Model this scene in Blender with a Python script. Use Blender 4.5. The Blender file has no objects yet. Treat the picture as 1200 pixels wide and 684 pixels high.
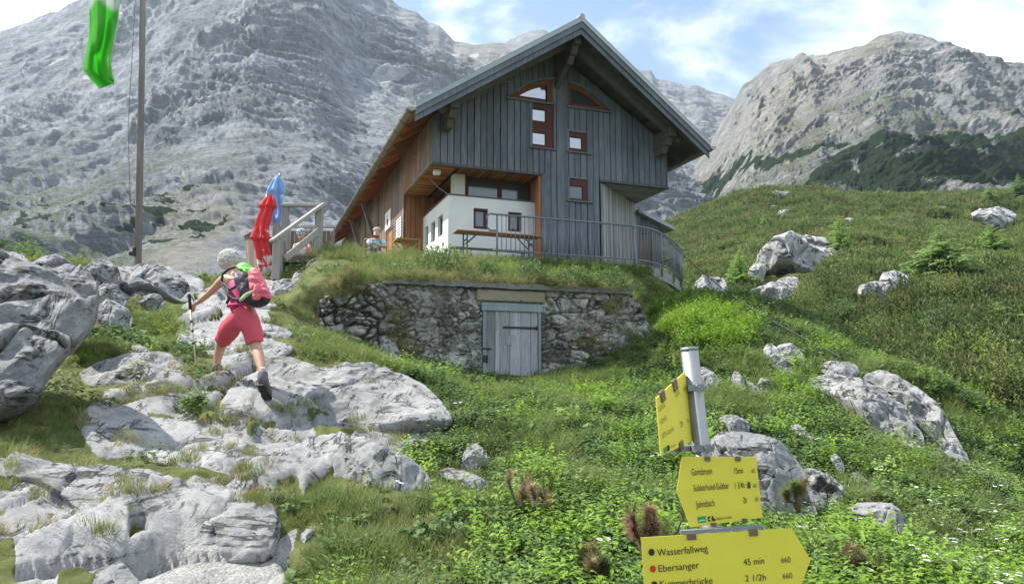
import bpy, bmesh, math, random
import numpy as np
from mathutils import Vector, Matrix

scn = bpy.context.scene
COL = scn.collection
R = math.radians

# ------------------------------------------------------------------ camera
F_PX, TILT = 858.0, math.atan(108 / 858.0)
cam_data = bpy.data.cameras.new("camera")
cam_data.sensor_width = 36.0
cam_data.lens = 36.0 * F_PX / 1200.0
cam_data.clip_start = 0.05
cam_data.clip_end = 20000
cam = bpy.data.objects.new("camera", cam_data)
COL.objects.link(cam)
cam.location = (0, 0, 0)
cam.rotation_euler = (math.pi / 2 + TILT, 0, 0)
scn.camera = cam

# ------------------------------------------------------------------ light
SUN_EL, SUN_AZ = R(53), R(-80)          # azimuth measured from +Y towards +X
sun_dir = Vector((math.sin(SUN_AZ) * math.cos(SUN_EL), math.cos(SUN_AZ) * math.cos(SUN_EL), math.sin(SUN_EL)))
sl = bpy.data.lights.new("sun", 'SUN')
sl.energy = 4.8
sl.angle = R(0.6)
sl.color = (1.0, 0.955, 0.89)
sun = bpy.data.objects.new("sun", sl)
COL.objects.link(sun)
sun.location = sun_dir * 50
sun.rotation_euler = sun_dir.to_track_quat('Z', 'Y').to_euler()

world = bpy.data.worlds.new("World")
scn.world = world
world.use_nodes = True
wn, wl = world.node_tree.nodes, world.node_tree.links
wn.clear()
w_out = wn.new('ShaderNodeOutputWorld')
w_bg = wn.new('ShaderNodeBackground')
w_bg.inputs[1].default_value = 0.15
sky = wn.new('ShaderNodeTexSky')
sky.sky_type = 'NISHITA'
sky.sun_disc = False
sky.sun_elevation = SUN_EL
sky.sun_rotation = SUN_AZ
sky.altitude = 1500
sky.air_density = 1.0
sky.dust_density = 0.6
sky.ozone_density = 1.6
# clouds: noise on the direction projected to a high flat layer
tc = wn.new('ShaderNodeTexCoord')
sep = wn.new('ShaderNodeSeparateXYZ')
wl.new(tc.outputs['Generated'], sep.inputs[0])


def wmath(op, a, b=None, clamp=False):
    n = wn.new('ShaderNodeMath')
    n.operation = op
    n.use_clamp = clamp
    for i, v in enumerate((a, b)):
        if v is None:
            continue
        if hasattr(v, 'links'):
            wl.new(v, n.inputs[i])
        else:
            n.inputs[i].default_value = v
    return n.outputs[0]


zc = wmath('ADD', wmath('MAXIMUM', sep.outputs[2], 0.0), 0.22)
comb = wn.new('ShaderNodeCombineXYZ')
wl.new(wmath('DIVIDE', sep.outputs[0], zc), comb.inputs[0])
wl.new(wmath('DIVIDE', sep.outputs[1], zc), comb.inputs[1])
comb.inputs[2].default_value = 3.1
cn = wn.new('ShaderNodeTexNoise')
cn.inputs['Scale'].default_value = 2.7
cn.inputs['Detail'].default_value = 9.0
cn.inputs['Roughness'].default_value = 0.56
cn.inputs['Distortion'].default_value = 0.25
wl.new(comb.outputs[0], cn.inputs['Vector'])
# more cloud to the east (right) and around the sun side (far left)
grad = wmath('MULTIPLY', wmath('ADD', sep.outputs[0], -0.10), 0.62)
grad2 = wmath('MULTIPLY', wmath('MAXIMUM', wmath('SUBTRACT', -0.32, sep.outputs[0]), 0.0), 1.6)
dens = wmath('ADD', wmath('ADD', cn.outputs[0], wmath('MAXIMUM', grad, -0.06)), grad2)
cr = wn.new('ShaderNodeMapRange')
cr.interpolation_type = 'SMOOTHSTEP'
cr.inputs['From Min'].default_value = 0.52
cr.inputs['From Max'].default_value = 0.74
cr.inputs['To Min'].default_value = 0.08      # thin high haze between the clouds
wl.new(dens, cr.inputs['Value'])
cmix = wn.new('ShaderNodeMixRGB')
wl.new(cr.outputs[0], cmix.inputs[0])
wl.new(sky.outputs[0], cmix.inputs[1])
ccol = wn.new('ShaderNodeMixRGB')
wl.new(wmath('MULTIPLY', wmath('SUBTRACT', cn.outputs[0], 0.42), 3.2, True), ccol.inputs[0])
ccol.inputs[1].default_value = (4.3, 4.75, 5.3, 1)
ccol.inputs[2].default_value = (6.6, 6.75, 6.9, 1)
wl.new(ccol.outputs[0], cmix.inputs[2])
wl.new(cmix.outputs[0], w_bg.inputs[0])
wl.new(w_bg.outputs[0], w_out.inputs[0])

scn.view_settings.view_transform = 'Standard'
scn.view_settings.look = 'None'
scn.view_settings.gamma = 1
scn.view_settings.use_curve_mapping = False
scn.view_settings.exposure = 0.90
scn.render.film_transparent = False
scn.cycles.use_denoising = True
scn.cycles.max_bounces = 6
scn.cycles.diffuse_bounces = 3
scn.cycles.glossy_bounces = 3
scn.cycles.transmission_bounces = 4
scn.cycles.transparent_max_bounces = 8
scn.cycles.volume_bounces = 0
scn.cycles.use_adaptive_sampling = True
scn.cycles.adaptive_threshold = 0.008

# ------------------------------------------------------------------ measuring helpers
CT, ST = math.cos(TILT), math.sin(TILT)


def ray(u, v):
    """direction through a point of the 1200 x 684 photograph"""
    a, b = (u - 600) / F_PX, (342 - v) / F_PX
    return np.array([a, CT - b * ST, ST + b * CT])


def at(u, v, D):
    r = ray(u, v)
    return r * (D / r[1])


def project(p):
    p = np.asarray(p, float)
    f = p[..., 1] * CT + p[..., 2] * ST
    up = -p[..., 1] * ST + p[..., 2] * CT
    f = np.where(np.abs(f) < 1e-6, 1e-6, f)
    return 600 + F_PX * p[..., 0] / f, 342 - F_PX * up / f


HA = math.atan(318 / 858 * CT)           # the hut is turned by this angle
UX = np.array([math.cos(HA), math.sin(HA), 0.0])
UY = np.array([-math.sin(HA), math.cos(HA), 0.0])
HO = at(507, 190.4, 20.0)
HO[2] = 0


def loc(p):
    q = np.asarray(p, float) - HO
    return np.stack([q @ UX, q @ UY, q[..., 2]], -1)


def wor(x, y, z):
    return HO + UX * x + UY * y + np.array([0, 0, z])


def on_y(u, v, c):
    r = ray(u, v)
    return loc(r * ((HO @ UY + c) / (r @ UY)))


def on_x(u, v, c):
    r = ray(u, v)
    return loc(r * ((HO @ UX + c) / (r @ UX)))


# ------------------------------------------------------------------ noise
_rng = np.random.RandomState(7)
_perm = _rng.permutation(256)
_perm = np.concatenate([_perm, _perm, _perm])
_g = _rng.normal(size=(256, 3))
_g /= np.linalg.norm(_g, axis=1)[:, None]


def perlin(p):
    p = np.asarray(p, float)
    i = np.floor(p).astype(int)
    f = p - i
    w = f * f * f * (f * (f * 6 - 15) + 10)
    i &= 255
    out = 0
    for dx in (0, 1):
        wx = w[:, 0] if dx else 1 - w[:, 0]
        for dy in (0, 1):
            wy = w[:, 1] if dy else 1 - w[:, 1]
            for dz in (0, 1):
                wz = w[:, 2] if dz else 1 - w[:, 2]
                h = _perm[_perm[_perm[i[:, 0] + dx & 255] + i[:, 1] + dy & 255] + i[:, 2] + dz & 255]
                g = _g[h]
                d = g[:, 0] * (f[:, 0] - dx) + g[:, 1] * (f[:, 1] - dy) + g[:, 2] * (f[:, 2] - dz)
                out = out + wx * wy * wz * d
    return out * 1.5


def fbm(p, o=4, lac=2.03, gain=0.5):
    p = np.asarray(p, float)
    a, s, t = 1.0, 0.0, 0.0
    for k in range(o):
        s = s + a * perlin(p + 17.3 * k)
        t += a
        p = p * lac
        a *= gain
    return s / t


def ridged(p, o=4, lac=2.07, gain=0.5):
    p = np.asarray(p, float)
    a, s, t = 1.0, 0.0, 0.0
    for k in range(o):
        s = s + a * (1 - 2 * np.abs(perlin(p + 31.7 * k)))
        t += a
        p = p * lac
        a *= gain
    return s / t


def sstep(a, b, x):
    t = np.clip((np.asarray(x, float) - a) / (b - a), 0, 1)
    return t * t * (3 - 2 * t)


def cells(p, seed=0, jit=0.9):
    """2-D cellular noise: F1, F2, id of the nearest cell, vector to its centre"""
    p = np.asarray(p, float)
    i = np.floor(p).astype(int)
    n = len(p)
    f1 = np.full(n, 9.0)
    f2 = np.full(n, 9.0)
    cid = np.zeros(n, int)
    vec = np.zeros((n, 2))
    for dx in (-1, 0, 1):
        for dy in (-1, 0, 1):
            c = i + (dx, dy)
            h = _perm[(_perm[(c[:, 0] + seed) & 255] + c[:, 1]) & 255]
            h2 = _perm[h + 37]
            q = c + 0.5 + jit * (np.stack([h, h2], 1) / 255.0 - 0.5)
            v = q - p
            d = np.hypot(v[:, 0], v[:, 1])
            m = d < f1
            f2 = np.where(m, f1, np.minimum(f2, d))
            cid = np.where(m, _perm[h + 91] * 256 + h2, cid)
            vec[m] = v[m]
            f1 = np.where(m, d, f1)
    return f1, f2, cid, vec


def in_poly(u, v, poly):
    poly = np.asarray(poly, float)
    inside = np.zeros(np.shape(u), bool)
    n = len(poly)
    for k in range(n):
        x0, y0 = poly[k]
        x1, y1 = poly[(k + 1) % n]
        c = ((y0 > v) != (y1 > v)) & (u < (x1 - x0) * (v - y0) / (y1 - y0 + 1e-12) + x0)
        inside ^= c
    return inside


def poly_dist(u, v, poly):
    """signed distance to a polygon's edge, positive inside"""
    poly = np.asarray(poly, float)
    d = np.full(np.shape(u), 1e9)
    n = len(poly)
    for k in range(n):
        a, b = poly[k], poly[(k + 1) % n]
        e = b - a
        t = np.clip(((u - a[0]) * e[0] + (v - a[1]) * e[1]) / (e @ e + 1e-12), 0, 1)
        d = np.minimum(d, np.hypot(u - a[0] - t * e[0], v - a[1] - t * e[1]))
    return np.where(in_poly(u, v, poly), d, -d)


class TPS:
    def __init__(self, pts, lam=0.02, scale=10.0):
        pts = np.asarray(pts, float)
        self.s = scale
        self.c = pts[:, :2] / scale
        n = len(pts)
        K = self.k(self.c, self.c) + lam * np.eye(n)
        Pm = np.hstack([np.ones((n, 1)), self.c])
        M = np.zeros((n + 3, n + 3))
        M[:n, :n] = K
        M[:n, n:] = Pm
        M[n:, :n] = Pm.T
        self.w = np.linalg.solve(M, np.concatenate([pts[:, 2], np.zeros(3)]))

    @staticmethod
    def k(a, b):
        d2 = ((a[:, None, :] - b[None]) ** 2).sum(-1)
        return 0.5 * d2 * np.log(d2 + 1e-12)

    def __call__(self, x, y):
        sh = np.shape(x)
        q = np.stack([np.ravel(x), np.ravel(y)], 1) / self.s
        out = np.empty(len(q))
        for a in range(0, len(q), 40000):
            b = q[a:a + 40000]
            out[a:a + 40000] = self.k(b, self.c) @ self.w[:-3] + self.w[-3] + b @ self.w[-2:]
        return out.reshape(sh)


# ------------------------------------------------------------------ object helpers
def tag(o, label=None, cat=None, group=None, kind=None):
    if label:
        o['label'] = label
    if cat:
        o['category'] = cat
    if group:
        o['group'] = group
    if kind:
        o['kind'] = kind
    return o


def empty(name, l, rz=0.0):
    o = bpy.data.objects.new(name, None)
    o.empty_display_size = 0.2
    COL.objects.link(o)
    o.location = [float(c) for c in l]
    o.rotation_euler = (0, 0, rz)
    return o


def mesh_obj(name, verts, faces, mat=None, parent=None, smooth=False, attrs=None, off=None, link=True):
    verts = np.asarray(verts, float)
    if off is not None:
        verts = verts - np.asarray(off, float)
    me = bpy.data.meshes.new(name)
    if isinstance(faces, np.ndarray) and faces.ndim == 2:
        k = faces.shape[1]
        me.vertices.add(len(verts))
        me.vertices.foreach_set('co', verts.astype(np.float32).ravel())
        me.loops.add(faces.size)
        me.loops.foreach_set('vertex_index', faces.astype(np.int32).ravel())
        me.polygons.add(len(faces))
        me.polygons.foreach_set('loop_start', np.arange(0, faces.size, k, dtype=np.int32))
        me.update(calc_edges=True)
        me.validate()
    else:
        me.from_pydata([tuple(v) for v in verts], [], [tuple(int(i) for i in f) for f in faces])
        me.update()
    if smooth:
        me.polygons.foreach_set('use_smooth', np.ones(len(me.polygons), bool))
    for nm, val in (attrs or {}).items():
        a = me.attributes.new(nm, 'FLOAT', 'POINT')
        a.data.foreach_set('value', np.asarray(val, np.float32))
    if mat:
        me.materials.append(mat)
    o = bpy.data.objects.new(name, me)
    if link:
        COL.objects.link(o)
    if parent:
        o.parent = parent
    return o


def grid_faces(nr, nc, wrap=False):
    r = np.arange(nr - 1)[:, None]
    c = np.arange(nc if wrap else nc - 1)[None]
    c2 = (c + 1) % nc
    a = r * nc + c
    return np.stack([a, r * nc + c2, (r + 1) * nc + c2, (r + 1) * nc + c], -1).reshape(-1, 4)


class MB:
    """collects boxes, bars and tubes and links them as one mesh object"""

    def __init__(self):
        self.v, self.f, self.t, self.n = [], [], [], 0

    def add(self, v, f, tint=0.5):
        v = np.asarray(v, float)
        self.v.append(v)
        self.f += [[int(i) + self.n for i in q] for q in f]
        self.t.append(np.full(len(v), tint))
        self.n += len(v)
        return self

    def box(self, x0, x1, y0, y1, z0, z1, tint=0.5):
        v = [(x, y, z) for z in (z0, z1) for y in (y0, y1) for x in (x0, x1)]
        return self.add(v, [(0, 2, 3, 1), (4, 5, 7, 6), (0, 1, 5, 4), (2, 6, 7, 3), (0, 4, 6, 2), (1, 3, 7, 5)], tint)

    def prism(self, poly, d, tint=0.5):
        """poly: planar 3-D polygon, d: extrusion vector"""
        p = np.asarray(poly, float)
        n = len(p)
        v = np.vstack([p, p + np.asarray(d, float)])
        f = [list(range(n))[::-1], list(range(n, 2 * n))] + [(k, (k + 1) % n, n + (k + 1) % n, n + k) for k in range(n)]
        return self.add(v, f, tint)

    def bar(self, a, b, w, h, up=(0, 0, 1), tint=0.5):
        a, b = np.asarray(a, float), np.asarray(b, float)
        d = b - a
        d = d / np.linalg.norm(d)
        s = np.cross(d, up)
        if np.linalg.norm(s) < 1e-4:
            s = np.cross(d, (0, 1, 0))
        s /= np.linalg.norm(s)
        t = np.cross(s, d)
        q = [a + s * (w / 2 * i) + t * (h / 2 * j) for i, j in ((-1, -1), (1, -1), (1, 1), (-1, 1))]
        return self.prism(q, b - a, tint)

    def tube(self, pts, r, n=8, cap=True, tint=0.5):
        pts = np.asarray(pts, float)
        m = len(pts)
        rr = np.broadcast_to(np.asarray(r, float), (m,))
        tan = np.gradient(pts, axis=0)
        tan /= np.linalg.norm(tan, axis=1)[:, None] + 1e-12
        ref = np.array([0, 0, 1.0]) if abs(tan[0][2]) < 0.9 else np.array([1.0, 0, 0])
        v = []
        for k in range(m):
            s = np.cross(tan[k], ref)
            s /= np.linalg.norm(s) + 1e-12
            t = np.cross(s, tan[k])
            ref = t if k == 0 else ref
            for j in range(n):
                a = 2 * math.pi * j / n
                v.append(pts[k] + rr[k] * (math.cos(a) * s + math.sin(a) * t))
        f = [(k * n + j, k * n + (j + 1) % n, (k + 1) * n + (j + 1) % n, (k + 1) * n + j) for k in range(m - 1) for j in range(n)]
        if cap:
            f += [list(range(n))[::-1], list(range((m - 1) * n, m * n))]
        return self.add(v, f, tint)

    def build(self, name, mat, parent=None, smooth=False, off=None, bevel=0.0, link=True):
        o = mesh_obj(name, np.vstack(self.v), self.f, mat, parent, smooth, {'tint': np.concatenate(self.t)}, off, link)
        bm = bmesh.new()
        bm.from_mesh(o.data)
        bmesh.ops.recalc_face_normals(bm, faces=bm.faces)
        bm.to_mesh(o.data)
        bm.free()
        if bevel:
            m = o.modifiers.new("bevel", 'BEVEL')
            m.width = bevel
            m.segments = 1
            m.limit_method = 'ANGLE'
        return o


# ------------------------------------------------------------------ materials
class NT:
    """small node-tree writer"""

    def __init__(self, name):
        self.m = bpy.data.materials.new(name)
        self.m.use_nodes = True
        self.t = self.m.node_tree
        self.N, self.L = self.t.nodes, self.t.links
        self.b = self.N['Principled BSDF']

    def set(self, sock, v):
        if hasattr(v, 'links') and hasattr(v, 'is_output'):
            self.L.new(v, sock)
        elif isinstance(v, (tuple, list)) and len(v) == 3 and sock.type == 'RGBA':
            sock.default_value = (*v, 1)
        else:
            sock.default_value = v

    def node(self, typ, out=0, props=None, **ins):
        n = self.N.new(typ)
        for k, v in (props or {}).items():
            setattr(n, k, v)
        for k, v in ins.items():
            self.set(n.inputs[k.replace('_', ' ')] if not k.startswith('i') or not k[1:].isdigit() else n.inputs[int(k[1:])], v)
        return n.outputs[out]

    def math(self, op, a, b=0.0, clamp=False):
        return self.node('ShaderNodeMath', 0, {'operation': op, 'use_clamp': clamp}, i0=a, i1=b)

    def mix(self, f, a, b, mode='MIX'):
        return self.node('ShaderNodeMixRGB', 0, {'blend_type': mode}, i0=f, i1=a, i2=b)

    def noise(self, vec, scale, detail=4.0, rough=0.55, dist=0.0):
        return self.node('ShaderNodeTexNoise', 0, Vector=vec, Scale=scale, Detail=detail, Roughness=rough, Distortion=dist)

    def voro(self, vec, scale, feature='F1', out=0):
        return self.node('ShaderNodeTexVoronoi', out, {'feature': feature}, Vector=vec, Scale=scale)

    def ramp(self, v, a, b, lo=0.0, hi=1.0, smooth=True):
        return self.node('ShaderNodeMapRange', 0, {'interpolation_type': 'SMOOTHSTEP' if smooth else 'LINEAR'}, i0=v, i1=a, i2=b, i3=lo, i4=hi)

    def attr(self, name):
        return self.node('ShaderNodeAttribute', 2, {'attribute_name': name})

    def pos(self, scale=(1, 1, 1), obj=False, rot=(0, 0, 0)):
        p = self.node('ShaderNodeTexCoord', 3) if obj else self.node('ShaderNodeNewGeometry', 0)
        n = self.N.new('ShaderNodeMapping')
        self.L.new(p, n.inputs[0])
        n.inputs['Scale'].default_value = scale
        n.inputs['Rotation'].default_value = rot
        return n.outputs[0]

    def bump(self, h, strength=0.5, dist=0.02, normal=None):
        n = self.N.new('ShaderNodeBump')
        n.inputs['Strength'].default_value = strength
        n.inputs['Distance'].default_value = dist
        self.L.new(h, n.inputs['Height'])
        if normal is not None:
            self.L.new(normal, n.inputs['Normal'])
        return n.outputs[0]

    def done(self, color, rough=0.8, normal=None, metal=0.0, spec=None):
        self.set(self.b.inputs['Base Color'], color)
        self.set(self.b.inputs['Roughness'], rough)
        self.set(self.b.inputs['Metallic'], metal)
        if spec is not None:
            self.b.inputs['Specular IOR Level'].default_value = spec
        if normal is not None:
            self.L.new(normal, self.b.inputs['Normal'])
        return self.m


def mat_plain(name, col, rough=0.7, metal=0.0, var=0.15, scale=8.0, bump=0.0):
    t = NT(name)
    p = t.pos(obj=True)
    n = t.noise(p, scale, 5, 0.6)
    c = t.mix(t.math('MULTIPLY', n, 1.0), tuple(x * (1 - var) for x in col), tuple(min(1, x * (1 + var)) for x in col))
    nr = t.bump(t.noise(p, scale * 6, 4), bump, 0.01) if bump else None
    return t.done(c, rough, nr, metal)


def mat_wood(name, dark, light, tintamt=0.35, grain=(14, 14, 0.7), rough=0.85, rot=(0, 0, 0), bounce_tone=None):
    t = NT(name)
    p = t.pos(grain, obj=True, rot=rot)
    n = t.noise(p, 3.0, 6, 0.65, 0.4)
    n2 = t.noise(t.pos((0.6, 0.6, 0.35), obj=True), 1.3, 4)
    f = t.ramp(t.math('ADD', t.math('MULTIPLY', n, 0.75), t.math('MULTIPLY', n2, 0.35)), 0.3, 0.8)
    c = t.mix(f, dark, light)
    tt = t.math('SUBTRACT', t.attr('tint'), 0.5)
    c = t.node('ShaderNodeHueSaturation', 0, Color=c, Value=t.math('ADD', 1.0, t.math('MULTIPLY', tt, 2 * tintamt)))
    if bounce_tone:
        c = t.mix(t.ramp(t.noise(t.pos((1.2, 1.2, 0.5), obj=True), 0.9, 3), 0.45, 0.7), c, bounce_tone)
    return t.done(c, rough, t.bump(n, 0.35, 0.006))


def mat_leaf(name, cols, trans=0.35, rough=0.55, hue=0.03):
    """foliage: colour varies with each instance and along the tint attribute"""
    t = NT(name)
    rnd = t.node('ShaderNodeObjectInfo', 5)
    big = t.noise(t.pos(), 0.55, 3)
    f = t.math('ADD', t.math('MULTIPLY', rnd, 0.6), t.math('MULTIPLY', t.ramp(big, 0.3, 0.7), 0.4))
    cr = t.N.new('ShaderNodeValToRGB')
    e = cr.color_ramp.elements
    while len(e) < len(cols):
        e.new(0.5)
    for k, c in enumerate(cols):
        e[k].position = k / (len(cols) - 1)
        e[k].color = (*c, 1)
    t.L.new(f, cr.inputs[0])
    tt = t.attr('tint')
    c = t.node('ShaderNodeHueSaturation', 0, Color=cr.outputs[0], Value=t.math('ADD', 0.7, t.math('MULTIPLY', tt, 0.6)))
    t.set(t.b.inputs['Base Color'], c)
    t.b.inputs['Roughness'].default_value = rough
    t.b.inputs['Specular IOR Level'].default_value = 0.25
    tr = t.N.new('ShaderNodeBsdfTranslucent')
    t.L.new(c, tr.inputs[0])
    mx = t.N.new('ShaderNodeMixShader')
    mx.inputs[0].default_value = trans
    t.L.new(t.b.outputs[0], mx.inputs[1])
    t.L.new(tr.outputs[0], mx.inputs[2])
    t.L.new(mx.outputs[0], t.N['Material Output'].inputs[0])
    return t.m


def rock_color(t, p, s=1.0, light=(0.46, 0.46, 0.45), mid=(0.33, 0.33, 0.33), dark=(0.09, 0.09, 0.09), lich=0.5):
    n1 = t.noise(p, 0.8 * s, 8, 0.66, 0.3)
    n2 = t.noise(p, 5.5 * s, 8, 0.74)
    c = t.mix(t.ramp(n1, 0.36, 0.62), mid, light)
    c = t.mix(t.math('MULTIPLY', t.ramp(n2, 0.50, 0.70), 0.7), c, tuple(x * 0.60 for x in mid))
    n3 = t.noise(p, 24 * s, 7, 0.8)
    c = t.mix(t.math('MULTIPLY', t.ramp(n3, 0.54, 0.68), 0.75 * lich), c, dark)
    c = t.mix(t.math('MULTIPLY', t.ramp(n3, 0.46, 0.34), 0.35), c, tuple(min(0.62, x * 1.3) for x in light))
    # fractures: thin broken lines along two joint directions
    ck = None
    for rot, sc, off in (((0.5, 0.3, 0.6), (0.5, 1.0, 3.2), 1.0), ((-0.4, 0.9, -0.5), (2.6, 0.6, 0.9), 1.4)):
        mp = t.N.new('ShaderNodeMapping')
        t.L.new(p, mp.inputs[0])
        mp.inputs['Rotation'].default_value = rot
        mp.inputs['Scale'].default_value = tuple(x * s for x in sc)
        nn = t.noise(mp.outputs[0], 0.9 * off, 7, 0.62, 0.6)
        ln = t.ramp(t.math('ABSOLUTE', t.math('SUBTRACT', nn, 0.5)), 0.004, 0.03, 1.0, 0.0)
        gate = t.ramp(t.noise(p, 1.3 * s * off, 4), 0.51, 0.60)
        ln = t.math('MULTIPLY', ln, gate)
        ck = ln if ck is None else t.math('MAXIMUM', ck, ln)
    c = t.mix(t.math('MULTIPLY', ck, 0.8), c, (0.035, 0.035, 0.03))
    h = t.math('ADD', t.math('MULTIPLY', n2, 0.8), t.math('MULTIPLY', n3, 0.35))
    h = t.math('SUBTRACT', h, t.math('MULTIPLY', ck, 0.7))
    return c, h


def mat_rock(name, s=1.0, light=(0.47, 0.47, 0.46), mid=(0.33, 0.335, 0.335), bump=0.7, bd=0.05, lich=0.6, moss=0.0):
    t = NT(name)
    p = t.pos()
    c, h = rock_color(t, p, s, light, mid, lich=lich)
    if moss:
        nz = t.node('ShaderNodeSeparateXYZ', 2, Vector=t.node('ShaderNodeNewGeometry', 1))
        mm = t.math('MULTIPLY', t.ramp(nz, 0.55, 0.9), t.ramp(t.noise(p, 2.3 * s, 5), 0.5, 0.62))
        c = t.mix(t.math('MULTIPLY', mm, moss), c, (0.085, 0.10, 0.03))
    return t.done(c, 0.9, t.bump(h, bump, bd), spec=0.2)
# ================================================================== the land
# ---- ground control points: photograph point and distance, measured off the picture
GP = [(u, v, d) for u, v, d in [
    (-200, 760, 3.6), (100, 760, 3.6), (400, 760, 3.5), (700, 760, 3.3), (1000, 760, 3.6), (1350, 760, 4.6),
    (-100, 684, 4.1), (0, 684, 4.2), (200, 684, 4.5), (350, 684, 4.6), (500, 684, 4.5), (700, 684, 4.2), (900, 684, 4.5), (1200, 684, 5.8), (1350, 700, 6.0),
    (-100, 600, 5.0), (0, 600, 5.1), (200, 600, 5.5), (400, 600, 5.6), (600, 600, 5.5), (800, 600, 5.8), (1000, 600, 6.8), (1200, 620, 7.4),
    (0, 540, 5.9), (200, 540, 6.4), (400, 540, 6.8), (600, 540, 7.2), (800, 540, 7.6), (1000, 540, 8.6), (1150, 560, 9.4),
    (0, 490, 6.6), (130, 480, 7.3), (300, 470, 7.8), (420, 470, 8.6), (600, 480, 10.0), (760, 480, 10.6), (950, 480, 10.8), (1080, 490, 11.2),
    (60, 430, 8.6), (250, 430, 8.6), (330, 415, 9.8), (450, 430, 11.2), (600, 456, 13.6), (740, 450, 14.0), (850, 440, 13.4), (1000, 445, 13.2), (1080, 445, 13.4),
    (280, 395, 10.6), (400, 400, 12.4), (340, 370, 12.8), (450, 414, 13.7), (395, 385, 13.9), (300, 345, 14.8), (330, 338, 15.8), (300, 322, 17.5),
    (120, 380, 11.0), (180, 360, 12.6), (100, 312, 13.6), (0, 300, 13.0), (-100, 290, 13.0), (200, 322, 14.6), (240, 330, 15.5),
    (775, 405, 15.0), (800, 375, 16.4), (840, 392, 16.0), (900, 408, 15.2), (960, 428, 14.2), (1140, 520, 11.6), (1200, 580, 10.2), (1300, 640, 8.8)]]
gpts = [tuple(at(*g)) for g in GP]
gpts += [(0, 0.5, -1.62), (-3, 0.8, -1.5), (3, 0.8, -1.75), (-6, 1.5, -1.4), (7, 1.0, -2.2), (0, -4, -1.8),
         (-14, 20, 1.0), (-9, 19, 1.4), (-6, 20, 2.6), (-20, 24, -2), (-18, 12, 2.0), (-12, 8, 1.4),
         (0, 17, 0.9), (3, 17.5, 1.2), (-2, 22, 2.6), (2, 26, 2.6), (6, 19, 2.0), (8, 21, 2.1), (9, 24, 1.8), (-10, 30, 1.0),
         (9, 17.5, 0.2), (11, 16, -1.6), (12, 14, -2.6), (12, 11, -3.0), (12, 19, -1.2), (16, 18, -4), (16, 12, -4.4), (14, 24, -1.5),
         (22, 12, -6), (20, 28, -2), (10, 30, 0.5), (0, 34, 1.0)]
g_tps = TPS(gpts, 0.004)

WALL_Y = -5.6                                   # front of the cellar wall, in the hut's axes
WXL, WXR = on_y(380, 345, WALL_Y)[0], on_y(738, 342, WALL_Y)[0]
WZ = on_y(600, 335.5, WALL_Y)[2]                # top of its concrete cap


def terrace_mix(x, y):
    l = loc(np.stack([x, y, np.zeros_like(x)], -1))
    lx, ly = l[..., 0], l[..., 1]
    w = sstep(WALL_Y + 0.15, WALL_Y + 0.5, ly)
    xr = WXR - 0.15 + np.maximum(ly - WALL_Y, 0) * 0.85
    w = w * (1 - sstep(-0.5, 0.5, lx - xr))
    w = w * sstep(-0.8, 0.4, lx - (WXL - 0.35) - 0.12 * np.maximum(ly - WALL_Y, 0))
    zu = np.interp(ly, [WALL_Y, WALL_Y + 0.6, -4.0, -2.5, -1.6, 0, 30], [WZ - 0.05, WZ + 0.05, WZ + 0.42, 2.95, 3.2, 3.3, 3.38])
    # the bank bulges in front of the hut's left corner
    zu = zu + 0.04 * np.exp(-((lx + 0.5) / 1.6) ** 2 - ((ly + 2.2) / 1.0) ** 2)
    return w, zu, lx, ly


def ground_base(x, y):
    z = g_tps(x, y)
    w, zu, lx, ly = terrace_mix(x, y)
    return z + (zu - z) * w


def ground_bumps(x, y):
    p = np.stack([x, y, 0 * x], -1).reshape(-1, 3)
    b = 0.16 * fbm(p * 0.55, 2) + 0.07 * fbm(p * 1.7 + 5, 3)
    return b.reshape(np.shape(x))


_hd = np.geomspace(2.0, 40, 900)


def ground_hit(u, v, lift=0.0):
    r = ray(u, v)
    r = r / r[1]
    pts = r[None] * _hd[:, None]
    below = pts[:, 2] < ground_base(pts[:, 0], pts[:, 1]) + lift
    k = np.argmax(below) if below.any() else len(_hd) - 1
    return float(_hd[k])


ROCKY = [[(85, 500), (120, 455), (195, 440), (215, 412), (205, 390), (225, 350), (262, 330), (330, 325), (325, 345), (312, 380), (325, 405), (350, 425),
          (440, 430), (500, 462), (532, 492), (520, 515), (430, 525), (395, 545), (365, 575), (352, 600), (345, 650), (350, 690), (340, 780), (-300, 780), (-300, 540),
          (0, 535), (60, 548), (110, 545), (100, 520)],
         [(105, 318), (150, 305), (235, 315), (240, 345), (190, 350), (140, 345)],
         [(-60, 290), (30, 300), (70, 330), (60, 380), (-60, 400)]]
GRASSY = [[(100, 535), (165, 532), (225, 548), (300, 562), (240, 570), (150, 558), (90, 548)], [(144, 580), (176, 578), (174, 604), (154, 606)],
          [(146, 626), (172, 628), (176, 648), (148, 652)], [(214, 462), (236, 460), (268, 498), (256, 500), (220, 480)],
          [(0, 577), (60, 592), (118, 606), (114, 614), (55, 602), (0, 586)], [(66, 660), (95, 650), (120, 658), (112, 684), (66, 690)],
          [(-80, 640), (20, 635), (30, 684), (-80, 700)], [(318, 572), (352, 560), (362, 610), (322, 640)],
          [(220, 395), (262, 400), (262, 440), (225, 455), (205, 430)], [(165, 478), (215, 484), (205, 494), (170, 494)],
          [(360, 485), (420, 500), (410, 525), (372, 520)], [(285, 490), (310, 495), (300, 520), (285, 515)]]

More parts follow.
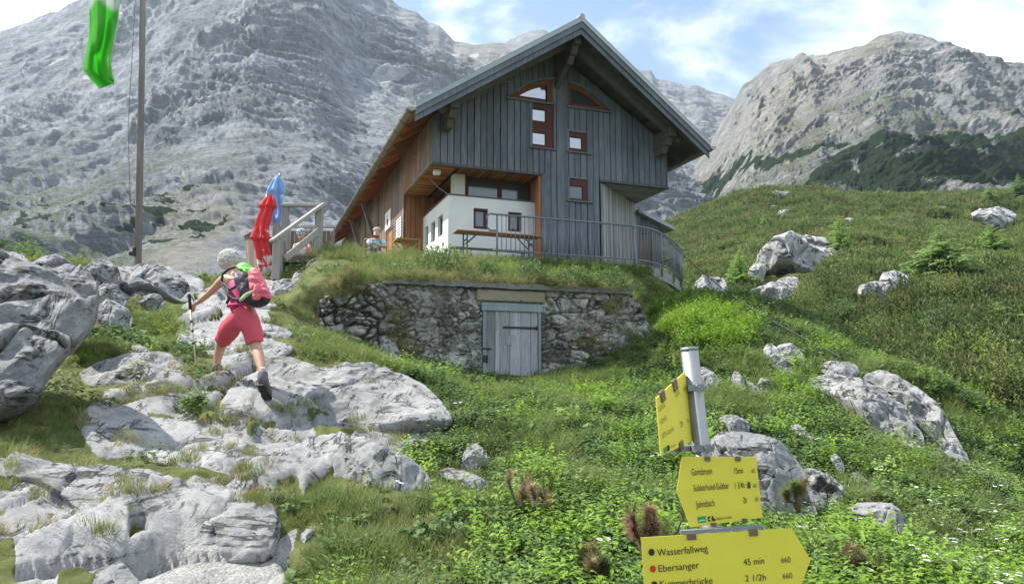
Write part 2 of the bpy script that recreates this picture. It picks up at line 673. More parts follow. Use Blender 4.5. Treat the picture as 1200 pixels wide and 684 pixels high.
# ---- the ground mesh: fine near the camera, coarser far away
NA, ND = 820, 620
_ta = np.linspace(-1.55, 1.55, NA)
_dd = np.geomspace(1.1, 34, ND)
GX = (_dd[:, None] * _ta[None]).ravel()
GY = np.repeat(_dd, NA)
gz0 = ground_base(GX, GY)
gu, gv = project(np.stack([GX, GY, gz0], -1))
p3 = np.stack([GX, GY, gz0], -1)
wob = 14 * fbm(p3 * 1.3, 3)
wob2 = 14 * fbm(p3 * 1.3 + 40, 3)
rk = np.full(len(GX), -1e9)
for poly in ROCKY:
    rk = np.maximum(rk, poly_dist(gu + wob, gv + 0.6 * wob2, poly))
gs = np.full(len(GX), -1e9)
for poly in GRASSY:
    gs = np.maximum(gs, poly_dist(gu + 0.7 * wob, gv + 0.4 * wob2, poly))
rock = sstep(-5, 7, rk) * (1 - sstep(1, 8, gs))
# bedrock: tilted slabs between cracks
q2 = np.stack([GX * 0.95 + 0.35 * fbm(p3 * 0.8 + 9, 2), GY * 0.62 + 0.35 * fbm(p3 * 0.8 + 3, 2)], -1)
f1, f2, cid, vec = cells(q2, 3)
edge = f2 - f1
rnd = (cid % 997) / 997.0
rnd2 = (cid % 613) / 613.0
slab = (rnd - 0.5) * 0.20 + vec[:, 0] * (rnd2 - 0.5) * 0.30 + vec[:, 1] * (0.5 - rnd) * 0.30
slab = slab - 0.09 * (1 - sstep(0.0, 0.13, edge))
g1, g2, cid2, vec2 = cells(q2 * 2.7 + 0.3 * fbm(p3 * 2, 2)[:, None], 11)
slab += ((cid2 % 331) / 331.0 - 0.5) * 0.05 + vec2[:, 1] * 0.1 * ((cid2 % 199) / 199.0 - 0.5) - 0.02 * (1 - sstep(0, 0.10, g2 - g1))
slab += 0.05 * ridged(p3 * np.array([1.6, 1.6, 3.0]), 4) + 0.022 * fbm(p3 * 5, 4) + 0.012 * ridged(p3 * 9, 4)
jj = (gz0 * 2.2 + GX * 0.9 - GY * 0.35 + 0.5 * fbm(p3 * 1.2 + 60, 3)) * 2.6
js = jj - np.floor(jj)
slab += 0.045 * (np.minimum(js / 0.8, (1 - js) / 0.2) - 0.5) * sstep(-0.15, 0.25, fbm(p3 * 0.7 + 90, 2))
crack = (1 - sstep(0.01, 0.09, edge)) * sstep(0.02, 0.25, fbm(p3 * 0.9 + 77, 2))
rock_mask = rock
near = sstep(20, 12, GY)
wT, zuT, lxT, lyT = terrace_mix(GX, GY)
calm = 1 - sstep(WALL_Y + 0.2, WALL_Y + 0.8, lyT) * sstep(-0.5, 0.5, wT)      # no bumps under the terrace
bump = ground_bumps(GX, GY)
detail = 0.035 * fbm(p3 * 4 + 3, 3)
GZ = gz0 + bump * (1 - 0.55 * rock) * (0.25 + 0.75 * calm) + (rock * slab * 0.95 + (1 - rock) * detail * 1.2)
# trodden gravel at the foot of the path
grav = sstep(-25, 10, poly_dist(gu + wob * 1.5, gv + wob2, [(215, 640), (330, 625), (345, 690), (345, 760), (120, 760), (170, 690)]))
grav = np.maximum(grav, 0.9 * sstep(-10, 8, poly_dist(gu + wob, gv + 0.6 * wob2, [(300, 325), (330, 325), (318, 352), (325, 405), (305, 400), (250, 410), (275, 350)])))
GZ -= grav * rock * slab * 0.72
green = (1 - rock) + rock * crack * (1 - grav) * 0.9
dirt = sstep(0.1, 0.45, fbm(p3 * 1.1 + 55, 3)) * sstep(0.25, 0.0, np.abs(rock - 0.45))

def mat_ground():
    t = NT("ground_surface")
    p = t.pos()
    c, h = rock_color(t, p, 1.6, (0.39, 0.385, 0.37), (0.255, 0.255, 0.25), lich=0.8)
    g = t.attr('gravel')
    gn = t.voro(p, 48.0, 'F1', 1)
    gcol = t.mix(t.node('ShaderNodeSeparateXYZ', 0, Vector=gn), (0.24, 0.23, 0.21), (0.42, 0.405, 0.375))
    gh = t.voro(p, 48.0, 'F1', 0)
    c = t.mix(t.math('MULTIPLY', g, 0.8), c, gcol)
    so = t.mix(t.ramp(t.noise(p, 5.0, 5), 0.35, 0.65), (0.07, 0.085, 0.025), (0.13, 0.145, 0.045))
    so = t.mix(t.math('MULTIPLY', t.attr('dirt'), 0.8), so, (0.10, 0.065, 0.038))
    n = t.noise(p, 9.0, 4, 0.7)
    f = t.ramp(t.math('ADD', t.attr('green'), t.math('MULTIPLY', t.math('SUBTRACT', n, 0.5), 0.9)), 0.38, 0.6)
    col = t.mix(f, c, so)
    hh = t.math('ADD', h, t.math('MULTIPLY', t.math('MULTIPLY', gh, g), -0.35))
    return t.done(col, 0.92, t.bump(hh, 0.8, 0.03), spec=0.2)


ground_o = mesh_obj("ground", np.stack([GX, GY, GZ], -1), grid_faces(ND, NA), mat_ground(), smooth=True,
                    attrs={'green': green, 'gravel': grav, 'dirt': dirt})
tag(ground_o, "rocky alpine ground with pale limestone bedrock path and green turf", "ground", kind="structure")

# ---- the hillside across the gully, under dwarf pine
hp = [at(*g) for g in [
    (640, 330, 100), (700, 300, 115), (780, 266, 118), (830, 240, 122), (870, 225, 126), (900, 217, 130), (950, 223, 134), (1000, 229, 138), (1100, 232, 145), (1200, 226, 150), (1400, 210, 160), (1700, 190, 170),
    (760, 330, 70), (820, 320, 62), (900, 300, 62), (1000, 290, 68), (1100, 280, 74), (1200, 275, 78), (1400, 270, 80), (900, 255, 95), (1050, 255, 100), (1200, 250, 105),
    (800, 362, 46), (880, 350, 44), (1000, 340, 44), (1100, 335, 46), (1200, 330, 47), (1400, 330, 46),
    (860, 395, 33), (960, 400, 29), (1060, 400, 27), (1200, 400, 25), (1400, 400, 24), (1080, 450, 20), (1200, 470, 18.5), (1400, 490, 17), (1200, 540, 15.5), (1400, 580, 13)]]
hp += [np.array(q) for q in [(9, 22, -1.5), (8, 28, 0.5), (4, 32, 1.0), (5, 45, 3), (0, 60, 5), (0, 100, 10), (13, 13, -3.2), (20, 10, -5), (30, 14, -5),
                             (20, 190, 20), (70, 200, 24), (130, 210, 28), (200, 220, 34), (260, 180, 40)]]
h_tps = TPS(np.array(hp), 0.002, 40.0)


def hill_z(x, y):
    p = np.stack([x, y, 0 * x], -1).reshape(-1, 3)
    f1, f2, ci, _ = cells(p[:, :2] / (2.4 + 0.012 * p[:, 1:2]) + 0.3 * fbm(p * 0.3, 2)[:, None], 21)
    mound = 1.25 * np.sqrt(np.clip(1 - (f1 / 0.75) ** 2, 0, 1)) * (0.35 + 0.65 * ((ci % 71) / 71.0)) + 0.35 * fbm(p * 0.8, 3)
    return h_tps(x, y) - (1.9 * sstep(60, 110, p[:, 1]) + 0.5).reshape(np.shape(x)) + (1.1 * fbm(p * 0.055, 3)).reshape(np.shape(x)) * sstep(25, 90, y) + mound.reshape(np.shape(x))


NH, MH = 420, 260
_hx = np.linspace(-0.05, 1.75, NH)
_hy = np.geomspace(11, 215, MH)
HX = (_hy[:, None] * _hx[None]).ravel()
HY = np.repeat(_hy, NH)
HZ = hill_z(HX, HY)


def mat_scrubground():
    t = NT("hillside_surface")
    p = t.pos()
    c = t.mix(t.ramp(t.noise(p, 0.35, 6, 0.6), 0.35, 0.65), (0.07, 0.09, 0.025), (0.12, 0.13, 0.04))
    c = t.mix(t.ramp(t.noise(p, 0.9, 5), 0.55, 0.7), c, (0.085, 0.06, 0.03))
    return t.done(c, 0.95, t.bump(t.noise(p, 2.5, 6, 0.7), 1.0, 0.4), spec=0.1)


hill_o = mesh_obj("hillside", np.stack([HX, HY, HZ], -1), grid_faces(MH, NH), mat_scrubground(), smooth=True)
tag(hill_o, "green hillside across the gully grown over with dwarf pine", "hillside", kind="structure")

# ---- valley floor reaching the horizon
S = 2400.0
fl = mesh_obj("valley_floor", [(-S, -S, -30), (S, -S, -30), (S, S, -30), (-S, S, -30)], [(0, 1, 2, 3)],
              mat_plain("valley_turf", (0.07, 0.09, 0.03), 0.95, var=0.4, scale=0.01))
tag(fl, "green valley floor far below the hut", "valley floor", kind="structure")


# ---- mountains
def mat_mountain(name, s=1.0, light=(0.45, 0.445, 0.44), mid=(0.30, 0.305, 0.31), warm=0.0):
    t = NT(name)
    p = t.pos()
    pl = t.pos((0.35, 0.35, 2.6), rot=(0.10, -0.16, 0.0))
    n0 = t.noise(p, 0.011 * s, 5, 0.6, 0.5)
    n1 = t.noise(p, 0.06 * s, 8, 0.68, 0.2)
    n2 = t.noise(pl, 0.055 * s, 8, 0.66, 0.3)
    n3 = t.noise(p, 0.42 * s, 8, 0.78)
    f = t.math('ADD', t.math('MULTIPLY', n0, 0.35), t.math('ADD', t.math('MULTIPLY', n1, 0.3), t.math('ADD', t.math('MULTIPLY', n2, 0.3), t.math('MULTIPLY', n3, 0.15))))
    c = t.mix(t.ramp(f, 0.47, 0.60), mid, light)
    c = t.mix(t.math('MULTIPLY', t.ramp(n2, 0.53, 0.66), 0.35), c, tuple(0.6 * x for x in mid))
    c = t.mix(t.math('MULTIPLY', t.ramp(t.voro(pl, 0.05 * s, 'DISTANCE_TO_EDGE'), 0.0, 0.05, 1.0, 0.0), 0.25), c, tuple(0.4 * x for x in mid))
    c = t.mix(t.math('MULTIPLY', t.ramp(n3, 0.53, 0.62), 0.5), c, tuple(0.45 * x for x in mid))
    lines = None
    for rot, scl, w, st in (((0.10, -0.16, 0.0), (0.22, 0.22, 2.2), 0.085, 0.62), ((0.0, 0.75, 0.3), (0.35, 0.5, 1.6), 0.06, 0.5), ((0.3, -0.6, 0.0), (1.4, 1.0, 0.3), 0.05, 0.45)):
        pp = t.pos(scl, rot=rot)
        for sc_ in (0.035, 0.09):
            nn = t.noise(pp, sc_ * s, 8, 0.68, 0.4)
            l_ = t.math('MULTIPLY', t.ramp(t.math('ABSOLUTE', t.math('SUBTRACT', nn, 0.5)), 0.0, w, 1.0, 0.0), st)
            l_ = t.math('MULTIPLY', l_, t.ramp(t.noise(p, 0.025 * s + 0.2 * sc_, 5), 0.44, 0.58))
            lines = l_ if lines is None else t.math('MAXIMUM', lines, l_)
    c = t.mix(lines, c, tuple(0.36 * x for x in mid))  # cracks and ledge shadows painted in as dark lines
    c = t.mix(t.math('MULTIPLY', t.ramp(n2, 0.42, 0.34), 0.5), c, tuple(min(0.7, 1.15 * x) for x in light))
    pv = t.pos((1.0, 1.0, 0.28))
    c = t.mix(t.math('MULTIPLY', t.ramp(t.math('ABSOLUTE', t.math('SUBTRACT', t.noise(pv, 0.035 * s, 7, 0.65, 0.6), 0.5)), 0.0, 0.02, 1.0, 0.0), 0.45), c, tuple(0.42 * x for x in mid))
    # pale fresh scree
    c = t.mix(t.math('MULTIPLY', t.attr('scree'), t.ramp(n1, 0.25, 0.6)), c, (0.56, 0.53, 0.46))
    # turf on the ledges
    nz = t.node('ShaderNodeSeparateXYZ', 2, Vector=t.node('ShaderNodeNewGeometry', 1))
    vg = t.math('MULTIPLY', t.attr('turf'), t.ramp(t.math('ADD', nz, t.math('MULTIPLY', n1, 0.5)), 0.62, 0.95))
    vg = t.math('MULTIPLY', vg, t.ramp(t.math('ADD', n3, t.math('MULTIPLY', n1, 0.6)), 0.55, 0.95))
    c = t.mix(t.math('MULTIPLY', vg, 0.85), c, t.mix(n3, (0.11, 0.15, 0.05), (0.19, 0.21, 0.085)))
    # dwarf pine
    pm = t.ramp(t.math('ADD', t.attr('pine'), t.math('MULTIPLY', t.math('SUBTRACT', n3, 0.5), 0.9)), 0.42, 0.55)
    c = t.mix(pm, c, t.mix(t.ramp(n3, 0.35, 0.7), (0.018, 0.040, 0.018), (0.05, 0.085, 0.030)))
    c = t.mix(t.ramp(t.math('ADD', t.attr('snow'), t.math('MULTIPLY', t.math('SUBTRACT', n3, 0.5), 0.5)), 0.4, 0.55), c, (0.82, 0.83, 0.85))
    h = t.math('SUBTRACT', t.math('ADD', t.math('MULTIPLY', n3, 1.0), t.math('ADD', t.math('MULTIPLY', n2, 1.6), n1)), t.math('MULTIPLY', lines, 0.35))
    return t.done(c, 0.95, t.bump(h, 1.0, 6.5 / s), spec=0.1)


def mountain(name, label, crest, foot, dist, u0, u1, nu, nt, amp, wl_, strata, mat, masks, prof=1.0, strata_dip=(0.2, 0.15), seed=0.0):
    crest, foot, dist = np.array(crest, float), np.array(foot, float), np.array(dist, float)
    u = np.linspace(u0, u1, nu)
    rr = np.array([ray(a, b) for a, b in zip(u, np.interp(u, crest[:, 0], crest[:, 1]))])
    sx, e1 = rr[:, 0] / rr[:, 1], rr[:, 2] / rr[:, 1]
    rf = np.array([ray(a, b) for a, b in zip(u, np.interp(u, foot[:, 0], foot[:, 1]))])
    e0 = rf[:, 2] / rf[:, 1]
    d0 = np.interp(u, dist[:, 0], dist[:, 1])
    d1 = np.interp(u, dist[:, 0], dist[:, 2])
    t = np.linspace(0, 1, nt)
    T = t[:, None]
    D = d0 + (d1 - d0) * T ** prof
    E = e0 + (e1 - e0) * T
    X, Y, Z = D * sx, D, D * E
    nb = 12                                            # the far side falls away behind the crest
    B = np.linspace(0.04, 1, nb)[:, None]
    X = np.vstack([X, (d1 + B * d1 * 0.5) * sx])
    Y = np.vstack([Y, d1 + B * d1 * 0.5])
    Z = np.vstack([Z, d1 * e1 * (1 - B ** 1.1 * 0.9)])
    TT = np.vstack([np.broadcast_to(T, (nt, nu)), np.ones((nb, nu)) * 1.01])
    P = np.stack([X, Y, Z], -1).reshape(-1, 3)
    tt = TT.ravel()
    q = P + seed
    warp = np.stack([fbm(q / wl_ * 0.7 + k * 13, 2) for k in range(3)], -1) * wl_ * 0.35
    qw = q + warp
    a = ridged(qw / wl_, 3) * 0.9 + 0.55 * ridged(qw / (wl_ * 0.36) + 3, 3) * (0.6 + 0.8 * fbm(q / wl_ + 9, 2))
    d = amp * a * 0.8
    d += amp * 0.13 * ridged(qw / (wl_ * 0.13) * np.array([1, 1, 0.6]), 4)
    d += amp * 0.085 * (ridged(q / (wl_ * 0.035) * np.array([1, 1, 1.5]), 4))
    # bedding: ledges that follow tilted layers
    sc = strata
    lay = (q[:, 2] + strata_dip[0] * q[:, 0] + strata_dip[1] * q[:, 1] + 1.5 * sc * fbm(q / (sc * 7), 3)) / sc
    saw = lay - np.floor(lay)
    lay2 = lay * 2.7 + 0.6 * fbm(q / (sc * 2), 2)
    saw2 = lay2 - np.floor(lay2)
    keep = sstep(-0.25, 0.25, fbm(q / (wl_ * 0.9) + 21, 2))
    d += keep * (np.where(saw < 0.8, saw / 0.8, (1 - saw) / 0.2) * sc * 0.7 + saw2 * sc * 0.28)
    lay3 = lay * 7.3 + 0.8 * fbm(q / sc, 2)
    d += (0.35 + 0.65 * keep) * (lay3 - np.floor(lay3)) * sc * 0.13
    low = sstep(0.0, 0.25, tt)
    crestw = 0.34 + 0.66 * sstep(1.0, 0.85, tt)
    d = d * (0.35 + 0.65 * low) * crestw
    nrm = np.array([0, -0.86, 0.34])
    mk = masks(P, tt, q)
    pine = mk.get('pine', np.zeros(len(P)))
    d = d + sstep(0.4, 0.6, pine) * (0.5 + 0.9 * fbm(q / 3.0, 3))
    P = P + nrm * d[:, None] * np.where(tt > 1, 0.4, 1)[:, None]
    o = mesh_obj(name, P, grid_faces(nt + nb, nu), mat, smooth=True,
                 attrs={k: mk.get(k, np.zeros(len(P))) for k in ('pine', 'turf', 'snow', 'scree')})
    tag(o, label, "mountain", kind="structure")
    return o


def spots(P, polys, soft=6.0, wob=0.0):
    u, v = project(P)
    w = wob * fbm(P / 22.0, 3) if wob else 0
    m = np.full(len(P), -1e9)
    for pl in polys:
        m = np.maximum(m, poly_dist(u + w, v + 0.6 * w, pl))
    return np.clip(0.5 + m / soft, 0, 1)


def masks_west(P, tt, q):
    u, v = project(P)
    pn = fbm(q / np.array([7.0, 18, 5]), 3)
    zone = np.exp(-((v - 285) / 26) ** 2) * sstep(310, 250, u) * sstep(-20, 60, u)
    pine = sstep(0.16, 0.26, pn + 0.30 * zone - 0.20) * sstep(0.05, 0.4, zone)
    turf = sstep(150, 250, v) * sstep(420, 120, u) * sstep(-0.15, 0.3, fbm(q / 60, 3) + 0.25) * 0.95 + 0.12
    snow = spots(P, [[(432, 112), (448, 103), (478, 103), (484, 110), (462, 112), (446, 117)], [(421, 25), (430, 20), (442, 20), (438, 27)], [(66, 90), (90, 83), (92, 86), (72, 93)],
                     [(386, 20), (391, 21), (389, 26)], [(110, 108), (120, 106), (122, 112), (112, 113)], [(150, 40), (160, 36), (160, 48), (152, 50)], [(526, 82), (560, 74), (562, 79), (530, 88)]], 5.0, 3.0)
    scree = sstep(60, 20, np.abs(u - 250 + (v - 300) * 0.3)) * sstep(240, 300, v) * 0.9 + spots(P, [[(90, 110), (120, 118), (110, 150), (105, 130)], [(500, 60), (640, 40), (640, 110), (520, 100)]], 30.0, 8.0) * 0.55
    return dict(pine=pine, turf=turf, snow=snow, scree=np.clip(scree, 0, 1))


PINE_B = [[(740, 250), (770, 232), (792, 222), (815, 232), (850, 222), (885, 205), (912, 197), (915, 206), (890, 216), (862, 226), (842, 240), (815, 268), (740, 300)],
          [(930, 226), (985, 212), (1010, 206), (1012, 190), (1030, 178), (1075, 178), (1108, 190), (1125, 184), (1160, 190), (1192, 200), (1260, 205), (1260, 260), (930, 260)],
          [(1120, 196), (1160, 186), (1185, 182), (1170, 196)], [(900, 200), (960, 190), (975, 200), (920, 212)]]
BARE_B = [[(1025, 218), (1050, 211), (1070, 214), (1062, 219), (1030, 221)], [(1040, 196), (1056, 190), (1066, 195), (1060, 205), (1044, 205)], [(1012, 228), (1022, 220), (1042, 226), (1030, 232)], [(1110, 212), (1124, 208), (1130, 216), (1116, 218)],
          [(1060, 224), (1070, 222), (1072, 227)], [(1124, 200), (1140, 202), (1130, 206)], [(975, 226), (985, 222), (988, 230)], [(1070, 190), (1105, 196), (1090, 203), (1075, 203)]]


def masks_east(P, tt, q):
    u, v = project(P)
    pine = spots(P, PINE_B, 12.0, 30.0) * (1 - spots(P, BARE_B, 4.0, 6.0))
    sp = sstep(0.2, 0.3, fbm(q / np.array([14.0, 20, 10]), 3)) * sstep(150, 190, v) * sstep(880, 1000, u)
    pine = np.maximum(pine, 0.8 * sp)
    turf = np.clip(sstep(110, 190, v) * 0.8 + 0.8 * sstep(-0.05, 0.25, fbm(q / 55 + 4, 3)), 0, 1)
    scree = spots(P, [[(930, 70), (1030, 60), (985, 110), (950, 160), (900, 210), (850, 235), (800, 240), (860, 150)]], 60.0, 25.0) * 0.8
    return dict(pine=pine, turf=turf, scree=scree)


def masks_far(P, tt, q):
    return dict(turf=np.full(len(P), 0.05), scree=np.full(len(P), 0.1))


CREST_W = [(-500, -40), (-150, 20), (0, 42), (20, 38), (45, 28), (75, 17), (100, 6), (150, -25), (220, -95), (320, -130), (390, -80), (425, -22), (442, -2), (458, 4), (470, 14), (488, 20),
           (503, 32), (515, 36), (527, 47), (533, 54), (556, 58), (575, 55), (590, 56), (601, 60), (640, 76), (720, 120), (800, 180), (900, 230)]
mountain("mountain", "grey limestone mountain wall filling the sky behind the flagpole and hut", CREST_W, [(-500, 420), (900, 420)],
         [(-500, 45, 980), (0, 45, 930), (300, 45, 820), (600, 60, 740), (900, 60, 700)], -420, 860, 900, 430, 30.0, 190.0, 13.0,
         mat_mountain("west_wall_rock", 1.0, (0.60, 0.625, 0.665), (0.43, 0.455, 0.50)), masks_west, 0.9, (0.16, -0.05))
CREST_F = [(480, 110), (560, 70), (590, 56), (606, 47), (618, 40), (636, 38), (660, 52), (720, 78), (752, 85), (762, 84), (768, 95), (785, 98), (800, 104), (815, 103), (832, 112), (846, 114), (862, 120), (900, 140), (1000, 200)]
mountain("mountain", "distant pale rock ridge seen behind the hut roof", CREST_F, [(480, 330), (1000, 330)], [(480, 700, 1500), (1000, 700, 1400)], 480, 1000, 300, 170, 34.0, 160.0, 14.0,
         mat_mountain("far_ridge_rock", 0.8, (0.52, 0.52, 0.53), (0.37, 0.38, 0.40)), masks_far, 1.0, (0.1, 0.0), 300.0)
CREST_E = [(560, 330), (660, 300), (740, 262), (785, 222), (806, 205), (826, 180), (842, 152), (856, 128), (868, 106), (884, 96), (892, 87), (912, 78), (928, 72), (936, 66), (944, 71), (965, 73), (985, 67), (1005, 64), (1020, 56),
           (1030, 51), (1043, 48), (1060, 50), (1085, 52), (1105, 57), (1120, 63), (1145, 68), (1165, 77), (1200, 85), (1300, 112), (1500, 150), (1800, 190)]
mountain("mountain", "rounded grey mountain with dark pine belt rising above the right hillside", CREST_E, [(560, 380), (1800, 330)], [(560, 230, 820), (800, 200, 690), (920, 160, 560), (1010, 140, 490), (1100, 150, 500), (1200, 160, 510), (1800, 170, 540)], 600, 1560, 760, 330, 30.0, 105.0, 9.0,
         mat_mountain("east_peak_rock", 1.25, (0.64, 0.635, 0.62), (0.43, 0.44, 0.455)), masks_east, 1.0, (-0.12, 0.1), 700.0)

# ---- the air: thin even haze
hz = bpy.data.materials.new("mountain_haze")
hz.use_nodes = True
hz.node_tree.nodes.clear()
ho_ = hz.node_tree.nodes.new('ShaderNodeOutputMaterial')
hv_ = hz.node_tree.nodes.new('ShaderNodeVolumePrincipled')
hv_.inputs['Color'].default_value = (0.70, 0.86, 1.0, 1)
hv_.inputs['Density'].default_value = 0.00017
hv_.inputs['Anisotropy'].default_value = 0.2
hz.node_tree.links.new(hv_.outputs[0], ho_.inputs['Volume'])
hb = mesh_obj("haze", [(x, y, z) for z in (-31, 690) for y in (-2450, 2450) for x in (-2450, 2450)],
              [(0, 2, 3, 1), (4, 5, 7, 6), (0, 1, 5, 4), (2, 6, 7, 3), (0, 4, 6, 2), (1, 3, 7, 5)], hz)
tag(hb, "thin bluish mountain haze in front of the far rock walls", "haze", kind="stuff")
# ================================================================== the hut
M = {}
M['grey_wood'] = mat_wood("weathered_grey_boards", (0.058, 0.066, 0.080), (0.205, 0.222, 0.250), 0.20)
M['pale_wood'] = mat_wood("pale_grey_boards", (0.19, 0.19, 0.185), (0.40, 0.40, 0.39), 0.25)
M['side_wood'] = mat_wood("brown_grey_boards", (0.13, 0.085, 0.06), (0.30, 0.235, 0.19), 0.35, bounce_tone=(0.24, 0.10, 0.05))  # orange patches put warm bounced light into the board colour
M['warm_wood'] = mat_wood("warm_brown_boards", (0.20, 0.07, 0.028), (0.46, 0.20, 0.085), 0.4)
M['soffit_wood'] = mat_wood("eaves_boards", (0.25, 0.080, 0.040), (0.48, 0.19, 0.10), 0.4)  # brightened orange: light bounced under the sunny eaves is in the colour
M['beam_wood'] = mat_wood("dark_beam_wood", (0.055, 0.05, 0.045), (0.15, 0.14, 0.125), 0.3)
M['frame_wood'] = mat_wood("red_brown_window_frames", (0.060, 0.018, 0.014), (0.115, 0.04, 0.028), 0.2)
M['arch_wood'] = mat_wood("orange_brown_arch_frames", (0.11, 0.036, 0.016), (0.20, 0.075, 0.033), 0.2)
M['dark_gap'] = mat_plain("dark_backing", (0.012, 0.012, 0.013), 0.9)
M['plaster'] = mat_plain("white_plaster", (0.72, 0.72, 0.69), 0.85, var=0.13, scale=2.2, bump=0.15)
M['roof_metal'] = mat_plain("grey_roof_sheet", (0.33, 0.36, 0.36), 0.5, 0.3, var=0.12, scale=2.0)
M['gutter_metal'] = mat_plain("brown_grey_gutter", (0.30, 0.26, 0.21), 0.42, 0.7, var=0.2, scale=5.0)
M['galv'] = mat_plain("galvanised_steel", (0.27, 0.285, 0.30), 0.5, 0.5, var=0.28, scale=16.0)
M['rail_paint'] = mat_plain("grey_blue_railing", (0.17, 0.19, 0.21), 0.5, 0.35, var=0.15)
M['concrete'] = mat_plain("old_concrete", (0.27, 0.27, 0.25), 0.9, var=0.35, scale=3.0, bump=0.3)
M['cap_concrete'] = mat_plain("lichened_concrete", (0.17, 0.17, 0.15), 0.92, var=0.55, scale=7.0, bump=0.5)
M['beer_wood'] = mat_wood("varnished_bench_wood", (0.28, 0.13, 0.05), (0.46, 0.24, 0.10), 0.2, grain=(0.7, 14, 14))
M['green_steel'] = mat_plain("dark_green_steel", (0.025, 0.075, 0.075), 0.45, 0.2)
M['deck_wood'] = mat_wood("silvered_deck_wood", (0.17, 0.155, 0.135), (0.38, 0.36, 0.33), 0.3)
M['deck_dark'] = mat_wood("brown_deck_boards", (0.10, 0.075, 0.055), (0.26, 0.20, 0.155), 0.4)
M['white'] = mat_plain("white_paint", (0.78, 0.78, 0.76), 0.6, var=0.04)
M['black'] = mat_plain("black_paint", (0.02, 0.02, 0.02), 0.6)


def mat_glass(name, col, metal=0.85, rough=0.04):
    t = NT(name)
    p = t.pos(obj=True)
    return t.done(col, rough, t.bump(t.noise(p, 1.2, 2), 0.05, 0.02), metal)


M['pane'] = mat_glass("sky_reflecting_glass", (0.40, 0.41, 0.46), 0.8, 0.06)
M['dim_pane'] = mat_glass("dim_glass", (0.13, 0.14, 0.15), 0.6, 0.1)

HB = 3.3                                             # the terrace level
hut = tag(empty("mountain_hut", wor(0, 0, HB), HA), "grey timber mountain hut with steep gable roof above the stone cellar wall", "hut")
OFF = (0, 0, HB)
rg = random.Random(5)
APX, SL, ZAP, ZTH = 3.82, 0.64, 10.27, 0.20
EL, ER = -0.78, 8.42
YE, YA, YB = -1.2, -1.8, 20.0


def ztop(x, drop=0.0):
    return ZAP - SL * abs(x - APX) - drop


def boards(mb, s0, s1, zb, zt, plane, pitch, openings=(), thick=0.025, gap=0.014, rnd=0.012):
    s = s0
    while s < s1 - 0.03:
        w = pitch * rg.uniform(0.92, 1.08)
        a, b = s + gap / 2, min(s + w, s1) - gap / 2
        m = (a + b) / 2
        segs = [(zb(m), None)]
        cuts = sorted([(o[2], o[3]) for o in openings if o[0] - 0.02 < m < o[1] + 0.02])
        lo = zb(m)
        th = thick + rg.uniform(0, rnd)
        tint = rg.random()
        for c0, c1 in cuts + [(None, None)]:
            top_a, top_b = (zt(a), zt(b)) if c0 is None else (c0, c0)
            if min(top_a, top_b) - lo > 0.03:
                q = [plane(a, lo, 0), plane(b, lo, 0), plane(b, top_b, 0), plane(a, top_a, 0)]
                d = np.array(plane(a, lo, th)) - np.array(plane(a, lo, 0))
                mb.prism(q, d, tint)
            if c1 is not None:
                lo = max(lo, c1)
        s += w


# facade openings: x0, x1, z0, z1
ARCH_Z = 8.40
OPEN = [(2.99, 3.70, 7.0, 8.42), (4.20, 4.86, 7.0, 7.60), (4.20, 4.86, 5.48, 6.14)]


def arch_h(x, right=False):
    s = (x - 2.22) / 1.46 if not right else (5.62 - x) / 1.44
    return ARCH_Z + 0.72 * math.sin(math.pi / 2 * min(1, max(0, s)))


arch_open = [(2.24 + 0.2 * k, 2.44 + 0.2 * k, ARCH_Z, arch_h(2.34 + 0.2 * k) - 0.03) for k in range(7)] + \
            [(4.20 + 0.2 * k, 4.40 + 0.2 * k, ARCH_Z, arch_h(4.30 + 0.2 * k, True) - 0.03) for k in range(7)]
front = lambda s, z, d: (s, -d, z)
mb = MB()


def zb_front(x):
    return 3.2 if 3.36 < x < 5.26 else 6.2


boards(mb, 0.0, 7.62, zb_front, lambda x: ztop(x, 0.26), front, 0.2, OPEN + arch_open, gap=0.024, rnd=0.022)
mb.box(-0.02, 0.10, -0.034, 0.0, 6.16, 7.55, 0.4)
# wide cover boards between the windows and the drip edge under the boarding
mb.box(3.80, 4.02, -0.055, -0.02, 3.2, 9.3, 0.55)
mb.box(3.30, 3.42, -0.05, 0.0, 3.2, 6.2, 0.5)
wall_front = mb.build("gable_wall", M['grey_wood'], hut, off=OFF)
mb = MB()
for x0, x1, z0 in ((0.03, 3.36, 6.2), (3.36, 5.24, 3.2), (5.24, 7.6, 6.2)):
    n = 8
    for k in range(n):
        a, b = x0 + (x1 - x0) * k / n, x0 + (x1 - x0) * (k + 1) / n
        mb.prism([(a, 0.07, z0), (b, 0.07, z0), (b, 0.07, ztop(b, 0.3)), (a, 0.07, ztop(a, 0.3))], (0, 0.05, 0), 0.5)
mb.build("inner_lining", M['dark_gap'], hut, off=OFF)
for bx0, bx1, by1 in ((-0.02, 3.36, 0.12), (5.22, 7.66, 0.06)):
    MB().box(bx0, bx1, -0.06, by1, 6.13, 6.197, 0.3).build("drip_board", M['beam_wood'], hut, off=OFF)

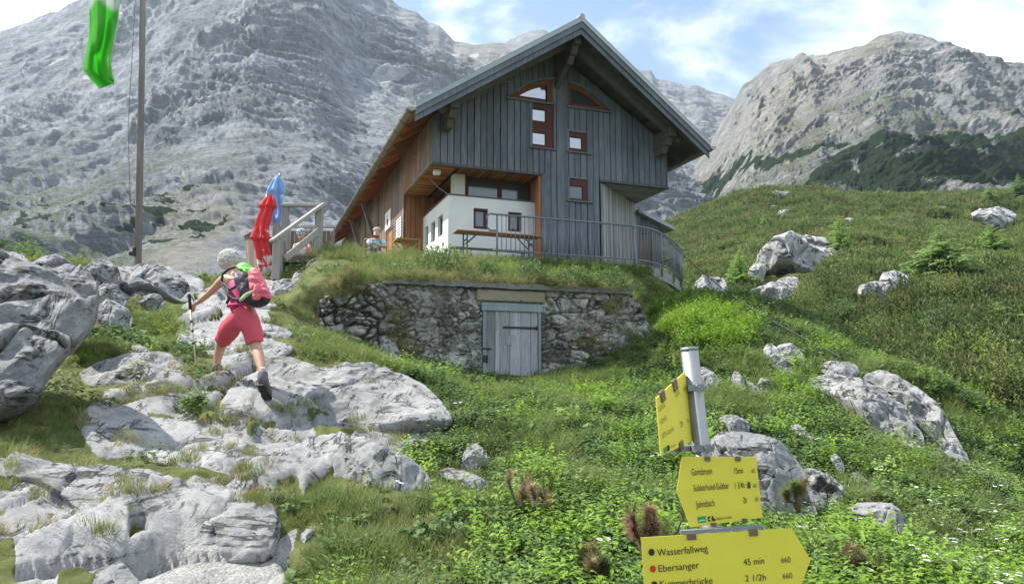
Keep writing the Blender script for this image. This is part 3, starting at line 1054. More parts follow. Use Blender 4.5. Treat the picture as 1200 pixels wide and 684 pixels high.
# left long wall (sunlit side)
side = lambda s, z, d: (-d, s, z)
mb = MB()
boards(mb, 0.0, 20.0, lambda y: 6.2 if y < 3.72 else 3.1, lambda y: 7.56, side, 0.17, [(5.55, 6.75, 3.1, 5.45)], thick=0.022)
mb.build("side_wall", M['side_wood'], hut, off=OFF)
mb = MB()
mb.box(0.004, 0.06, 0.05, 3.74, 6.21, 7.5).box(0.004, 0.06, 3.74, 20, 3.1, 7.5)
mb.build("inner_lining", M['dark_gap'], hut, off=OFF)
mb = MB()
mb.bar((-0.02, 0.0, 6.17), (-0.02, 3.72, 6.17), 0.09, 0.06, tint=0.7)
mb.build("drip_board", M['side_wood'], hut, off=OFF)
mb = MB()
mb.box(-0.03, 0.0, 5.5, 5.6, 3.1, 5.5).box(-0.03, 0.0, 6.7, 6.8, 3.1, 5.5).box(-0.03, 0.0, 5.5, 6.8, 5.45, 5.55)
dr = mb.build("door", M['frame_wood'], hut, off=OFF)
mb = MB()
for k in range(6):
    mb.box(-0.012, 0.03, 5.6 + k * 0.184, 5.6 + (k + 1) * 0.184 - 0.01, 3.1, 5.45, rg.random())
mb.build("door_leaf", M['warm_wood'], dr, off=OFF)

# right and rear walls close the building
mb = MB()
boards(mb, 2.07, 20.0, lambda y: 3.1, lambda y: 7.56, lambda s, z, d: (7.62 + d, s, z), 0.2)
boards(mb, 0.0, 2.07, lambda y: 6.2, lambda y: 7.56, lambda s, z, d: (7.62 + d, s, z), 0.2)
mb.build("side_wall", M['grey_wood'], hut, off=OFF)
mb = MB()
mb.box(7.56, 7.615, 0.06, 20, 6.2, 7.5).box(7.56, 7.615, 2.1, 20, 3.1, 6.2)
for k in range(16):
    a, b = 7.6 * k / 16, 7.6 * (k + 1) / 16
    mb.prism([(a, 19.9, 3.1), (b, 19.9, 3.1), (b, 19.9, ztop(b, 0.3)), (a, 19.9, ztop(a, 0.3))], (0, 0.08, 0))
mb.build("rear_wall", M['dark_gap'], hut, off=OFF)

# ---- roof
for sgn, xe in ((-1, EL), (1, ER)):
    ze = ztop(xe)
    mb = MB()
    mb.prism([(xe, YE, ze), (APX, YA, ZAP), (APX, YB, ZAP), (xe, YB, ze)], (0, 0, -0.06), 0.5)
    n = 9
    for k in range(1, 34):                               # standing seams
        y = YA + 0.62 * k
        if y < YE:
            continue
        mb.bar((xe, y, ze + 0.012), (APX, y, ZAP + 0.012), 0.03, 0.03)
    mb.build("roof", M['roof_metal'], hut, off=OFF)
    mb = MB()                                            # boarded underside, planks along the house
    n = 30
    for k in range(n):
        f0, f1 = k / n, (k + 1) / n - 0.004
        a, b = xe + 0.03 + (APX - xe - 0.03) * f0, xe + 0.03 + (APX - xe - 0.03) * f1
        yf0, yf1 = YE + (YA - YE) * f0 + 0.03, YE + (YA - YE) * f1 + 0.03
        za, zb_ = ztop(a, 0.064), ztop(b, 0.064)
        mb.prism([(a, yf0, za), (b, yf1, zb_), (b, YB, zb_), (a, YB, za)], (0, 0, -0.03), rg.random())
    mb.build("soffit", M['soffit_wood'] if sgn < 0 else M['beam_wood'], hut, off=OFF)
    k = 0
    for y in [-0.95] + [0.25 + 0.95 * i for i in range(20)]:
        mb = MB()
        xi = APX
        mb.bar((xe + sgn * -0.06 * -1 * 0 + (0.08 if sgn < 0 else -0.08), y, ztop(xe, 0.18) + 0.05), (APX, y, ZAP - 0.18), 0.10, 0.15, tint=rg.random())
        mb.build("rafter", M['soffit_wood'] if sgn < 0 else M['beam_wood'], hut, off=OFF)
    # verge: board, lower board, metal edge
    mb = MB()
    d = np.array([0, 0.035, 0])
    mb.prism([(xe, YE - 0.02, ze - 0.02), (APX, YA - 0.02, ZAP - 0.02), (APX, YA - 0.02, ZAP - 0.27), (xe, YE - 0.02, ze - 0.27)], d, 0.62)
    mb.prism([(xe, YE + 0.03, ze - 0.24), (APX, YA + 0.03, ZAP - 0.24), (APX, YA + 0.03, ZAP - 0.44), (xe, YE + 0.03, ze - 0.44)], d, 0.4)
    mb.build("verge_board", M['grey_wood'], hut, off=OFF)
    mb = MB()
    mb.prism([(xe, YE - 0.05, ze + 0.05), (APX, YA - 0.05, ZAP + 0.05), (APX, YA - 0.05, ZAP - 0.09), (xe, YE - 0.05, ze - 0.09)], (0, 0.022, 0), 0.5)
    mb.prism([(xe, YE - 0.05, ze + 0.055), (APX, YA - 0.05, ZAP + 0.055), (APX, YA + 0.16, ZAP + 0.055), (xe, YE + 0.16, ze + 0.055)], (0, 0, 0.012), 0.5)
    mb.build("metal_verge", M['roof_metal'], hut, off=OFF)
    # gutter with brackets
    gx, gz = xe + sgn * 0.10, ze - 0.07
    mb = MB()
    arc = [(1.35 * math.cos(a), 1.35 * math.sin(a)) for a in np.linspace(math.pi, 2 * math.pi, 9)]
    prof = [(gx + 0.085 * c, gz + 0.085 * s) for c, s in arc] + [(gx + 0.078 * c, gz + 0.078 * s + 0.001) for c, s in arc[::-1]]
    mb.prism([(x, YE - 0.04, z) for x, z in prof], (0, YB - YE, 0))
    mb.prism([(gx + 0.08 * c, YE - 0.035, gz + 0.08 * s) for c, s in arc], (0, 0.01, 0))
    gut = mb.build("gutter", M['gutter_metal'], hut, off=OFF)
    for i in range(24):
        y = YE + 0.12 + i * 0.85
        mb = MB()
        pr = [(gx + 0.10 * c, gz + 0.10 * s) for c, s in arc] + [(gx + 0.088 * c, gz + 0.088 * s) for c, s in arc[::-1]]
        mb.prism([(x, y, z) for x, z in pr], (0, 0.035, 0))
        mb.build("gutter_bracket", M['gutter_metal'], gut, off=OFF)
mb = MB()
mb.tube([(APX, YA - 0.06, ZAP + 0.05), (APX, YB, ZAP + 0.05)], 0.085, 10)
mb.build("ridge_cap", M['roof_metal'], hut, off=OFF)

# ---- purlins with stepped corbels
for x, z, y1, big in ((0.36, ztop(0.36, 0.40), -1.0, 0), (APX, ZAP - 0.46, -1.55, 1), (7.26, ztop(7.26, 0.40), -1.0, 0)):
    mb = MB()
    mb.box(x - 0.12, x + 0.12, y1, 0.3, z - 0.16, z + 0.14, 0.5)
    mb.box(x - 0.11, x + 0.11, y1 + 0.28, 0.3, z - 0.36, z - 0.164, 0.35)
    mb.box(x - 0.10, x + 0.10, y1 + 0.55, 0.3, z - 0.56, z - 0.364, 0.45)
    mb.prism([(x - 0.10, y1 + 0.28, z - 0.36), (x - 0.10, y1 + 0.14, z - 0.164), (x - 0.10, y1 + 0.28, z - 0.164)], (0.20, 0, 0), 0.6)
    mb.prism([(x - 0.09, y1 + 0.55, z - 0.56), (x - 0.09, y1 + 0.38, z - 0.364), (x - 0.09, y1 + 0.55, z - 0.364)], (0.18, 0, 0), 0.6)
    if big:
        mb.bar((x, 0.0, z - 0.85), (x, y1 + 0.75, z - 0.42), 0.16, 0.2, tint=0.6)
    mb.build("purlin", M['beam_wood'], hut, off=OFF, bevel=0.012)
for xa in (0.0, 7.64):                                   # flying rafters of the gable
    mb = MB()
    mb.bar((xa, -0.72, ztop(xa, 0.36)), (APX, -1.0, ZAP - 0.36), 0.13, 0.2, tint=0.8)
    mb.build("flying_rafter", M['beam_wood'], hut, off=OFF)
for y in (8.6, 11.8):                         # diagonal braces under the sunlit eaves
    mb = MB()
    mb.bar((0.0, y, 5.2), (-0.66, y, 7.0), 0.12, 0.14, tint=0.4)
    mb.bar((-0.02, y, 5.0), (-0.02, y, 7.3), 0.06, 0.14, tint=0.5)
    mb.build("eaves_brace", M['beam_wood'], hut, off=OFF)


# ---- windows
def window(x0, x1, z0, z1, panes, frame=M['frame_wood'], y=0.0, pane=M['pane'], trim=True, pl=None):
    pl = pl or (lambda a, b, c: (a, b, c))

    def bx(m, a0, a1, b0, b1, c0, c1, tint=0.5):
        p = [pl(a, b, c) for c in (c0, c1) for b in (b0, b1) for a in (a0, a1)]
        m.add(p, [(0, 2, 3, 1), (4, 5, 7, 6), (0, 1, 5, 4), (2, 6, 7, 3), (0, 4, 6, 2), (1, 3, 7, 5)], tint)
    m = MB()
    xs = sorted({x0, x1} | {a for p in panes for a in p[:2]})
    bx(m, x0, x1, y - 0.02, y + 0.05, z0, min(p[2] for p in panes))
    bx(m, x0, x1, y - 0.02, y + 0.05, max(p[3] for p in panes), z1)
    pz0, pz1 = min(p[2] for p in panes), max(p[3] for p in panes)
    px0, px1 = min(p[0] for p in panes), max(p[1] for p in panes)
    bx(m, x0, px0, y - 0.02, y + 0.05, pz0, pz1, 0.3)
    bx(m, px1, x1, y - 0.02, y + 0.05, pz0, pz1, 0.6)
    srt = sorted(panes, key=lambda p: p[2])
    for a, b in zip(srt, srt[1:]):
        if b[2] > a[3]:
            bx(m, px0, px1, y - 0.02, y + 0.05, a[3], b[2])
    w = m.build("window", frame, hut, off=OFF)
    for p in panes:
        m = MB()
        bx(m, p[0], p[1], y + 0.02, y + 0.035, p[2], p[3])
        m.build("pane", pane, w, off=OFF)
        m = MB()
        b_ = 0.018
        bx(m, p[0], p[1], y - 0.005, y + 0.0195, p[2], p[2] + b_)
        bx(m, p[0], p[1], y - 0.005, y + 0.0195, p[3] - b_, p[3])
        bx(m, p[0], p[0] + b_, y - 0.005, y + 0.0195, p[2] + b_, p[3] - b_)
        bx(m, p[1] - b_, p[1], y - 0.005, y + 0.0195, p[2] + b_, p[3] - b_)
        m.build("glazing_bead", frame, w, off=OFF)
    if trim:
        m = MB()
        bx(m, x0 - 0.07, x0 - 0.002, y - 0.06, y, z0 - 0.02, z1 + 0.05, 0.6)
        bx(m, x1 + 0.002, x1 + 0.07, y - 0.06, y, z0 - 0.02, z1 + 0.05, 0.6)
        bx(m, x0, x1, y - 0.06, y, z1 + 0.002, z1 + 0.05, 0.7)
        bx(m, x0 - 0.09, x1 + 0.09, y - 0.10, y, z0 - 0.06, z0 - 0.022, 0.2)
        m.build("window_trim", M['grey_wood'], w, off=OFF)
    return w


def px_rect(u0, v0, u1, v1, c=0.0):
    a, b = on_y(u0, v0, c), on_y(u1, v1, c)
    return (a[0], b[0], b[2], a[2])


window(2.99, 3.70, 7.0, 8.36, [px_rect(623, 127, 639.5, 143.5), px_rect(623, 154.5, 639.5, 171)], trim=True)
window(4.20, 4.86, 7.0, 7.60, [px_rect(667, 160, 682, 175.5)])
window(4.20, 4.86, 5.48, 6.14, [px_rect(667, 217, 683, 234)], pane=M['dim_pane'])
for right in (False, True):
    x0, x1 = (2.22, 3.68) if not right else (4.18, 5.62)
    xs = np.linspace(x0, x1, 17)
    outer = [(x, arch_h(x, right)) for x in xs]
    f = 0.14
    if not right:
        inner = [(x, arch_h(x, right) - f * 1.2) for x in np.linspace(x0 + 0.36, x1 - 0.22, 13)]
    else:
        inner = [(x, arch_h(x, right) - f * 1.2) for x in np.linspace(x0 + 0.10, x1 - 0.36, 13)]
    base_in = ARCH_Z + 0.10
    inner = [(x, max(z, base_in + 0.005)) for x, z in inner]
    m = MB()
    for k in range(16):                                # crown of the frame, cut to strips between outer and inner curve
        a, b = outer[k], outer[k + 1]

        def low(x):
            if x < inner[0][0] - 1e-6 or x > inner[-1][0] + 1e-6:
                return ARCH_Z
            return float(np.interp(x, [q[0] for q in inner], [q[1] for q in inner]))
        mid = (a[0] + b[0]) / 2
        la, lb = (low(a[0]), low(b[0])) if low(mid) > ARCH_Z else (ARCH_Z, ARCH_Z)
        if la == ARCH_Z and lb > ARCH_Z or lb == ARCH_Z and la > ARCH_Z:
            la = lb = low(mid)
        if min(a[1] - la, b[1] - lb) > 0.001 or a[1] - la > 0.001 or b[1] - lb > 0.001:
            m.prism([(a[0], -0.045, la), (b[0], -0.045, lb), (b[0], -0.045, max(b[1], lb + 0.002)), (a[0], -0.045, max(a[1], la + 0.002))], (0, 0.08, 0), 0.5)
    m.box(inner[0][0], inner[-1][0], -0.045, 0.035, ARCH_Z, base_in, 0.3)
    w = m.build("arched_window", M['arch_wood'], hut, off=OFF)
    m = MB()
    pl_ = [(x, 0.012, z) for x, z in inner] + [(inner[-1][0], 0.012, base_in), (inner[0][0], 0.012, base_in)]
    m.prism(pl_, (0, 0.02, 0))
    m.build("pane", M['dim_pane'] if right else M['pane'], w, off=OFF)
    m = MB()
    for k in range(16):
        a, b = outer[k], outer[k + 1]
        m.bar((a[0], -0.06, a[1] + 0.03), (b[0], -0.06, b[1] + 0.03), 0.12, 0.05, tint=0.6)
    m.box(x0 - 0.05, x1 + 0.05, -0.10, -0.03, ARCH_Z - 0.06, ARCH_Z - 0.004, 0.2)
    m.build("window_trim", M['grey_wood'], w, off=OFF)

# ---- recess under the left overhang
WB = 0.55
WBL = 0.62
mb = MB()
boards(mb, 0.02, 3.34, lambda x: 3.1, lambda x: 6.14, lambda s, z, d: (s, 3.72 - d, z), 0.16)
mb.build("recess_wall", M['warm_wood'], hut, off=OFF)
mb = MB()
mb.box(0.0, 3.36, 3.725, 3.78, 3.1, 6.3).box(3.345, 3.40, 0.06, 3.72, 3.1, 6.18)
mb.build("inner_lining", M['dark_gap'], hut, off=OFF)
mb = MB()
boards(mb, 0.03, WB + 0.6, lambda y: 3.1, lambda y: 6.14, lambda s, z, d: (3.342 - d, s, z), 0.13)
mb.box(3.22, 3.34, 0.0, 0.08, 3.2, 6.14, 0.8)
mb.build("reveal_boards", M['warm_wood'], hut, off=OFF)
mb = MB()
x = 0.05
while x < 3.3:
    if x > 0.75:
        mb.box(x, x + 0.13, 0.12, 3.7, 6.145, 6.175, rg.random())
    x += 0.165
y = 0.14
while y < 3.65:
    mb.box(0.04, 0.74, y, y + 0.12, 6.145, 6.175, rg.random())
    y += 0.15
mb.build("recess_soffit", M['warm_wood'], hut, off=OFF)
mb = MB()
mb.box(0.0, 3.4, 0.1, 3.75, 6.178, 6.195)
mb.build("inner_lining", M['dark_gap'], hut, off=OFF)

# white rendered porch with openings cut for its windows
def wall_with_holes(m, a0, a1, z0, z1, holes, plane, thick):
    xs = sorted({a0, a1} | {h[0] for h in holes} | {h[1] for h in holes})
    for p, q in zip(xs, xs[1:]):
        mid = (p + q) / 2
        lo = z0
        for h in sorted([h for h in holes if h[0] < mid < h[1]], key=lambda h: h[2]) + [(0, 0, z1, z1)]:
            if h[2] - lo > 1e-4:
                pl4 = [plane(p, lo, 0), plane(q, lo, 0), plane(q, h[2], 0), plane(p, h[2], 0)]
                m.prism(pl4, np.array(plane(p, lo, thick)) - np.array(plane(p, lo, 0)))
            lo = h[3]


hf = [px_rect(555, 243.5, 572, 269, WB), px_rect(595.5, 248, 611.5, 272, WB)]
hf = [(min(h[0], h[1]), max(h[0], h[1]), min(h[2:]), max(h[2:])) for h in hf]
hl = []
for (u0, v0, u1, v1) in ((513.2, 249.0, 518.6, 274), (505.2, 256.5, 509.6, 281), (498.0, 263.5, 501.6, 286)):
    a, b = on_x(u0, v0, WBL), on_x(u1, v1, WBL)
    hl.append((min(a[1], b[1]), max(a[1], b[1]), b[2] - 0.02, b[2] + 0.62))
PT = 5.45
mb = MB()
wall_with_holes(mb, WBL, 3.336, 3.1, PT, hf, lambda s, z, d: (s, WB + d, z), 0.2)
wall_with_holes(mb, WB + 0.2, 3.69, 3.1, PT, hl, lambda s, z, d: (WBL + d, s, z), 0.2)
mb.build("porch_wall", M['plaster'], hut, off=OFF)
mb = MB()
mb.box(WBL - 0.03, 3.3, WB - 0.03, 3.68, PT + 0.002, PT + 0.035)
mb.build("porch_coping", M['beam_wood'], hut, off=OFF)
for h in hf:
    window(h[0] + 0.002, h[1] - 0.002, h[2] + 0.002, h[3] - 0.002, [(h[0] + 0.07, h[1] - 0.09, h[2] + 0.08, h[3] - 0.06)], y=WB + 0.09, pane=M['dim_pane'], trim=False)
for h in hl:
    window(h[0] + 0.002, h[1] - 0.002, h[2] + 0.002, h[3] - 0.002, [(h[0] + 0.06, h[1] - 0.06, h[2] + 0.07, h[3] - 0.06)], y=0.1, pane=M['dim_pane'],
           frame=M['beam_wood'], trim=False, pl=lambda a, b, c: (WBL + b, a, c))
mb = MB()
mb.box(0.82, 1.16, WB + 0.15, WB + 0.5, PT + 0.036, 6.142)
mb.build("porch_pillar", mat_plain("cream_pillar", (0.55, 0.55, 0.46), 0.85, var=0.05), hut, off=OFF)
mb = MB()
for a, b in ((1.17, 1.32), (2.25, 2.38), (3.2, 3.34)):
    mb.box(a, b, WB + 0.32, WB + 0.42, PT + 0.036, 6.142)
mb.box(1.32, 2.25, WB + 0.32, WB + 0.42, PT + 0.036, PT + 0.12).box(2.38, 3.2, WB + 0.32, WB + 0.42, PT + 0.036, PT + 0.12)
wb_ = mb.build("window_band", M['frame_wood'], hut, off=OFF)
for a, b in ((1.32, 2.25), (2.38, 3.2)):
    MB().box(a, b, WB + 0.36, WB + 0.375, PT + 0.12, 6.14).build("pane", M['dim_pane'], wb_, off=OFF)
mb = MB()
l = on_y(512, 198, 0.5)
mb.box(l[0] - 0.10, l[0] + 0.10, 0.42, 0.6, 6.0, 6.14)
mb.build("soffit_lamp", M['white'], hut, off=OFF, bevel=0.02)

# ---- right: diagonal ground-floor wall and bay soffit
DA, DB = np.array([5.26, 0.0]), np.array([7.66, 2.07])
dv = DB - DA
dl = float(np.hypot(*dv))
du, dn = dv / dl, np.array([dv[1], -dv[0]]) / dl
dpl = lambda s, z, d: (*(DA + du * s + dn * d), z)
mb = MB()
boards(mb, 0.0, dl, lambda s: 3.1, lambda s: 6.12, dpl, 0.135, thick=0.02, gap=0.02, rnd=0.02)
mb.build("splayed_wall", M['pale_wood'], hut, off=OFF)
mb = MB()
mb.prism([dpl(0, 3.1, -0.005), dpl(dl, 3.1, -0.005), dpl(dl, 6.12, -0.005), dpl(0, 6.12, -0.005)], (-dn[0] * 0.05, -dn[1] * 0.05, 0))
mb.build("inner_lining", M['dark_gap'], hut, off=OFF)
mb = MB()
y = 0.02
while y < 2.05:
    y1 = min(y + 0.125, 2.07)
    xa, xb = DA[0] + (y + 0.02) / dv[1] * dv[0], DA[0] + y1 / dv[1] * dv[0]
    mb.prism([(xa, y, 6.13), (7.64, y, 6.13), (7.64, y1 - 0.015, 6.13), (xb, y1 - 0.015, 6.13)], (0, 0, 0.03), rg.random())
    y = y1
mb.build("bay_soffit", M['pale_wood'], hut, off=OFF)
mb = MB()
mb.prism([(5.2, 0.07, 6.165), (7.64, 0.07, 6.165), (7.64, 2.1, 6.165)], (0, 0, 0.025))
mb.build("inner_lining", M['dark_gap'], hut, off=OFF)

# ---- annexe with lean-to roof behind the terrace
AY = 2.12
a0, a1 = on_y(746, 248, AY), on_y(785, 268, AY)
axl, axr = 7.68, on_y(772, 285, AY)[0]
zr = lambda x: a0[2] + (a1[2] - a0[2]) * (x - a0[0]) / (a1[0] - a0[0])
mb = MB()
boards(mb, axl, axr, lambda x: 3.1, lambda x: zr(x) - 0.12, lambda s, z, d: (s, AY - d, z), 0.19, [(7.86, 8.30, 3.1, 5.15)])
boards(mb, AY, AY + 7, lambda x: 3.1, lambda x: zr(axr) - 0.12, lambda s, z, d: (axr + d, s, z), 0.19)
mb.build("annexe_wall", M['grey_wood'], hut, off=OFF)
mb = MB()
mb.prism([(axl, AY + 0.01, 3.1), (axr - 0.01, AY + 0.01, 3.1), (axr - 0.01, AY + 0.01, zr(axr) - 0.14), (axl, AY + 0.01, zr(axl) - 0.14)], (0, 6.9, 0))
mb.build("inner_lining", M['dark_gap'], hut, off=OFF)
mb = MB()
mb.prism([(7.66, AY - 0.3, zr(7.66)), (a1[0], AY - 0.3, a1[2]), (a1[0], AY - 0.3, a1[2] - 0.11), (7.66, AY - 0.3, zr(7.66) - 0.11)], (0, 7.5, 0))
mb.build("annexe_roof", M['roof_metal'], hut, off=OFF)
mb = MB()
mb.box(7.87, 8.29, AY + 0.002, AY + 0.009, 3.3, 5.13, 0.2)
mb.box(7.80, 7.87, AY - 0.05, AY - 0.03, 3.3, 5.2, 0.5).box(8.29, 8.36, AY - 0.05, AY - 0.03, 3.3, 5.2, 0.5)
mb.build("annexe_door", M['deck_dark'], hut, off=OFF)

# a thin electric cable strung over the facade
pts = [on_y(u, v, -0.12) for u, v in ((492, 128), (520, 122), (545, 116), (560, 112), (590, 96), (608, 94), (628, 98), (650, 91), (668, 96), (700, 108), (714, 118))]
cv = []
for a, b in zip(pts, pts[1:]):
    for k in range(4):
        f = k / 4
        cv.append(a + (b - a) * f - np.array([0, 0, 0.03 * math.sin(math.pi * f)]))
MB().tube(cv, 0.006, 5).build("facade_cable", M['pale_wood'], hut, off=OFF)
for (a, b) in (((448, 158), (490, 187)), ((502, 207), (526, 228))):
    pa, pb = on_x(*a, -0.7), on_x(*b, 0.0)
    if a[0] > 500:
        pa, pb = np.array([0.25, 1.4, 6.12]), np.array([WBL, WB, PT])
    MB().tube([pa, pa * 0.5 + pb * 0.5 - np.array([0, 0, 0.04]), pb], 0.008, 5).build("stay_cable", M['pale_wood'], hut, off=OFF)

# signs on the sunlit wall hang there as things of their own
def on_hut(name, label, cat, x, y, z):
    return tag(empty(name, wor(x, y, z), HA), label, cat)


sg = [on_x(453, 252, 0), on_x(460, 246, 0), on_x(460, 262, 0)]
cy, cz = (sg[0][1] + sg[1][1]) / 2, (sg[1][2] + sg[2][2]) / 2
ws = on_hut("wall_sign", "square white sign with a black emblem on the sunlit side wall", "sign", -0.05, cy, cz)
MB().box(-0.012, 0.012, -0.52, 0.52, -0.33, 0.33).build("panel", M['white'], ws)
mb = MB()
mb.box(-0.017, -0.0125, 0.08, 0.15, -0.22, 0.22)
ring = [(-0.017, -0.02 + 0.13 * math.cos(a), -0.09 + 0.13 * math.sin(a)) for a in np.linspace(0, 2 * math.pi, 15)[:-1]]
mb.prism(ring, (0.0045, 0, 0))
mb.build("emblem", M['black'], ws)
nb = on_hut("notice_board", "narrow white notice board with grey lines beside the hut door", "notice board", -0.05, 4.4, 5.18)
MB().box(-0.012, 0.012, -0.40, 0.40, -0.34, 0.34).build("panel", M['white'], nb)
mb = MB()
for k in range(6):
    mb.box(-0.017, -0.0125, -0.34, 0.34 - 0.1 * (k % 3), 0.24 - k * 0.1, 0.28 - k * 0.1)
mb.build("printed_lines", mat_plain("grey_print", (0.12, 0.13, 0.15), 0.7), nb)

# ================================================================== cellar wall under the terrace
def mat_stonewall():
    t = NT("old_rubble_masonry")
    p = t.pos()
    c, h = rock_color(t, p, 3.2, (0.46, 0.445, 0.40), (0.29, 0.283, 0.255), lich=1.0)
    tt = t.attr('tint')
    c = t.node('ShaderNodeHueSaturation', 0, Color=c, Value=t.math('ADD', 0.65, t.math('MULTIPLY', tt, 0.7)))
    mo = t.math('ADD', t.attr('mortar'), t.math('MULTIPLY', t.math('SUBTRACT', t.noise(p, 9.0, 5), 0.5), 1.0))
    c = t.mix(t.ramp(mo, 0.45, 0.7), c, t.mix(t.noise(p, 5.0, 5), (0.09, 0.085, 0.075), (0.26, 0.245, 0.215)))
    c = t.mix(t.math('MULTIPLY', t.ramp(t.noise(p, 1.1, 4), 0.52, 0.66), 0.35), c, (0.045, 0.038, 0.032))
    c = t.mix(t.math('MULTIPLY', t.ramp(t.noise(p, 3.3, 5), 0.56, 0.66), 0.7), c, (0.10, 0.10, 0.045))
    return t.done(c, 0.95, t.bump(h, 0.9, 0.04), spec=0.15)


dL, dR = on_y(563.5, 356, WALL_Y)[0], on_y(633.5, 356, WALL_Y)[0]
dT = on_y(600, 356, WALL_Y)[2]
cellar = tag(empty("cellar_wall", wor((WXL + WXR) / 2, WALL_Y + 0.3, 0.2), HA), "rough stone cellar wall with concrete cap and old wooden door below the terrace", "stone wall")
cxm = (WXL + WXR) / 2
COFF = (cxm, WALL_Y + 0.3, 0.2)
top_pts = [on_y(u, v, WALL_Y) for u, v in ((374, 352), (384, 346), (400, 338), (430, 333), (452, 331), (738, 344), (748, 362), (762, 384), (776, 402))]
tx, tz = [q[0] for q in top_pts], [q[2] for q in top_pts]
nx, nz = 420, 150
xs = np.linspace(tx[0], tx[-1], nx)
ZB = -0.5
zt_ = np.interp(xs, tx, tz)
zz = np.linspace(0, 1, nz)
WXg = np.repeat(xs[None], nz, 0).ravel()
WZg = (ZB + (zt_[None] - ZB) * zz[:, None]).ravel()
hole = (WXg > dL) & (WXg < dR) & (WZg < dT + 0.02)
q3 = np.stack([WXg, 0 * WXg + 3, WZg], -1)
cc = np.stack([WXg * 2.9, WZg * 4.6], -1) + 0.75 * np.stack([fbm(q3 * 2.2, 3), fbm(q3 * 2.2 + 8, 3)], -1)
f1, f2, cid, vec = cells(cc, 5)
sm = (cid % 5 < 2)
e1_ = f2 - f1
c1, c2, cid2, _v = cells(cc * 2.1 + 4, 8)
edge2 = np.where(sm, np.minimum(e1_, (c2 - c1) * 0.6), e1_)
cidx = np.where(sm, cid2, cid)
dry = sstep(on_y(455, 380, WALL_Y)[0], on_y(430, 380, WALL_Y)[0], WXg)      # left end: dry-laid blocks
rend = sstep(-0.22, 0.22, fbm(q3 * 1.1 + 30, 4)) * (1 - dry)                 # remains of rendering
out = 0.10 * sstep(0.0, 0.3, edge2) * (1 - 0.8 * rend) + 0.05 * ((cidx % 97) / 97 - 0.5) * (1 - 0.6 * rend) + 0.07 * fbm(q3 * 3, 4) + 0.055 * (ridged(q3 * 6, 4) - 0.3) + 0.03 * fbm(q3 * 18, 3)
out += dry * (0.10 * sstep(0.02, 0.3, e1_) - 0.03)
depth = np.where(hole, -0.35, out)
batter = (zt_[None] - (ZB + (zt_[None] - ZB) * zz[:, None])).ravel() * 0.06
WYg = WALL_Y - depth - batter
face = mesh_obj("masonry", np.stack([WXg, WYg, WZg], -1), grid_faces(nz, nx), mat_stonewall(), cellar, True,
                {'tint': (cidx % 89) / 89.0, 'mortar': (1 - sstep(0.02, 0.2, edge2)) * (1 - 0.75 * rend) + 0.30 * rend}, COFF)
mb = MB()                                             # core of the wall
for a, b in zip(range(len(tx) - 1), range(1, len(tx))):
    if tx[b] <= dL or tx[a] >= dR:
        mb.prism([(tx[a], WALL_Y + 0.22, ZB), (tx[b], WALL_Y + 0.22, ZB), (tx[b], WALL_Y + 0.22, tz[b] - 0.06), (tx[a], WALL_Y + 0.22, tz[a] - 0.06)], (0, 0.45, 0))
    else:
        mb.prism([(tx[a], WALL_Y + 0.42, ZB), (tx[b], WALL_Y + 0.42, ZB), (tx[b], WALL_Y + 0.42, tz[b] - 0.06), (tx[a], WALL_Y + 0.42, tz[a] - 0.06)], (0, 0.3, 0))
mb.build("wall_core", M['cap_concrete'], cellar, off=COFF)
ca, cb = on_y(452, 331, WALL_Y), on_y(736, 343.6, WALL_Y)
nxc = 60
mb = MB()
px, pz, py = [], [], []
rq = random.Random(3)
prev = None
for k in range(nxc + 1):
    f = k / nxc
    x = ca[0] + (cb[0] - ca[0]) * f
    z = ca[2] + (cb[2] - ca[2]) * f
    cur = (x, WALL_Y - 0.17 - rq.uniform(0, 0.025), z - 0.035 + rq.uniform(-0.012, 0.012), z + 0.075 + rq.uniform(-0.02, 0.012))
    if prev:
        a, b = prev, cur
        v = [(a[0], a[1], a[2]), (b[0], b[1], b[2]), (b[0], b[1] + 0.02, b[3]), (a[0], a[1] + 0.02, a[3]),
             (a[0], WALL_Y + 0.5, a[2]), (b[0], WALL_Y + 0.5, b[2]), (b[0], WALL_Y + 0.5, b[3]), (a[0], WALL_Y + 0.5, a[3])]
        mb.add(v, [(0, 1, 2, 3), (7, 6, 5, 4), (3, 2, 6, 7), (1, 0, 4, 5)] + ([(0, 3, 7, 4)] if k == 1 else []) + ([(1, 5, 6, 2)] if k == nxc else []), 0.5)
    prev = cur
mb.build("concrete_cap", M['cap_concrete'], cellar, off=COFF)
mb = MB()
mb.prism([(dL - 0.12, WALL_Y - 0.13, dT + 0.03), (dR + 0.05, WALL_Y - 0.13, dT + 0.03), (dR + 0.05, WALL_Y - 0.13, dT + 0.26), (dL - 0.12, WALL_Y - 0.13, dT + 0.26)], (0, 0.5, 0))
mb.build("lintel", mat_plain("sandy_lintel", (0.26, 0.225, 0.15), 0.9, var=0.35, scale=4.0, bump=0.3), cellar, off=COFF, bevel=0.02)
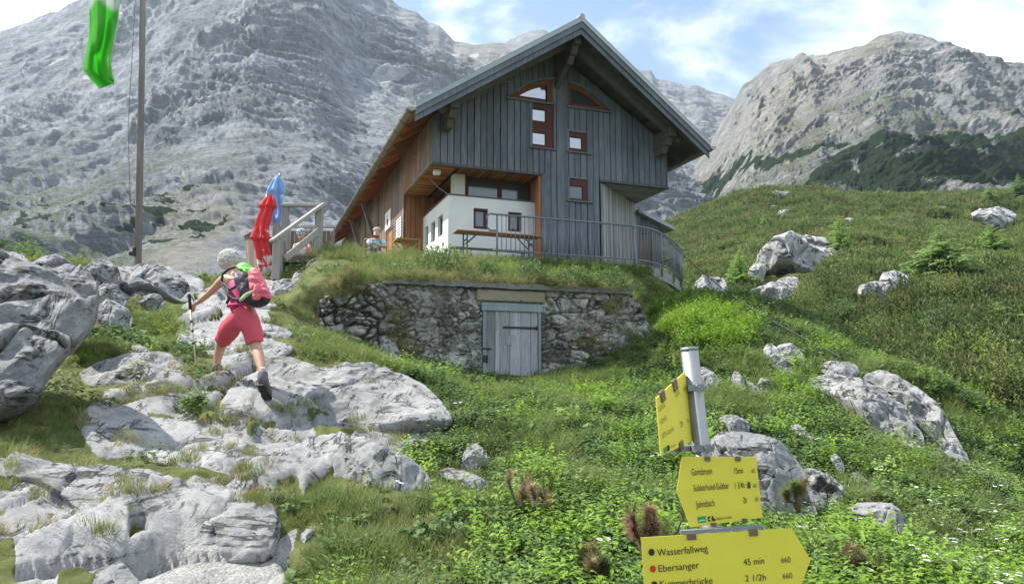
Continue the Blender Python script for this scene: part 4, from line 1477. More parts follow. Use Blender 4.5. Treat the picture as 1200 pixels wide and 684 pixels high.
# door
M['old_door'] = mat_wood("silver_grey_old_door", (0.13, 0.135, 0.14), (0.40, 0.41, 0.42), 0.3, grain=(16, 16, 0.9))
DY = WALL_Y - 0.03
mb = MB()
mb.box(dL + 0.02, dL + 0.09, DY - 0.05, DY + 0.1, -0.3, dT - 0.16, 0.5).box(dR - 0.08, dR - 0.02, DY - 0.05, DY + 0.1, -0.3, dT - 0.16, 0.5)
mb.box(dL - 0.01, dR + 0.01, DY - 0.07, DY + 0.1, dT - 0.158, dT + 0.005, 0.75)
cdoor = mb.build("cellar_door", mat_wood("blue_grey_door_frame", (0.15, 0.185, 0.19), (0.27, 0.32, 0.33), 0.2), cellar, off=COFF)
mb = MB()
x = dL + 0.10
for w in (0.19, 0.10, 0.21, 0.24, 0.22, 0.2):
    if x + w > dR - 0.085:
        w = dR - 0.085 - x
    if w > 0.03:
        mb.box(x, x + w - 0.01, DY - 0.02 - rq.uniform(0, 0.012), DY + 0.03, -0.3, dT - 0.165, rq.random())
    x += w
mb.build("door_leaf", M['old_door'], cdoor, off=COFF)
M['rust'] = mat_plain("dark_rusty_iron", (0.035, 0.03, 0.03), 0.7, 0.4, var=0.4, scale=20)
sh = on_y(590, 383.5, DY)
mb = MB()
mb.box(dL + 0.45, dR - 0.10, DY - 0.05, DY - 0.036, sh[2] - 0.02, sh[2] + 0.02)
mb.box(dR - 0.14, dR - 0.11, DY - 0.055, DY - 0.036, sh[2] - 0.045, sh[2] + 0.045)
mb.build("door_bolt", M['rust'], cdoor, off=COFF)
s2 = on_y(570, 408.5, DY)
mb = MB()
mb.box(dL - 0.02, dL + 0.2, DY - 0.055, DY - 0.036, s2[2] - 0.015, s2[2] + 0.015)
mb.box(dL + 0.0, dL + 0.13, DY - 0.05, DY - 0.036, s2[2] - 0.28, s2[2] - 0.13)
mb.build("hinge", M['rust'], cdoor, off=COFF)
s3 = on_y(597, 398, DY)
MB().prism([(s3[0] - 0.1, DY - 0.045, s3[2] - 0.10), (s3[0] + 0.06, DY - 0.045, s3[2] - 0.12), (s3[0] + 0.1, DY - 0.045, s3[2] - 0.02), (s3[0] + 0.09, DY - 0.045, s3[2] + 0.1), (s3[0] - 0.09, DY - 0.045, s3[2] + 0.1)], (0, 0.008, 0)).build("door_patch", M['old_door'], cdoor, off=COFF)

# ================================================================== terrace slab, railing, tables
rail_pts = [(1.07, -1.75), (3.0, -1.75), (5.0, -1.75), (5.6, -1.70), (6.25, -1.42), (6.9, -0.92), (7.5, -0.36), (8.05, 0.2), (8.5, 0.72), (8.95, 1.3), (9.25, 1.9), (9.4, 2.6), (9.35, 3.3), (9.2, 3.9)]


def smooth_path(pts, n):
    pts = np.asarray(pts, float)
    s = np.concatenate([[0], np.cumsum(np.hypot(*np.diff(pts, axis=0).T))])
    # Catmull-Rom
    out = []
    for k in range(len(pts) - 1):
        p0, p1, p2, p3_ = pts[max(k - 1, 0)], pts[k], pts[k + 1], pts[min(k + 2, len(pts) - 1)]
        for t in np.linspace(0, 1, 12, endpoint=False):
            out.append(0.5 * (2 * p1 + (p2 - p0) * t + (2 * p0 - 5 * p1 + 4 * p2 - p3_) * t * t + (3 * p1 - p0 - 3 * p2 + p3_) * t ** 3))
    out.append(pts[-1])
    out = np.array(out)
    s = np.concatenate([[0], np.cumsum(np.hypot(*np.diff(out, axis=0).T))])
    g = np.linspace(0, s[-1], n)
    return np.stack([np.interp(g, s, out[:, 0]), np.interp(g, s, out[:, 1])], 1), s[-1]


rp, rlen = smooth_path(rail_pts, 160)
rn = np.gradient(rp, axis=0)
rn /= np.linalg.norm(rn, axis=1)[:, None]
inw = np.stack([-rn[:, 1], rn[:, 0]], 1)
slab_in = [tuple(p + 0.05 * i) for p, i in zip(rp, inw)][::4]
terr = tag(empty("terrace_slab", wor(5, -0.5, 3.0), HA), "curved grey concrete terrace slab in front of the hut's right corner", "terrace")
TOF = (5, -0.5, 3.0)
pl = [(x, y, 3.02) for x, y in slab_in] + [(9.1, 5.0, 3.02), (7.7, 5.0, 3.02), (7.7, 2.2, 3.02), (5.3, 0.05, 3.02), (1.07, 0.05, 3.02)]
MB().prism(pl, (0, 0, 0.32)).build("slab", M['concrete'], terr, off=TOF, bevel=0.015)
mb = MB()
pl2 = [(x, y, 3.345) for x, y in [tuple(p + 0.12 * i) for p, i in zip(rp, inw)][60::3]] + [(7.75, 2.05, 3.345), (5.9, 0.0, 3.345)]
mb.prism(pl2, (0, 0, 0.04))
mb.build("paving", mat_plain("terrace_paving", (0.22, 0.19, 0.16), 0.9, var=0.3, scale=4), terr, off=TOF)

rail = tag(empty("terrace_railing", wor(5, -1.75, 3.1), HA), "grey steel bar railing curving around the edge of the hut terrace", "railing")
ROF = (5, -1.75, 3.1)
top = [(x, y, 4.42) for x, y in rp]
x0 = rp[0][0]
loop = [(x0 + 0.24, -1.75, 3.98), (x0 + 0.06, -1.75, 3.98), (x0 - 0.03, -1.75, 4.06), (x0 - 0.05, -1.75, 4.2), (x0 - 0.03, -1.75, 4.35), (x0 + 0.05, -1.75, 4.42)]
mb = MB()
mb.tube(loop + top[1:], 0.026, 8)
mb.build("handrail", M['rail_paint'], rail, True, off=ROF)
MB().tube([(x, y, 3.46) for x, y in rp[2:]], 0.021, 6).build("bottom_rail", M['rail_paint'], rail, True, off=ROF)
plen = np.linspace(0, rlen, 160)
npost = 0
for s in [0.25, 1.6, 2.95, 4.33, 5.75, 7.1, 8.3, 9.5, 10.6]:
    if s > rlen:
        continue
    x, y = np.interp(s, plen, rp[:, 0]), np.interp(s, plen, rp[:, 1])
    MB().tube([(x, y, 3.12), (x, y, 4.42)], 0.027, 8).build("post", M['rail_paint'], rail, True, off=ROF)
s = 0.38
while s < rlen:
    x, y = np.interp(s, plen, rp[:, 0]), np.interp(s, plen, rp[:, 1])
    MB().tube([(x, y, 3.46), (x, y, 4.41)], 0.0105, 6).build("baluster", M['rail_paint'], rail, True, off=ROF)
    s += 0.128

# beer table and benches on the terrace
tb = tag(empty("beer_table", wor(1.75, -0.65, 3.36), HA), "long orange wooden beer table with folding green steel legs by the white porch", "table")
BO = (1.75, -0.65, 3.36)
MB().box(0.48, 3.0, -0.9, -0.4, 4.10, 4.135).build("table_top", M['beer_wood'], tb, off=BO, bevel=0.005)
for sx in (0.78, 2.72):
    mb = MB()
    for y in (-0.84, -0.46):
        mb.bar((sx, y, 3.36), (sx, y, 4.10), 0.035, 0.035)
        mb.bar((sx + (0.02 if sx < 2 else -0.02), y, 3.8), (sx + (0.34 if sx < 2 else -0.34), y, 4.09), 0.025, 0.025)
    mb.bar((sx, -0.84, 3.42), (sx, -0.46, 3.42), 0.03, 0.03).bar((sx, -0.84, 3.9), (sx, -0.46, 3.9), 0.03, 0.03)
    mb.build("folding_leg", M['green_steel'], tb, off=BO)
bn = tag(empty("beer_bench", wor(1.75, 0.1, 3.36), HA), "low dark wooden bench standing against the white porch wall behind the table", "bench")
BO = (1.75, 0.1, 3.36)
MB().box(0.6, 3.05, -0.05, 0.2, 3.80, 3.83).build("seat", M['deck_dark'], bn, off=BO)
for sx in (0.9, 2.75):
    MB().bar((sx, -0.02, 3.36), (sx, -0.02, 3.80), 0.03, 0.03).bar((sx, 0.17, 3.36), (sx, 0.17, 3.80), 0.03, 0.03).bar((sx, -0.02, 3.6), (sx, 0.17, 3.6), 0.03, 0.03).build("leg", M['green_steel'], bn, off=BO)
st = tag(empty("garden_table", wor(-0.5, 0.9, 3.36), HA), "small brown wooden table with crossed legs at the hut corner", "table")
BO = (-0.5, 0.9, 3.36)
MB().box(-0.85, -0.15, 0.6, 1.25, 4.06, 4.10).build("table_top", M['beer_wood'], st, off=BO)
for y in (0.68, 1.17):
    mb = MB()
    mb.bar((-0.78, y, 3.36), (-0.22, y, 4.06), 0.05, 0.03).bar((-0.22, y + 0.035, 3.36), (-0.78, y + 0.035, 4.06), 0.05, 0.03)
    mb.build("crossed_leg", M['deck_dark'], st, off=BO)
mb = MB()
mb.bar((-0.2, 0.64, 3.36), (-0.2, 0.64, 4.06), 0.05, 0.05).build("leg", M['beer_wood'], st, off=BO)

# guy cable from the house corner down across the gully
ga, gb = wor(7.72, 2.0, 6.0), at(985, 418, 14.2)
cvs = [ga + (gb - ga) * f - np.array([0, 0, 0.5 * math.sin(math.pi * f)]) for f in np.linspace(0, 1, 24)]
o = MB().tube(np.array(cvs) - ga, 0.011, 5).build("cable", M['black'])
o.location = ga
tag(o, "thin black cable slanting down from the hut corner across the hillside", "cable")
# ================================================================== boulders and outcrops, each a thing of its own
M['rock_near'] = mat_rock("near_limestone", 1.9, (0.39, 0.385, 0.375), (0.25, 0.253, 0.253), 1.0, 0.035, 0.8, moss=0.4)
M['rock_grey'] = mat_rock("grey_lichened_limestone", 1.6, (0.39, 0.39, 0.385), (0.245, 0.25, 0.255), 1.0, 0.05, 0.9, moss=0.35)
M['rock_far'] = mat_rock("far_white_limestone", 0.6, (0.52, 0.515, 0.50), (0.33, 0.33, 0.325), 1.0, 0.15, 0.7, moss=0.0)
rseed = [100]
OUTLINES = []


def rock(label, outline, d_top=None, d_bot=None, thick=0.3, m='rock_near', group=None, rough=1.0, hit=ground_hit, sink=0.12, name="boulder", up=0.5, nring=56, nang=150, facets=5):
    """a boulder whose outline was measured in the photograph: real distance, size and depth; its foot is buried"""
    rseed[0] += 1
    rs = np.random.RandomState(rseed[0])
    o = np.array(outline, float)
    if hit is ground_hit and m != 'rock_far_':
        OUTLINES.append(o.copy())
    # round the traced polygon a little
    for _ in range(1):
        a, b = o, np.roll(o, -1, 0)
        o = np.stack([0.8 * a + 0.2 * b, 0.2 * a + 0.8 * b], 1).reshape(-1, 2)
    c = (o.max(0) + o.min(0)) / 2
    vt, vb = o[:, 1].min(), o[:, 1].max()
    ub = o[np.argmax(o[:, 1]), 0]
    ut = o[np.argmin(o[:, 1]), 0]
    if d_bot is None:
        d_bot = hit(ub, vb)
    if d_top is None:
        d_top = hit(ut, vt)
    # boundary resampled by angle (outlines are star-shaped about c)
    seg = np.roll(o, -1, 0) - o
    ln = np.hypot(*seg.T)
    cum = np.concatenate([[0], np.cumsum(ln)])
    g = np.linspace(0, cum[-1], nang, endpoint=False)
    oc = np.vstack([o, o[:1]])
    bd = np.stack([np.interp(g, cum, oc[:, 0]), np.interp(g, cum, oc[:, 1])], 1)
    r = np.linspace(0, 1, nring) ** 0.85
    uv = c + (bd[None] - c) * r[:, None, None]
    f = np.clip((vb - uv[..., 1]) / max(vb - vt, 1), 0, 1)
    D = d_bot + (d_top - d_bot) * f
    a, b = (uv[..., 0] - 600) / F_PX, (342 - uv[..., 1]) / F_PX
    rr = np.stack([a, CT - b * ST, ST + b * CT], -1)
    base = rr * (D / rr[..., 1])[..., None]
    ctr = base[0, 0]
    nrm = -ctr / np.linalg.norm(ctr)
    nrm = nrm + np.array([0, 0, up])
    nrm[0] += rs.uniform(-0.15, 0.15)
    nrm /= np.linalg.norm(nrm)
    size = max(np.ptp(base[-1, :, 0]), np.ptp(base[-1, :, 2]))
    rad = r[:, None] * np.ones(nang)
    dome = np.sqrt(np.clip(1 - rad ** 2.6, 0, 1))
    # flat broken faces: the lowest of a few tilted planes
    e1 = np.cross(nrm, (0, 0, 1.0)); e1 /= np.linalg.norm(e1)
    e2 = np.cross(nrm, e1)
    q = base - ctr
    la, lb = q @ e1 / (size * 0.5), q @ e2 / (size * 0.5)
    h = np.full(la.shape, 9.0)
    for k in range(facets):
        an = 2 * math.pi * (k + rs.uniform(-0.3, 0.3)) / facets
        sl_ = rs.uniform(0.35, 1.25)
        h = np.minimum(h, rs.uniform(0.55, 1.0) - sl_ * (la * math.cos(an) + lb * math.sin(an) + rs.uniform(-0.25, 0.1)))
    h = np.clip(h, 0.06, 1.0)
    prof = np.minimum(np.sqrt(np.clip(1 - rad ** 5, 0, 1)), 0.22 + 1.0 * h)
    def rough_it(P, w):
        s = size
        n = P.reshape(-1, 3) + rseed[0] * 7.7
        d = 0.15 * s * fbm(n / (0.5 * s), 3) + 0.06 * s * (ridged(n / (0.25 * s), 3) - 0.3)
        # broken steps along tilted joints
        jt = (n[:, 2] * 0.9 + n[:, 0] * 0.35 + 0.25 * s * fbm(n / (0.6 * s) + 5, 2)) / (0.22 * s)
        sw = jt - np.floor(jt)
        d += 0.06 * s * (np.minimum(sw / 0.75, (1 - sw) / 0.25) - 0.5) * sstep(-0.2, 0.3, fbm(n / (0.8 * s) + 31, 2))
        ax1 = n[:, 0] * 0.8 + n[:, 1] * 0.4 + n[:, 2] * 0.3
        ax2 = n[:, 2] * 0.9 - n[:, 0] * 0.35
        cw = np.stack([ax1, ax2], 1) / (0.34 * s) + 0.35 * fbm(n / (0.4 * s) + 50, 3)[:, None]
        k1, k2, kc, kv = cells(cw, 31)
        blk = 0.55 if m == 'rock_near' else 1.0
        d += blk * 0.05 * s * ((kc % 53) / 53.0 - 0.5) - 0.035 * s * blk * (1 - sstep(0.0, 0.10, k2 - k1)) + 0.10 * s * blk * (kv[:, 0] * ((kc % 31) / 31.0 - 0.5) + kv[:, 1] * ((kc % 17) / 17.0 - 0.5))
        fine = min(0.12, 0.2 * s)
        d += 0.24 * fine * (ridged(n / fine / 1.6, 4) - 0.2)
        return d.reshape(P.shape[:-1])[..., None] * rough * w
    w = np.clip(0.45 + (1 - rad) * 3, 0, 1)[..., None]
    fr = base + nrm * (prof * thick)[..., None]
    fr = fr + nrm * rough_it(fr, w)
    bk = base - nrm * (dome * thick * 0.8)[..., None] - np.array([0, 0, sink]) * (1 - rad[..., None])
    bk = bk - nrm * rough_it(bk, w) * 0.5
    # sunken foot: the lower rim reaches into the ground
    low = sstep(0.3, 0.0, f)[..., None]
    fr = fr - np.array([0, 0, sink]) * low
    bk = bk - np.array([0, 0, sink]) * low
    fr[-1] = bk[-1] = (fr[-1] + bk[-1]) / 2 + 0.35 * nrm * 0
    V = np.vstack([fr.reshape(-1, 3), bk[:-1].reshape(-1, 3)])
    F1 = grid_faces(nring, nang, True)
    nb = nring * nang
    idx = np.arange((nring - 1) * nang).reshape(nring - 1, nang) + nb
    idx = np.vstack([idx, np.arange(nang)[None] + (nring - 1) * nang])
    a_, b_ = idx[:-1], idx[1:]
    F2 = np.stack([a_, b_, np.roll(b_, -1, 1), np.roll(a_, -1, 1)], -1).reshape(-1, 4)
    org = ctr.copy()
    org[2] = V[:, 2].min()
    ob = mesh_obj(name, V - org, np.vstack([F1[:, ::-1], F2[:, ::-1]]), M[m], smooth=True)
    ob.location = org
    bm = bmesh.new(); bm.from_mesh(ob.data)
    bmesh.ops.remove_doubles(bm, verts=bm.verts, dist=1e-5)
    bmesh.ops.recalc_face_normals(bm, faces=bm.faces)
    bm.to_mesh(ob.data); bm.free()
    return tag(ob, label, "rock", group)


G1, G2, G3 = "boulders along the path", "rocks on the slope behind the signpost", "boulders on the far hillside"
# left side
rock("huge upper block of the fractured grey boulder at the left edge", [(-150, 300), (-60, 285), (0, 296), (32, 316), (62, 330), (92, 350), (110, 372), (94, 398), (60, 405), (0, 402), (-150, 412)], 7.7, 6.9, 0.55, 'rock_grey', G1, up=0.4, nring=90, nang=220, facets=8, rough=1.3)
rock("huge lower block of the fractured grey boulder at the left edge", [(-150, 398), (0, 392), (60, 397), (86, 408), (64, 436), (52, 452), (45, 472), (20, 486), (-20, 500), (-150, 540)], 7.1, 6.3, 0.55, 'rock_grey', G1, up=0.3, nring=90, nang=220, facets=8, rough=1.4)
rock("long grey boulder behind the huge boulder at the left edge", [(20, 318), (60, 305), (100, 325), (118, 350), (114, 372), (98, 385), (80, 382), (55, 350)], 9.6, 8.6, 0.5, 'rock_grey', G1)
rock("dark grey boulder below the flagpole foot, left of it", [(90, 330), (108, 312), (128, 308), (142, 322), (140, 338), (118, 345), (98, 345)], 13.4, 12.6, 0.5, 'rock_grey', G1)
rock("cracked grey boulder at the flagpole foot", [(128, 340), (140, 322), (160, 314), (182, 318), (206, 326), (222, 336), (232, 352), (205, 350), (180, 344), (150, 346)], 14.2, 13.0, 0.5, 'rock_grey', G1)
rock("round grey boulder on the grass below the flagpole", [(112, 358), (118, 340), (134, 336), (146, 348), (150, 358), (136, 364), (120, 364)], 12.2, 11.6, 0.35, 'rock_grey', G1)
rock("grey block half covered in grass below the round boulder", [(110, 378), (115, 362), (130, 358), (152, 368), (158, 380), (140, 384)], 11.4, 10.8, 0.35, 'rock_grey', G1)
rock("small flat grey rock in the turf right of the round boulder", [(160, 354), (172, 347), (190, 350), (196, 360), (180, 364)], 12.4, 12.0, 0.25, 'rock_grey', G1)
rock("small white stone in the turf left of the hiker's path", [(152, 408), (160, 403), (176, 412), (178, 418), (166, 418)], None, None, 0.10, 'rock_near', G1, rough=0.62)
# slabs of the path
rock("dark-edged slab with an overhanging front in the turf left of the hiker", [(92, 440), (118, 432), (150, 424), (200, 417), (216, 430), (222, 446), (205, 452), (170, 454), (120, 458), (96, 452)], 9.0, 8.2, 0.26, 'rock_near', G1, rough=0.62)
rock("bright pale slab with a ridge below the dark-edged slab", [(78, 508), (90, 492), (138, 470), (178, 453), (205, 462), (222, 480), (240, 498), (225, 508), (180, 512), (130, 535), (95, 530)], 8.4, 7.0, 0.24, 'rock_near', G1, rough=0.62)
rock("broad smooth pale slab in the middle of the path", [(160, 512), (190, 500), (225, 494), (260, 505), (290, 520), (318, 540), (312, 562), (270, 572), (230, 564), (195, 545), (165, 532)], 7.6, 6.1, 0.22, 'rock_near', G1, rough=0.62)
rock("large sunlit outcrop on the path with the hiker stepping across its left end", [(232, 470), (262, 440), (310, 418), (345, 424), (372, 436), (420, 430), (470, 440), (505, 462), (533, 496), (515, 506), (450, 515), (380, 526), (300, 560), (265, 530), (240, 500)], 9.6, 7.2, 0.34, 'rock_near', G1, nring=80, nang=220, facets=7, rough=0.62)
rock("wedge-shaped boulder with a shaded front below the large sunlit outcrop", [(368, 560), (385, 538), (408, 520), (425, 518), (450, 535), (490, 552), (522, 576), (470, 572), (440, 574), (400, 570)], 6.9, 6.3, 0.30, 'rock_near', G1, rough=0.62)
rock("small upright stone half hidden by the dry grass tuft", [(540, 552), (545, 530), (556, 520), (570, 530), (574, 548), (562, 556)], 7.2, 7.0, 0.2, 'rock_near', G1, rough=0.62)
rock("small low stone in the grass right of the wedge-shaped boulder", [(512, 556), (525, 548), (550, 558), (576, 570), (576, 580), (545, 574)], 6.6, 6.4, 0.12, 'rock_near', G1, rough=0.62)
rock("pale slab at the left edge with smooth domed top", [(-120, 560), (-40, 540), (0, 545), (60, 550), (110, 562), (150, 570), (156, 590), (148, 608), (120, 606), (60, 588), (0, 576), (-120, 600)], 6.3, 5.2, 0.26, 'rock_near', G1, nang=200, rough=0.62)
rock("pale pitted slab in the lower left corner of the path", [(-120, 600), (-30, 578), (20, 592), (70, 604), (118, 622), (140, 650), (138, 668), (100, 672), (60, 655), (20, 700), (-120, 760)], 5.6, 4.1, 0.24, 'rock_near', G1, nang=200, rough=0.62)
rock("broad cracked slab above the gravel of the path", [(172, 578), (210, 570), (260, 574), (300, 582), (322, 600), (330, 625), (318, 642), (270, 645), (220, 640), (186, 628), (178, 600)], 6.1, 5.0, 0.2, 'rock_near', G1, nang=200, rough=0.62)
rock("small domed rock at the bottom edge of the path", [(92, 672), (108, 656), (132, 656), (150, 670), (165, 690), (150, 720), (100, 715)], 4.9, 4.3, 0.16, 'rock_near', G1, rough=0.62)
rock("small pale slab at the right border of the path beside grass", [(330, 640), (350, 620), (380, 604), (384, 616), (360, 640), (340, 660)], 5.7, 5.1, 0.10, 'rock_near', G1, rough=0.62)
rock("angular pale rock just left of the wedge-shaped boulder", [(312, 540), (330, 528), (355, 524), (378, 536), (372, 556), (335, 566), (315, 558)], 6.9, 6.3, 0.16, 'rock_near', G1, rough=0.62)
rock("stepping stone slab on the path behind the hiker's leg", [(230, 412), (262, 405), (310, 400), (345, 405), (340, 416), (300, 424), (250, 424)], 10.6, 9.4, 0.14, 'rock_near', G1, rough=0.62)
rock("low stone step on the path between hiker and deck", [(285, 388), (300, 380), (330, 384), (346, 392), (330, 400), (295, 398)], 11.6, 11.0, 0.14, 'rock_near', G1, rough=0.62)
# blocks beside the deck stairs
rock("white block beside the deck stairs, largest of the pile", [(356, 330), (358, 312), (368, 305), (380, 306), (384, 318), (376, 332), (364, 336)], 16.6, 16.2, 0.3, 'rock_far', "stone blocks beside the deck stairs")
rock("flat white block on top of the pile beside the deck stairs", [(378, 312), (386, 304), (404, 303), (416, 310), (412, 320), (390, 322)], 17.0, 16.6, 0.3, 'rock_far', "stone blocks beside the deck stairs")
rock("grey block at the foot of the deck stair post", [(340, 338), (344, 322), (354, 320), (362, 330), (360, 342), (348, 344)], 16.2, 15.8, 0.25, 'rock_near', "stone blocks beside the deck stairs")
rock("low stone step at the bottom of the deck stairs", [(312, 342), (318, 332), (336, 328), (350, 334), (344, 346), (325, 350)], 15.6, 15.0, 0.2, 'rock_near', "stone blocks beside the deck stairs")
rock("pale stone tumbled from the left end of the cellar wall", [(376, 362), (380, 350), (392, 347), (396, 358), (390, 366)], 14.2, 13.9, 0.2, 'rock_near', "stone blocks beside the deck stairs")
rock("grey stone in the grass in front of the cellar wall's left end", [(445, 412), (452, 398), (464, 404), (470, 418), (458, 422)], 13.2, 12.9, 0.2, 'rock_near', "stone blocks beside the deck stairs")
# the slope behind the signpost
rock("large grey speckled boulder directly behind the lower signs", [(828, 528), (845, 514), (878, 514), (912, 522), (935, 545), (950, 575), (958, 602), (945, 612), (915, 606), (890, 600), (850, 580)], 6.5, 5.9, 0.4, 'rock_grey', G2, nang=200, nring=70, rough=0.5)
rock("grey rock leaning on the right side of the speckled boulder", [(936, 556), (955, 552), (975, 564), (990, 576), (984, 590), (962, 596), (948, 580)], 7.0, 6.5, 0.3, 'rock_grey', G2)
rock("round grey boulder in the grass right of the signpost", [(994, 606), (1012, 594), (1040, 594), (1055, 604), (1066, 626), (1066, 638), (1040, 634), (1010, 618)], 6.3, 5.9, 0.35, 'rock_grey', G2, rough=0.5)
rock("long pale outcrop running down the right slope, left half", [(945, 448), (975, 440), (1005, 447), (1030, 462), (1052, 480), (1070, 500), (1084, 520), (1080, 540), (1060, 540), (1030, 520), (1005, 498), (980, 476), (950, 458)], 12.4, 9.7, 0.55, 'rock_near', G2, nang=220, nring=70, rough=1.35)
rock("long smooth outcrop running down the right slope, right half", [(1010, 440), (1035, 434), (1055, 445), (1080, 460), (1105, 485), (1120, 515), (1138, 545), (1142, 572), (1132, 582), (1110, 565), (1090, 540), (1085, 510), (1065, 480), (1045, 462), (1015, 450)], 12.9, 9.6, 0.35, 'rock_near', G2, nang=220, nring=70, rough=1.35)
rock("flat pale rock capping the upper end of the long outcrop", [(958, 434), (975, 424), (1000, 426), (1010, 436), (1000, 444), (970, 442)], 13.6, 12.9, 0.25, 'rock_near', G2)
rock("upright pale rock on the ridge right of the cellar wall", [(893, 412), (900, 403), (914, 412), (926, 430), (932, 445), (920, 446), (905, 432)], 14.0, 13.2, 0.3, 'rock_near', G2)
rock("pale rock behind the upright rock on the ridge", [(908, 408), (922, 403), (938, 412), (944, 424), (934, 436), (922, 424)], 14.6, 14.0, 0.3, 'rock_near', G2)
rock("narrow pale rock rising behind the post's top end", [(818, 440), (822, 430), (834, 436), (846, 452), (844, 460), (830, 458)], 11.8, 11.2, 0.2, 'rock_near', G2)
rock("small grey rock above the speckled boulder, leftmost of three", [(856, 446), (860, 437), (868, 442), (876, 462), (868, 462)], 12.2, 11.6, 0.2, 'rock_grey', G2)
rock("small slanting white rock, middle of three above the speckled boulder", [(872, 446), (880, 448), (896, 468), (898, 476), (888, 474)], 12.0, 11.3, 0.15, 'rock_near', G2)
rock("small white rock, rightmost of three above the speckled boulder", [(886, 452), (892, 443), (902, 448), (906, 460), (896, 462)], 12.4, 12.0, 0.2, 'rock_near', G2)
rock("flat pale rock in the turf just above the speckled boulder", [(840, 492), (855, 486), (876, 494), (880, 502), (858, 504)], 9.2, 8.8, 0.15, 'rock_near', G2)
rock("slanting white rock sliver in the grass below the long outcrop", [(925, 500), (935, 497), (952, 512), (956, 520), (944, 518)], 9.0, 8.6, 0.1, 'rock_near', G2)
rock("small white rock sliver right of the speckled boulder", [(972, 535), (980, 532), (990, 545), (988, 550), (978, 545)], 8.0, 7.7, 0.1, 'rock_near', G2)
rock("white stone patch in the grass above the round grey boulder", [(994, 556), (1004, 552), (1018, 566), (1024, 580), (1012, 576)], 7.8, 7.2, 0.08, 'rock_near', G2)
rock("pale slab at the lower right below the long outcrop", [(1156, 588), (1166, 584), (1190, 600), (1200, 622), (1186, 616), (1168, 604)], 8.6, 7.8, 0.15, 'rock_near', G2)
rock("narrow rock ridge in the lower right grass", [(1112, 614), (1122, 609), (1150, 628), (1156, 642), (1140, 638)], 7.3, 6.7, 0.1, 'rock_near', G2)
rock("brown-topped rock in the grass between cellar door and signs", [(662, 512), (668, 506), (690, 522), (706, 540), (696, 546), (676, 534)], 8.4, 7.8, 0.15, 'rock_near', G2)
# rocks under the terrace slab
GS = "rocks under the terrace slab"
rock("pale rock at the right end under the terrace slab", [(788, 366), (790, 346), (796, 344), (800, 354), (799, 370), (792, 374)], 20.2, 19.9, 0.3, 'rock_grey', GS)


# far hillside: real distance from the hill's own surface
_fd = np.geomspace(12, 210, 900)


def hill_hit(u, v):
    r = ray(u, v)
    r = r / r[1]
    p = r[None] * _fd[:, None]
    b = p[:, 2] < hill_z(p[:, 0], p[:, 1])
    return float(_fd[np.argmax(b)]) if b.any() else 150.0


FAR_OUT = []


def far_rock(label, outline, thick, rise=2.0, m='rock_far'):
    o = np.array(outline, float)
    k = np.argmax(o[:, 1])
    d = hill_hit(o[k, 0], o[k, 1])
    FAR_OUT.append(o)
    rock(label, outline, d + rise, d - 1.0, thick * 1.1, m, G3, sink=0.8, nring=60, nang=160, facets=7, hit=hill_hit)


far_rock("big layered white boulder in the middle of the far hillside", [(884, 306), (896, 296), (925, 286), (948, 280), (966, 282), (974, 292), (982, 298), (978, 312), (950, 314), (915, 308), (895, 312)], 2.2)
far_rock("low white boulder left under the big layered boulder", [(874, 326), (880, 314), (894, 310), (898, 322), (890, 330)], 1.2, 1.0)
far_rock("pale cracked boulder right of the terrace railing", [(808, 350), (814, 338), (835, 330), (848, 328), (854, 340), (850, 356), (838, 366), (820, 364)], 1.5, 1.2)
far_rock("white boulder with dark cracks below the big layered boulder", [(868, 362), (890, 346), (915, 334), (934, 328), (940, 344), (932, 362), (910, 372), (880, 372)], 1.6, 1.4)
far_rock("pair of white boulders left half, on the right hillside", [(1003, 350), (1010, 340), (1030, 334), (1034, 350), (1020, 362), (1006, 362)], 1.3, 1.0)
far_rock("tallest white boulder of the pair on the right hillside", [(1030, 352), (1032, 332), (1048, 322), (1062, 324), (1070, 340), (1060, 350), (1046, 354)], 1.3, 1.0)
far_rock("small white rock below the white cracked boulder", [(958, 378), (964, 364), (974, 363), (978, 374), (970, 382)], 0.7, 0.6)
far_rock("large white boulder near the right edge of the far hillside", [(1136, 256), (1150, 249), (1172, 246), (1190, 250), (1196, 262), (1180, 268), (1160, 266)], 2.4)
far_rock("flat white rock under the skyline of the hillside", [(898, 235), (905, 229), (928, 226), (930, 230), (915, 234)], 1.5)
far_rock("small white rock under the flat skyline rock", [(908, 254), (916, 248), (926, 249), (924, 255)], 1.4)
far_rock("slanting white rock in the middle of the hillside scrub", [(984, 265), (992, 258), (1003, 257), (998, 264)], 1.3)
far_rock("tiny white rock beside the big layered boulder", [(1014, 302), (1020, 295), (1028, 297), (1026, 303)], 0.8, 0.6)
far_rock("white rock dot far left on the hillside above the railing", [(842, 272), (850, 267), (856, 270), (850, 274)], 1.1)
far_rock("white rock high on the hillside near the right skyline", [(1178, 240), (1186, 236), (1194, 238), (1188, 242)], 1.2)
far_rock("small pale rock on the upper hillside left of the trees", [(1098, 246), (1104, 243), (1112, 245), (1108, 248)], 1.1)
far_rock("thin white ledge near the hillside top", [(896, 244), (904, 241), (914, 243), (906, 246)], 1.0)
# ================================================================== vegetation
PROTO = {}


def protos(name, makers):
    c = bpy.data.collections.new(name)
    for k, mk in enumerate(makers):
        v, f, tint, mat = mk
        o = mesh_obj("%s.%03d" % (name, k), v, f, mat, attrs={'tint': tint}, link=False)
        c.objects.link(o)
    PROTO[name] = c
    return c


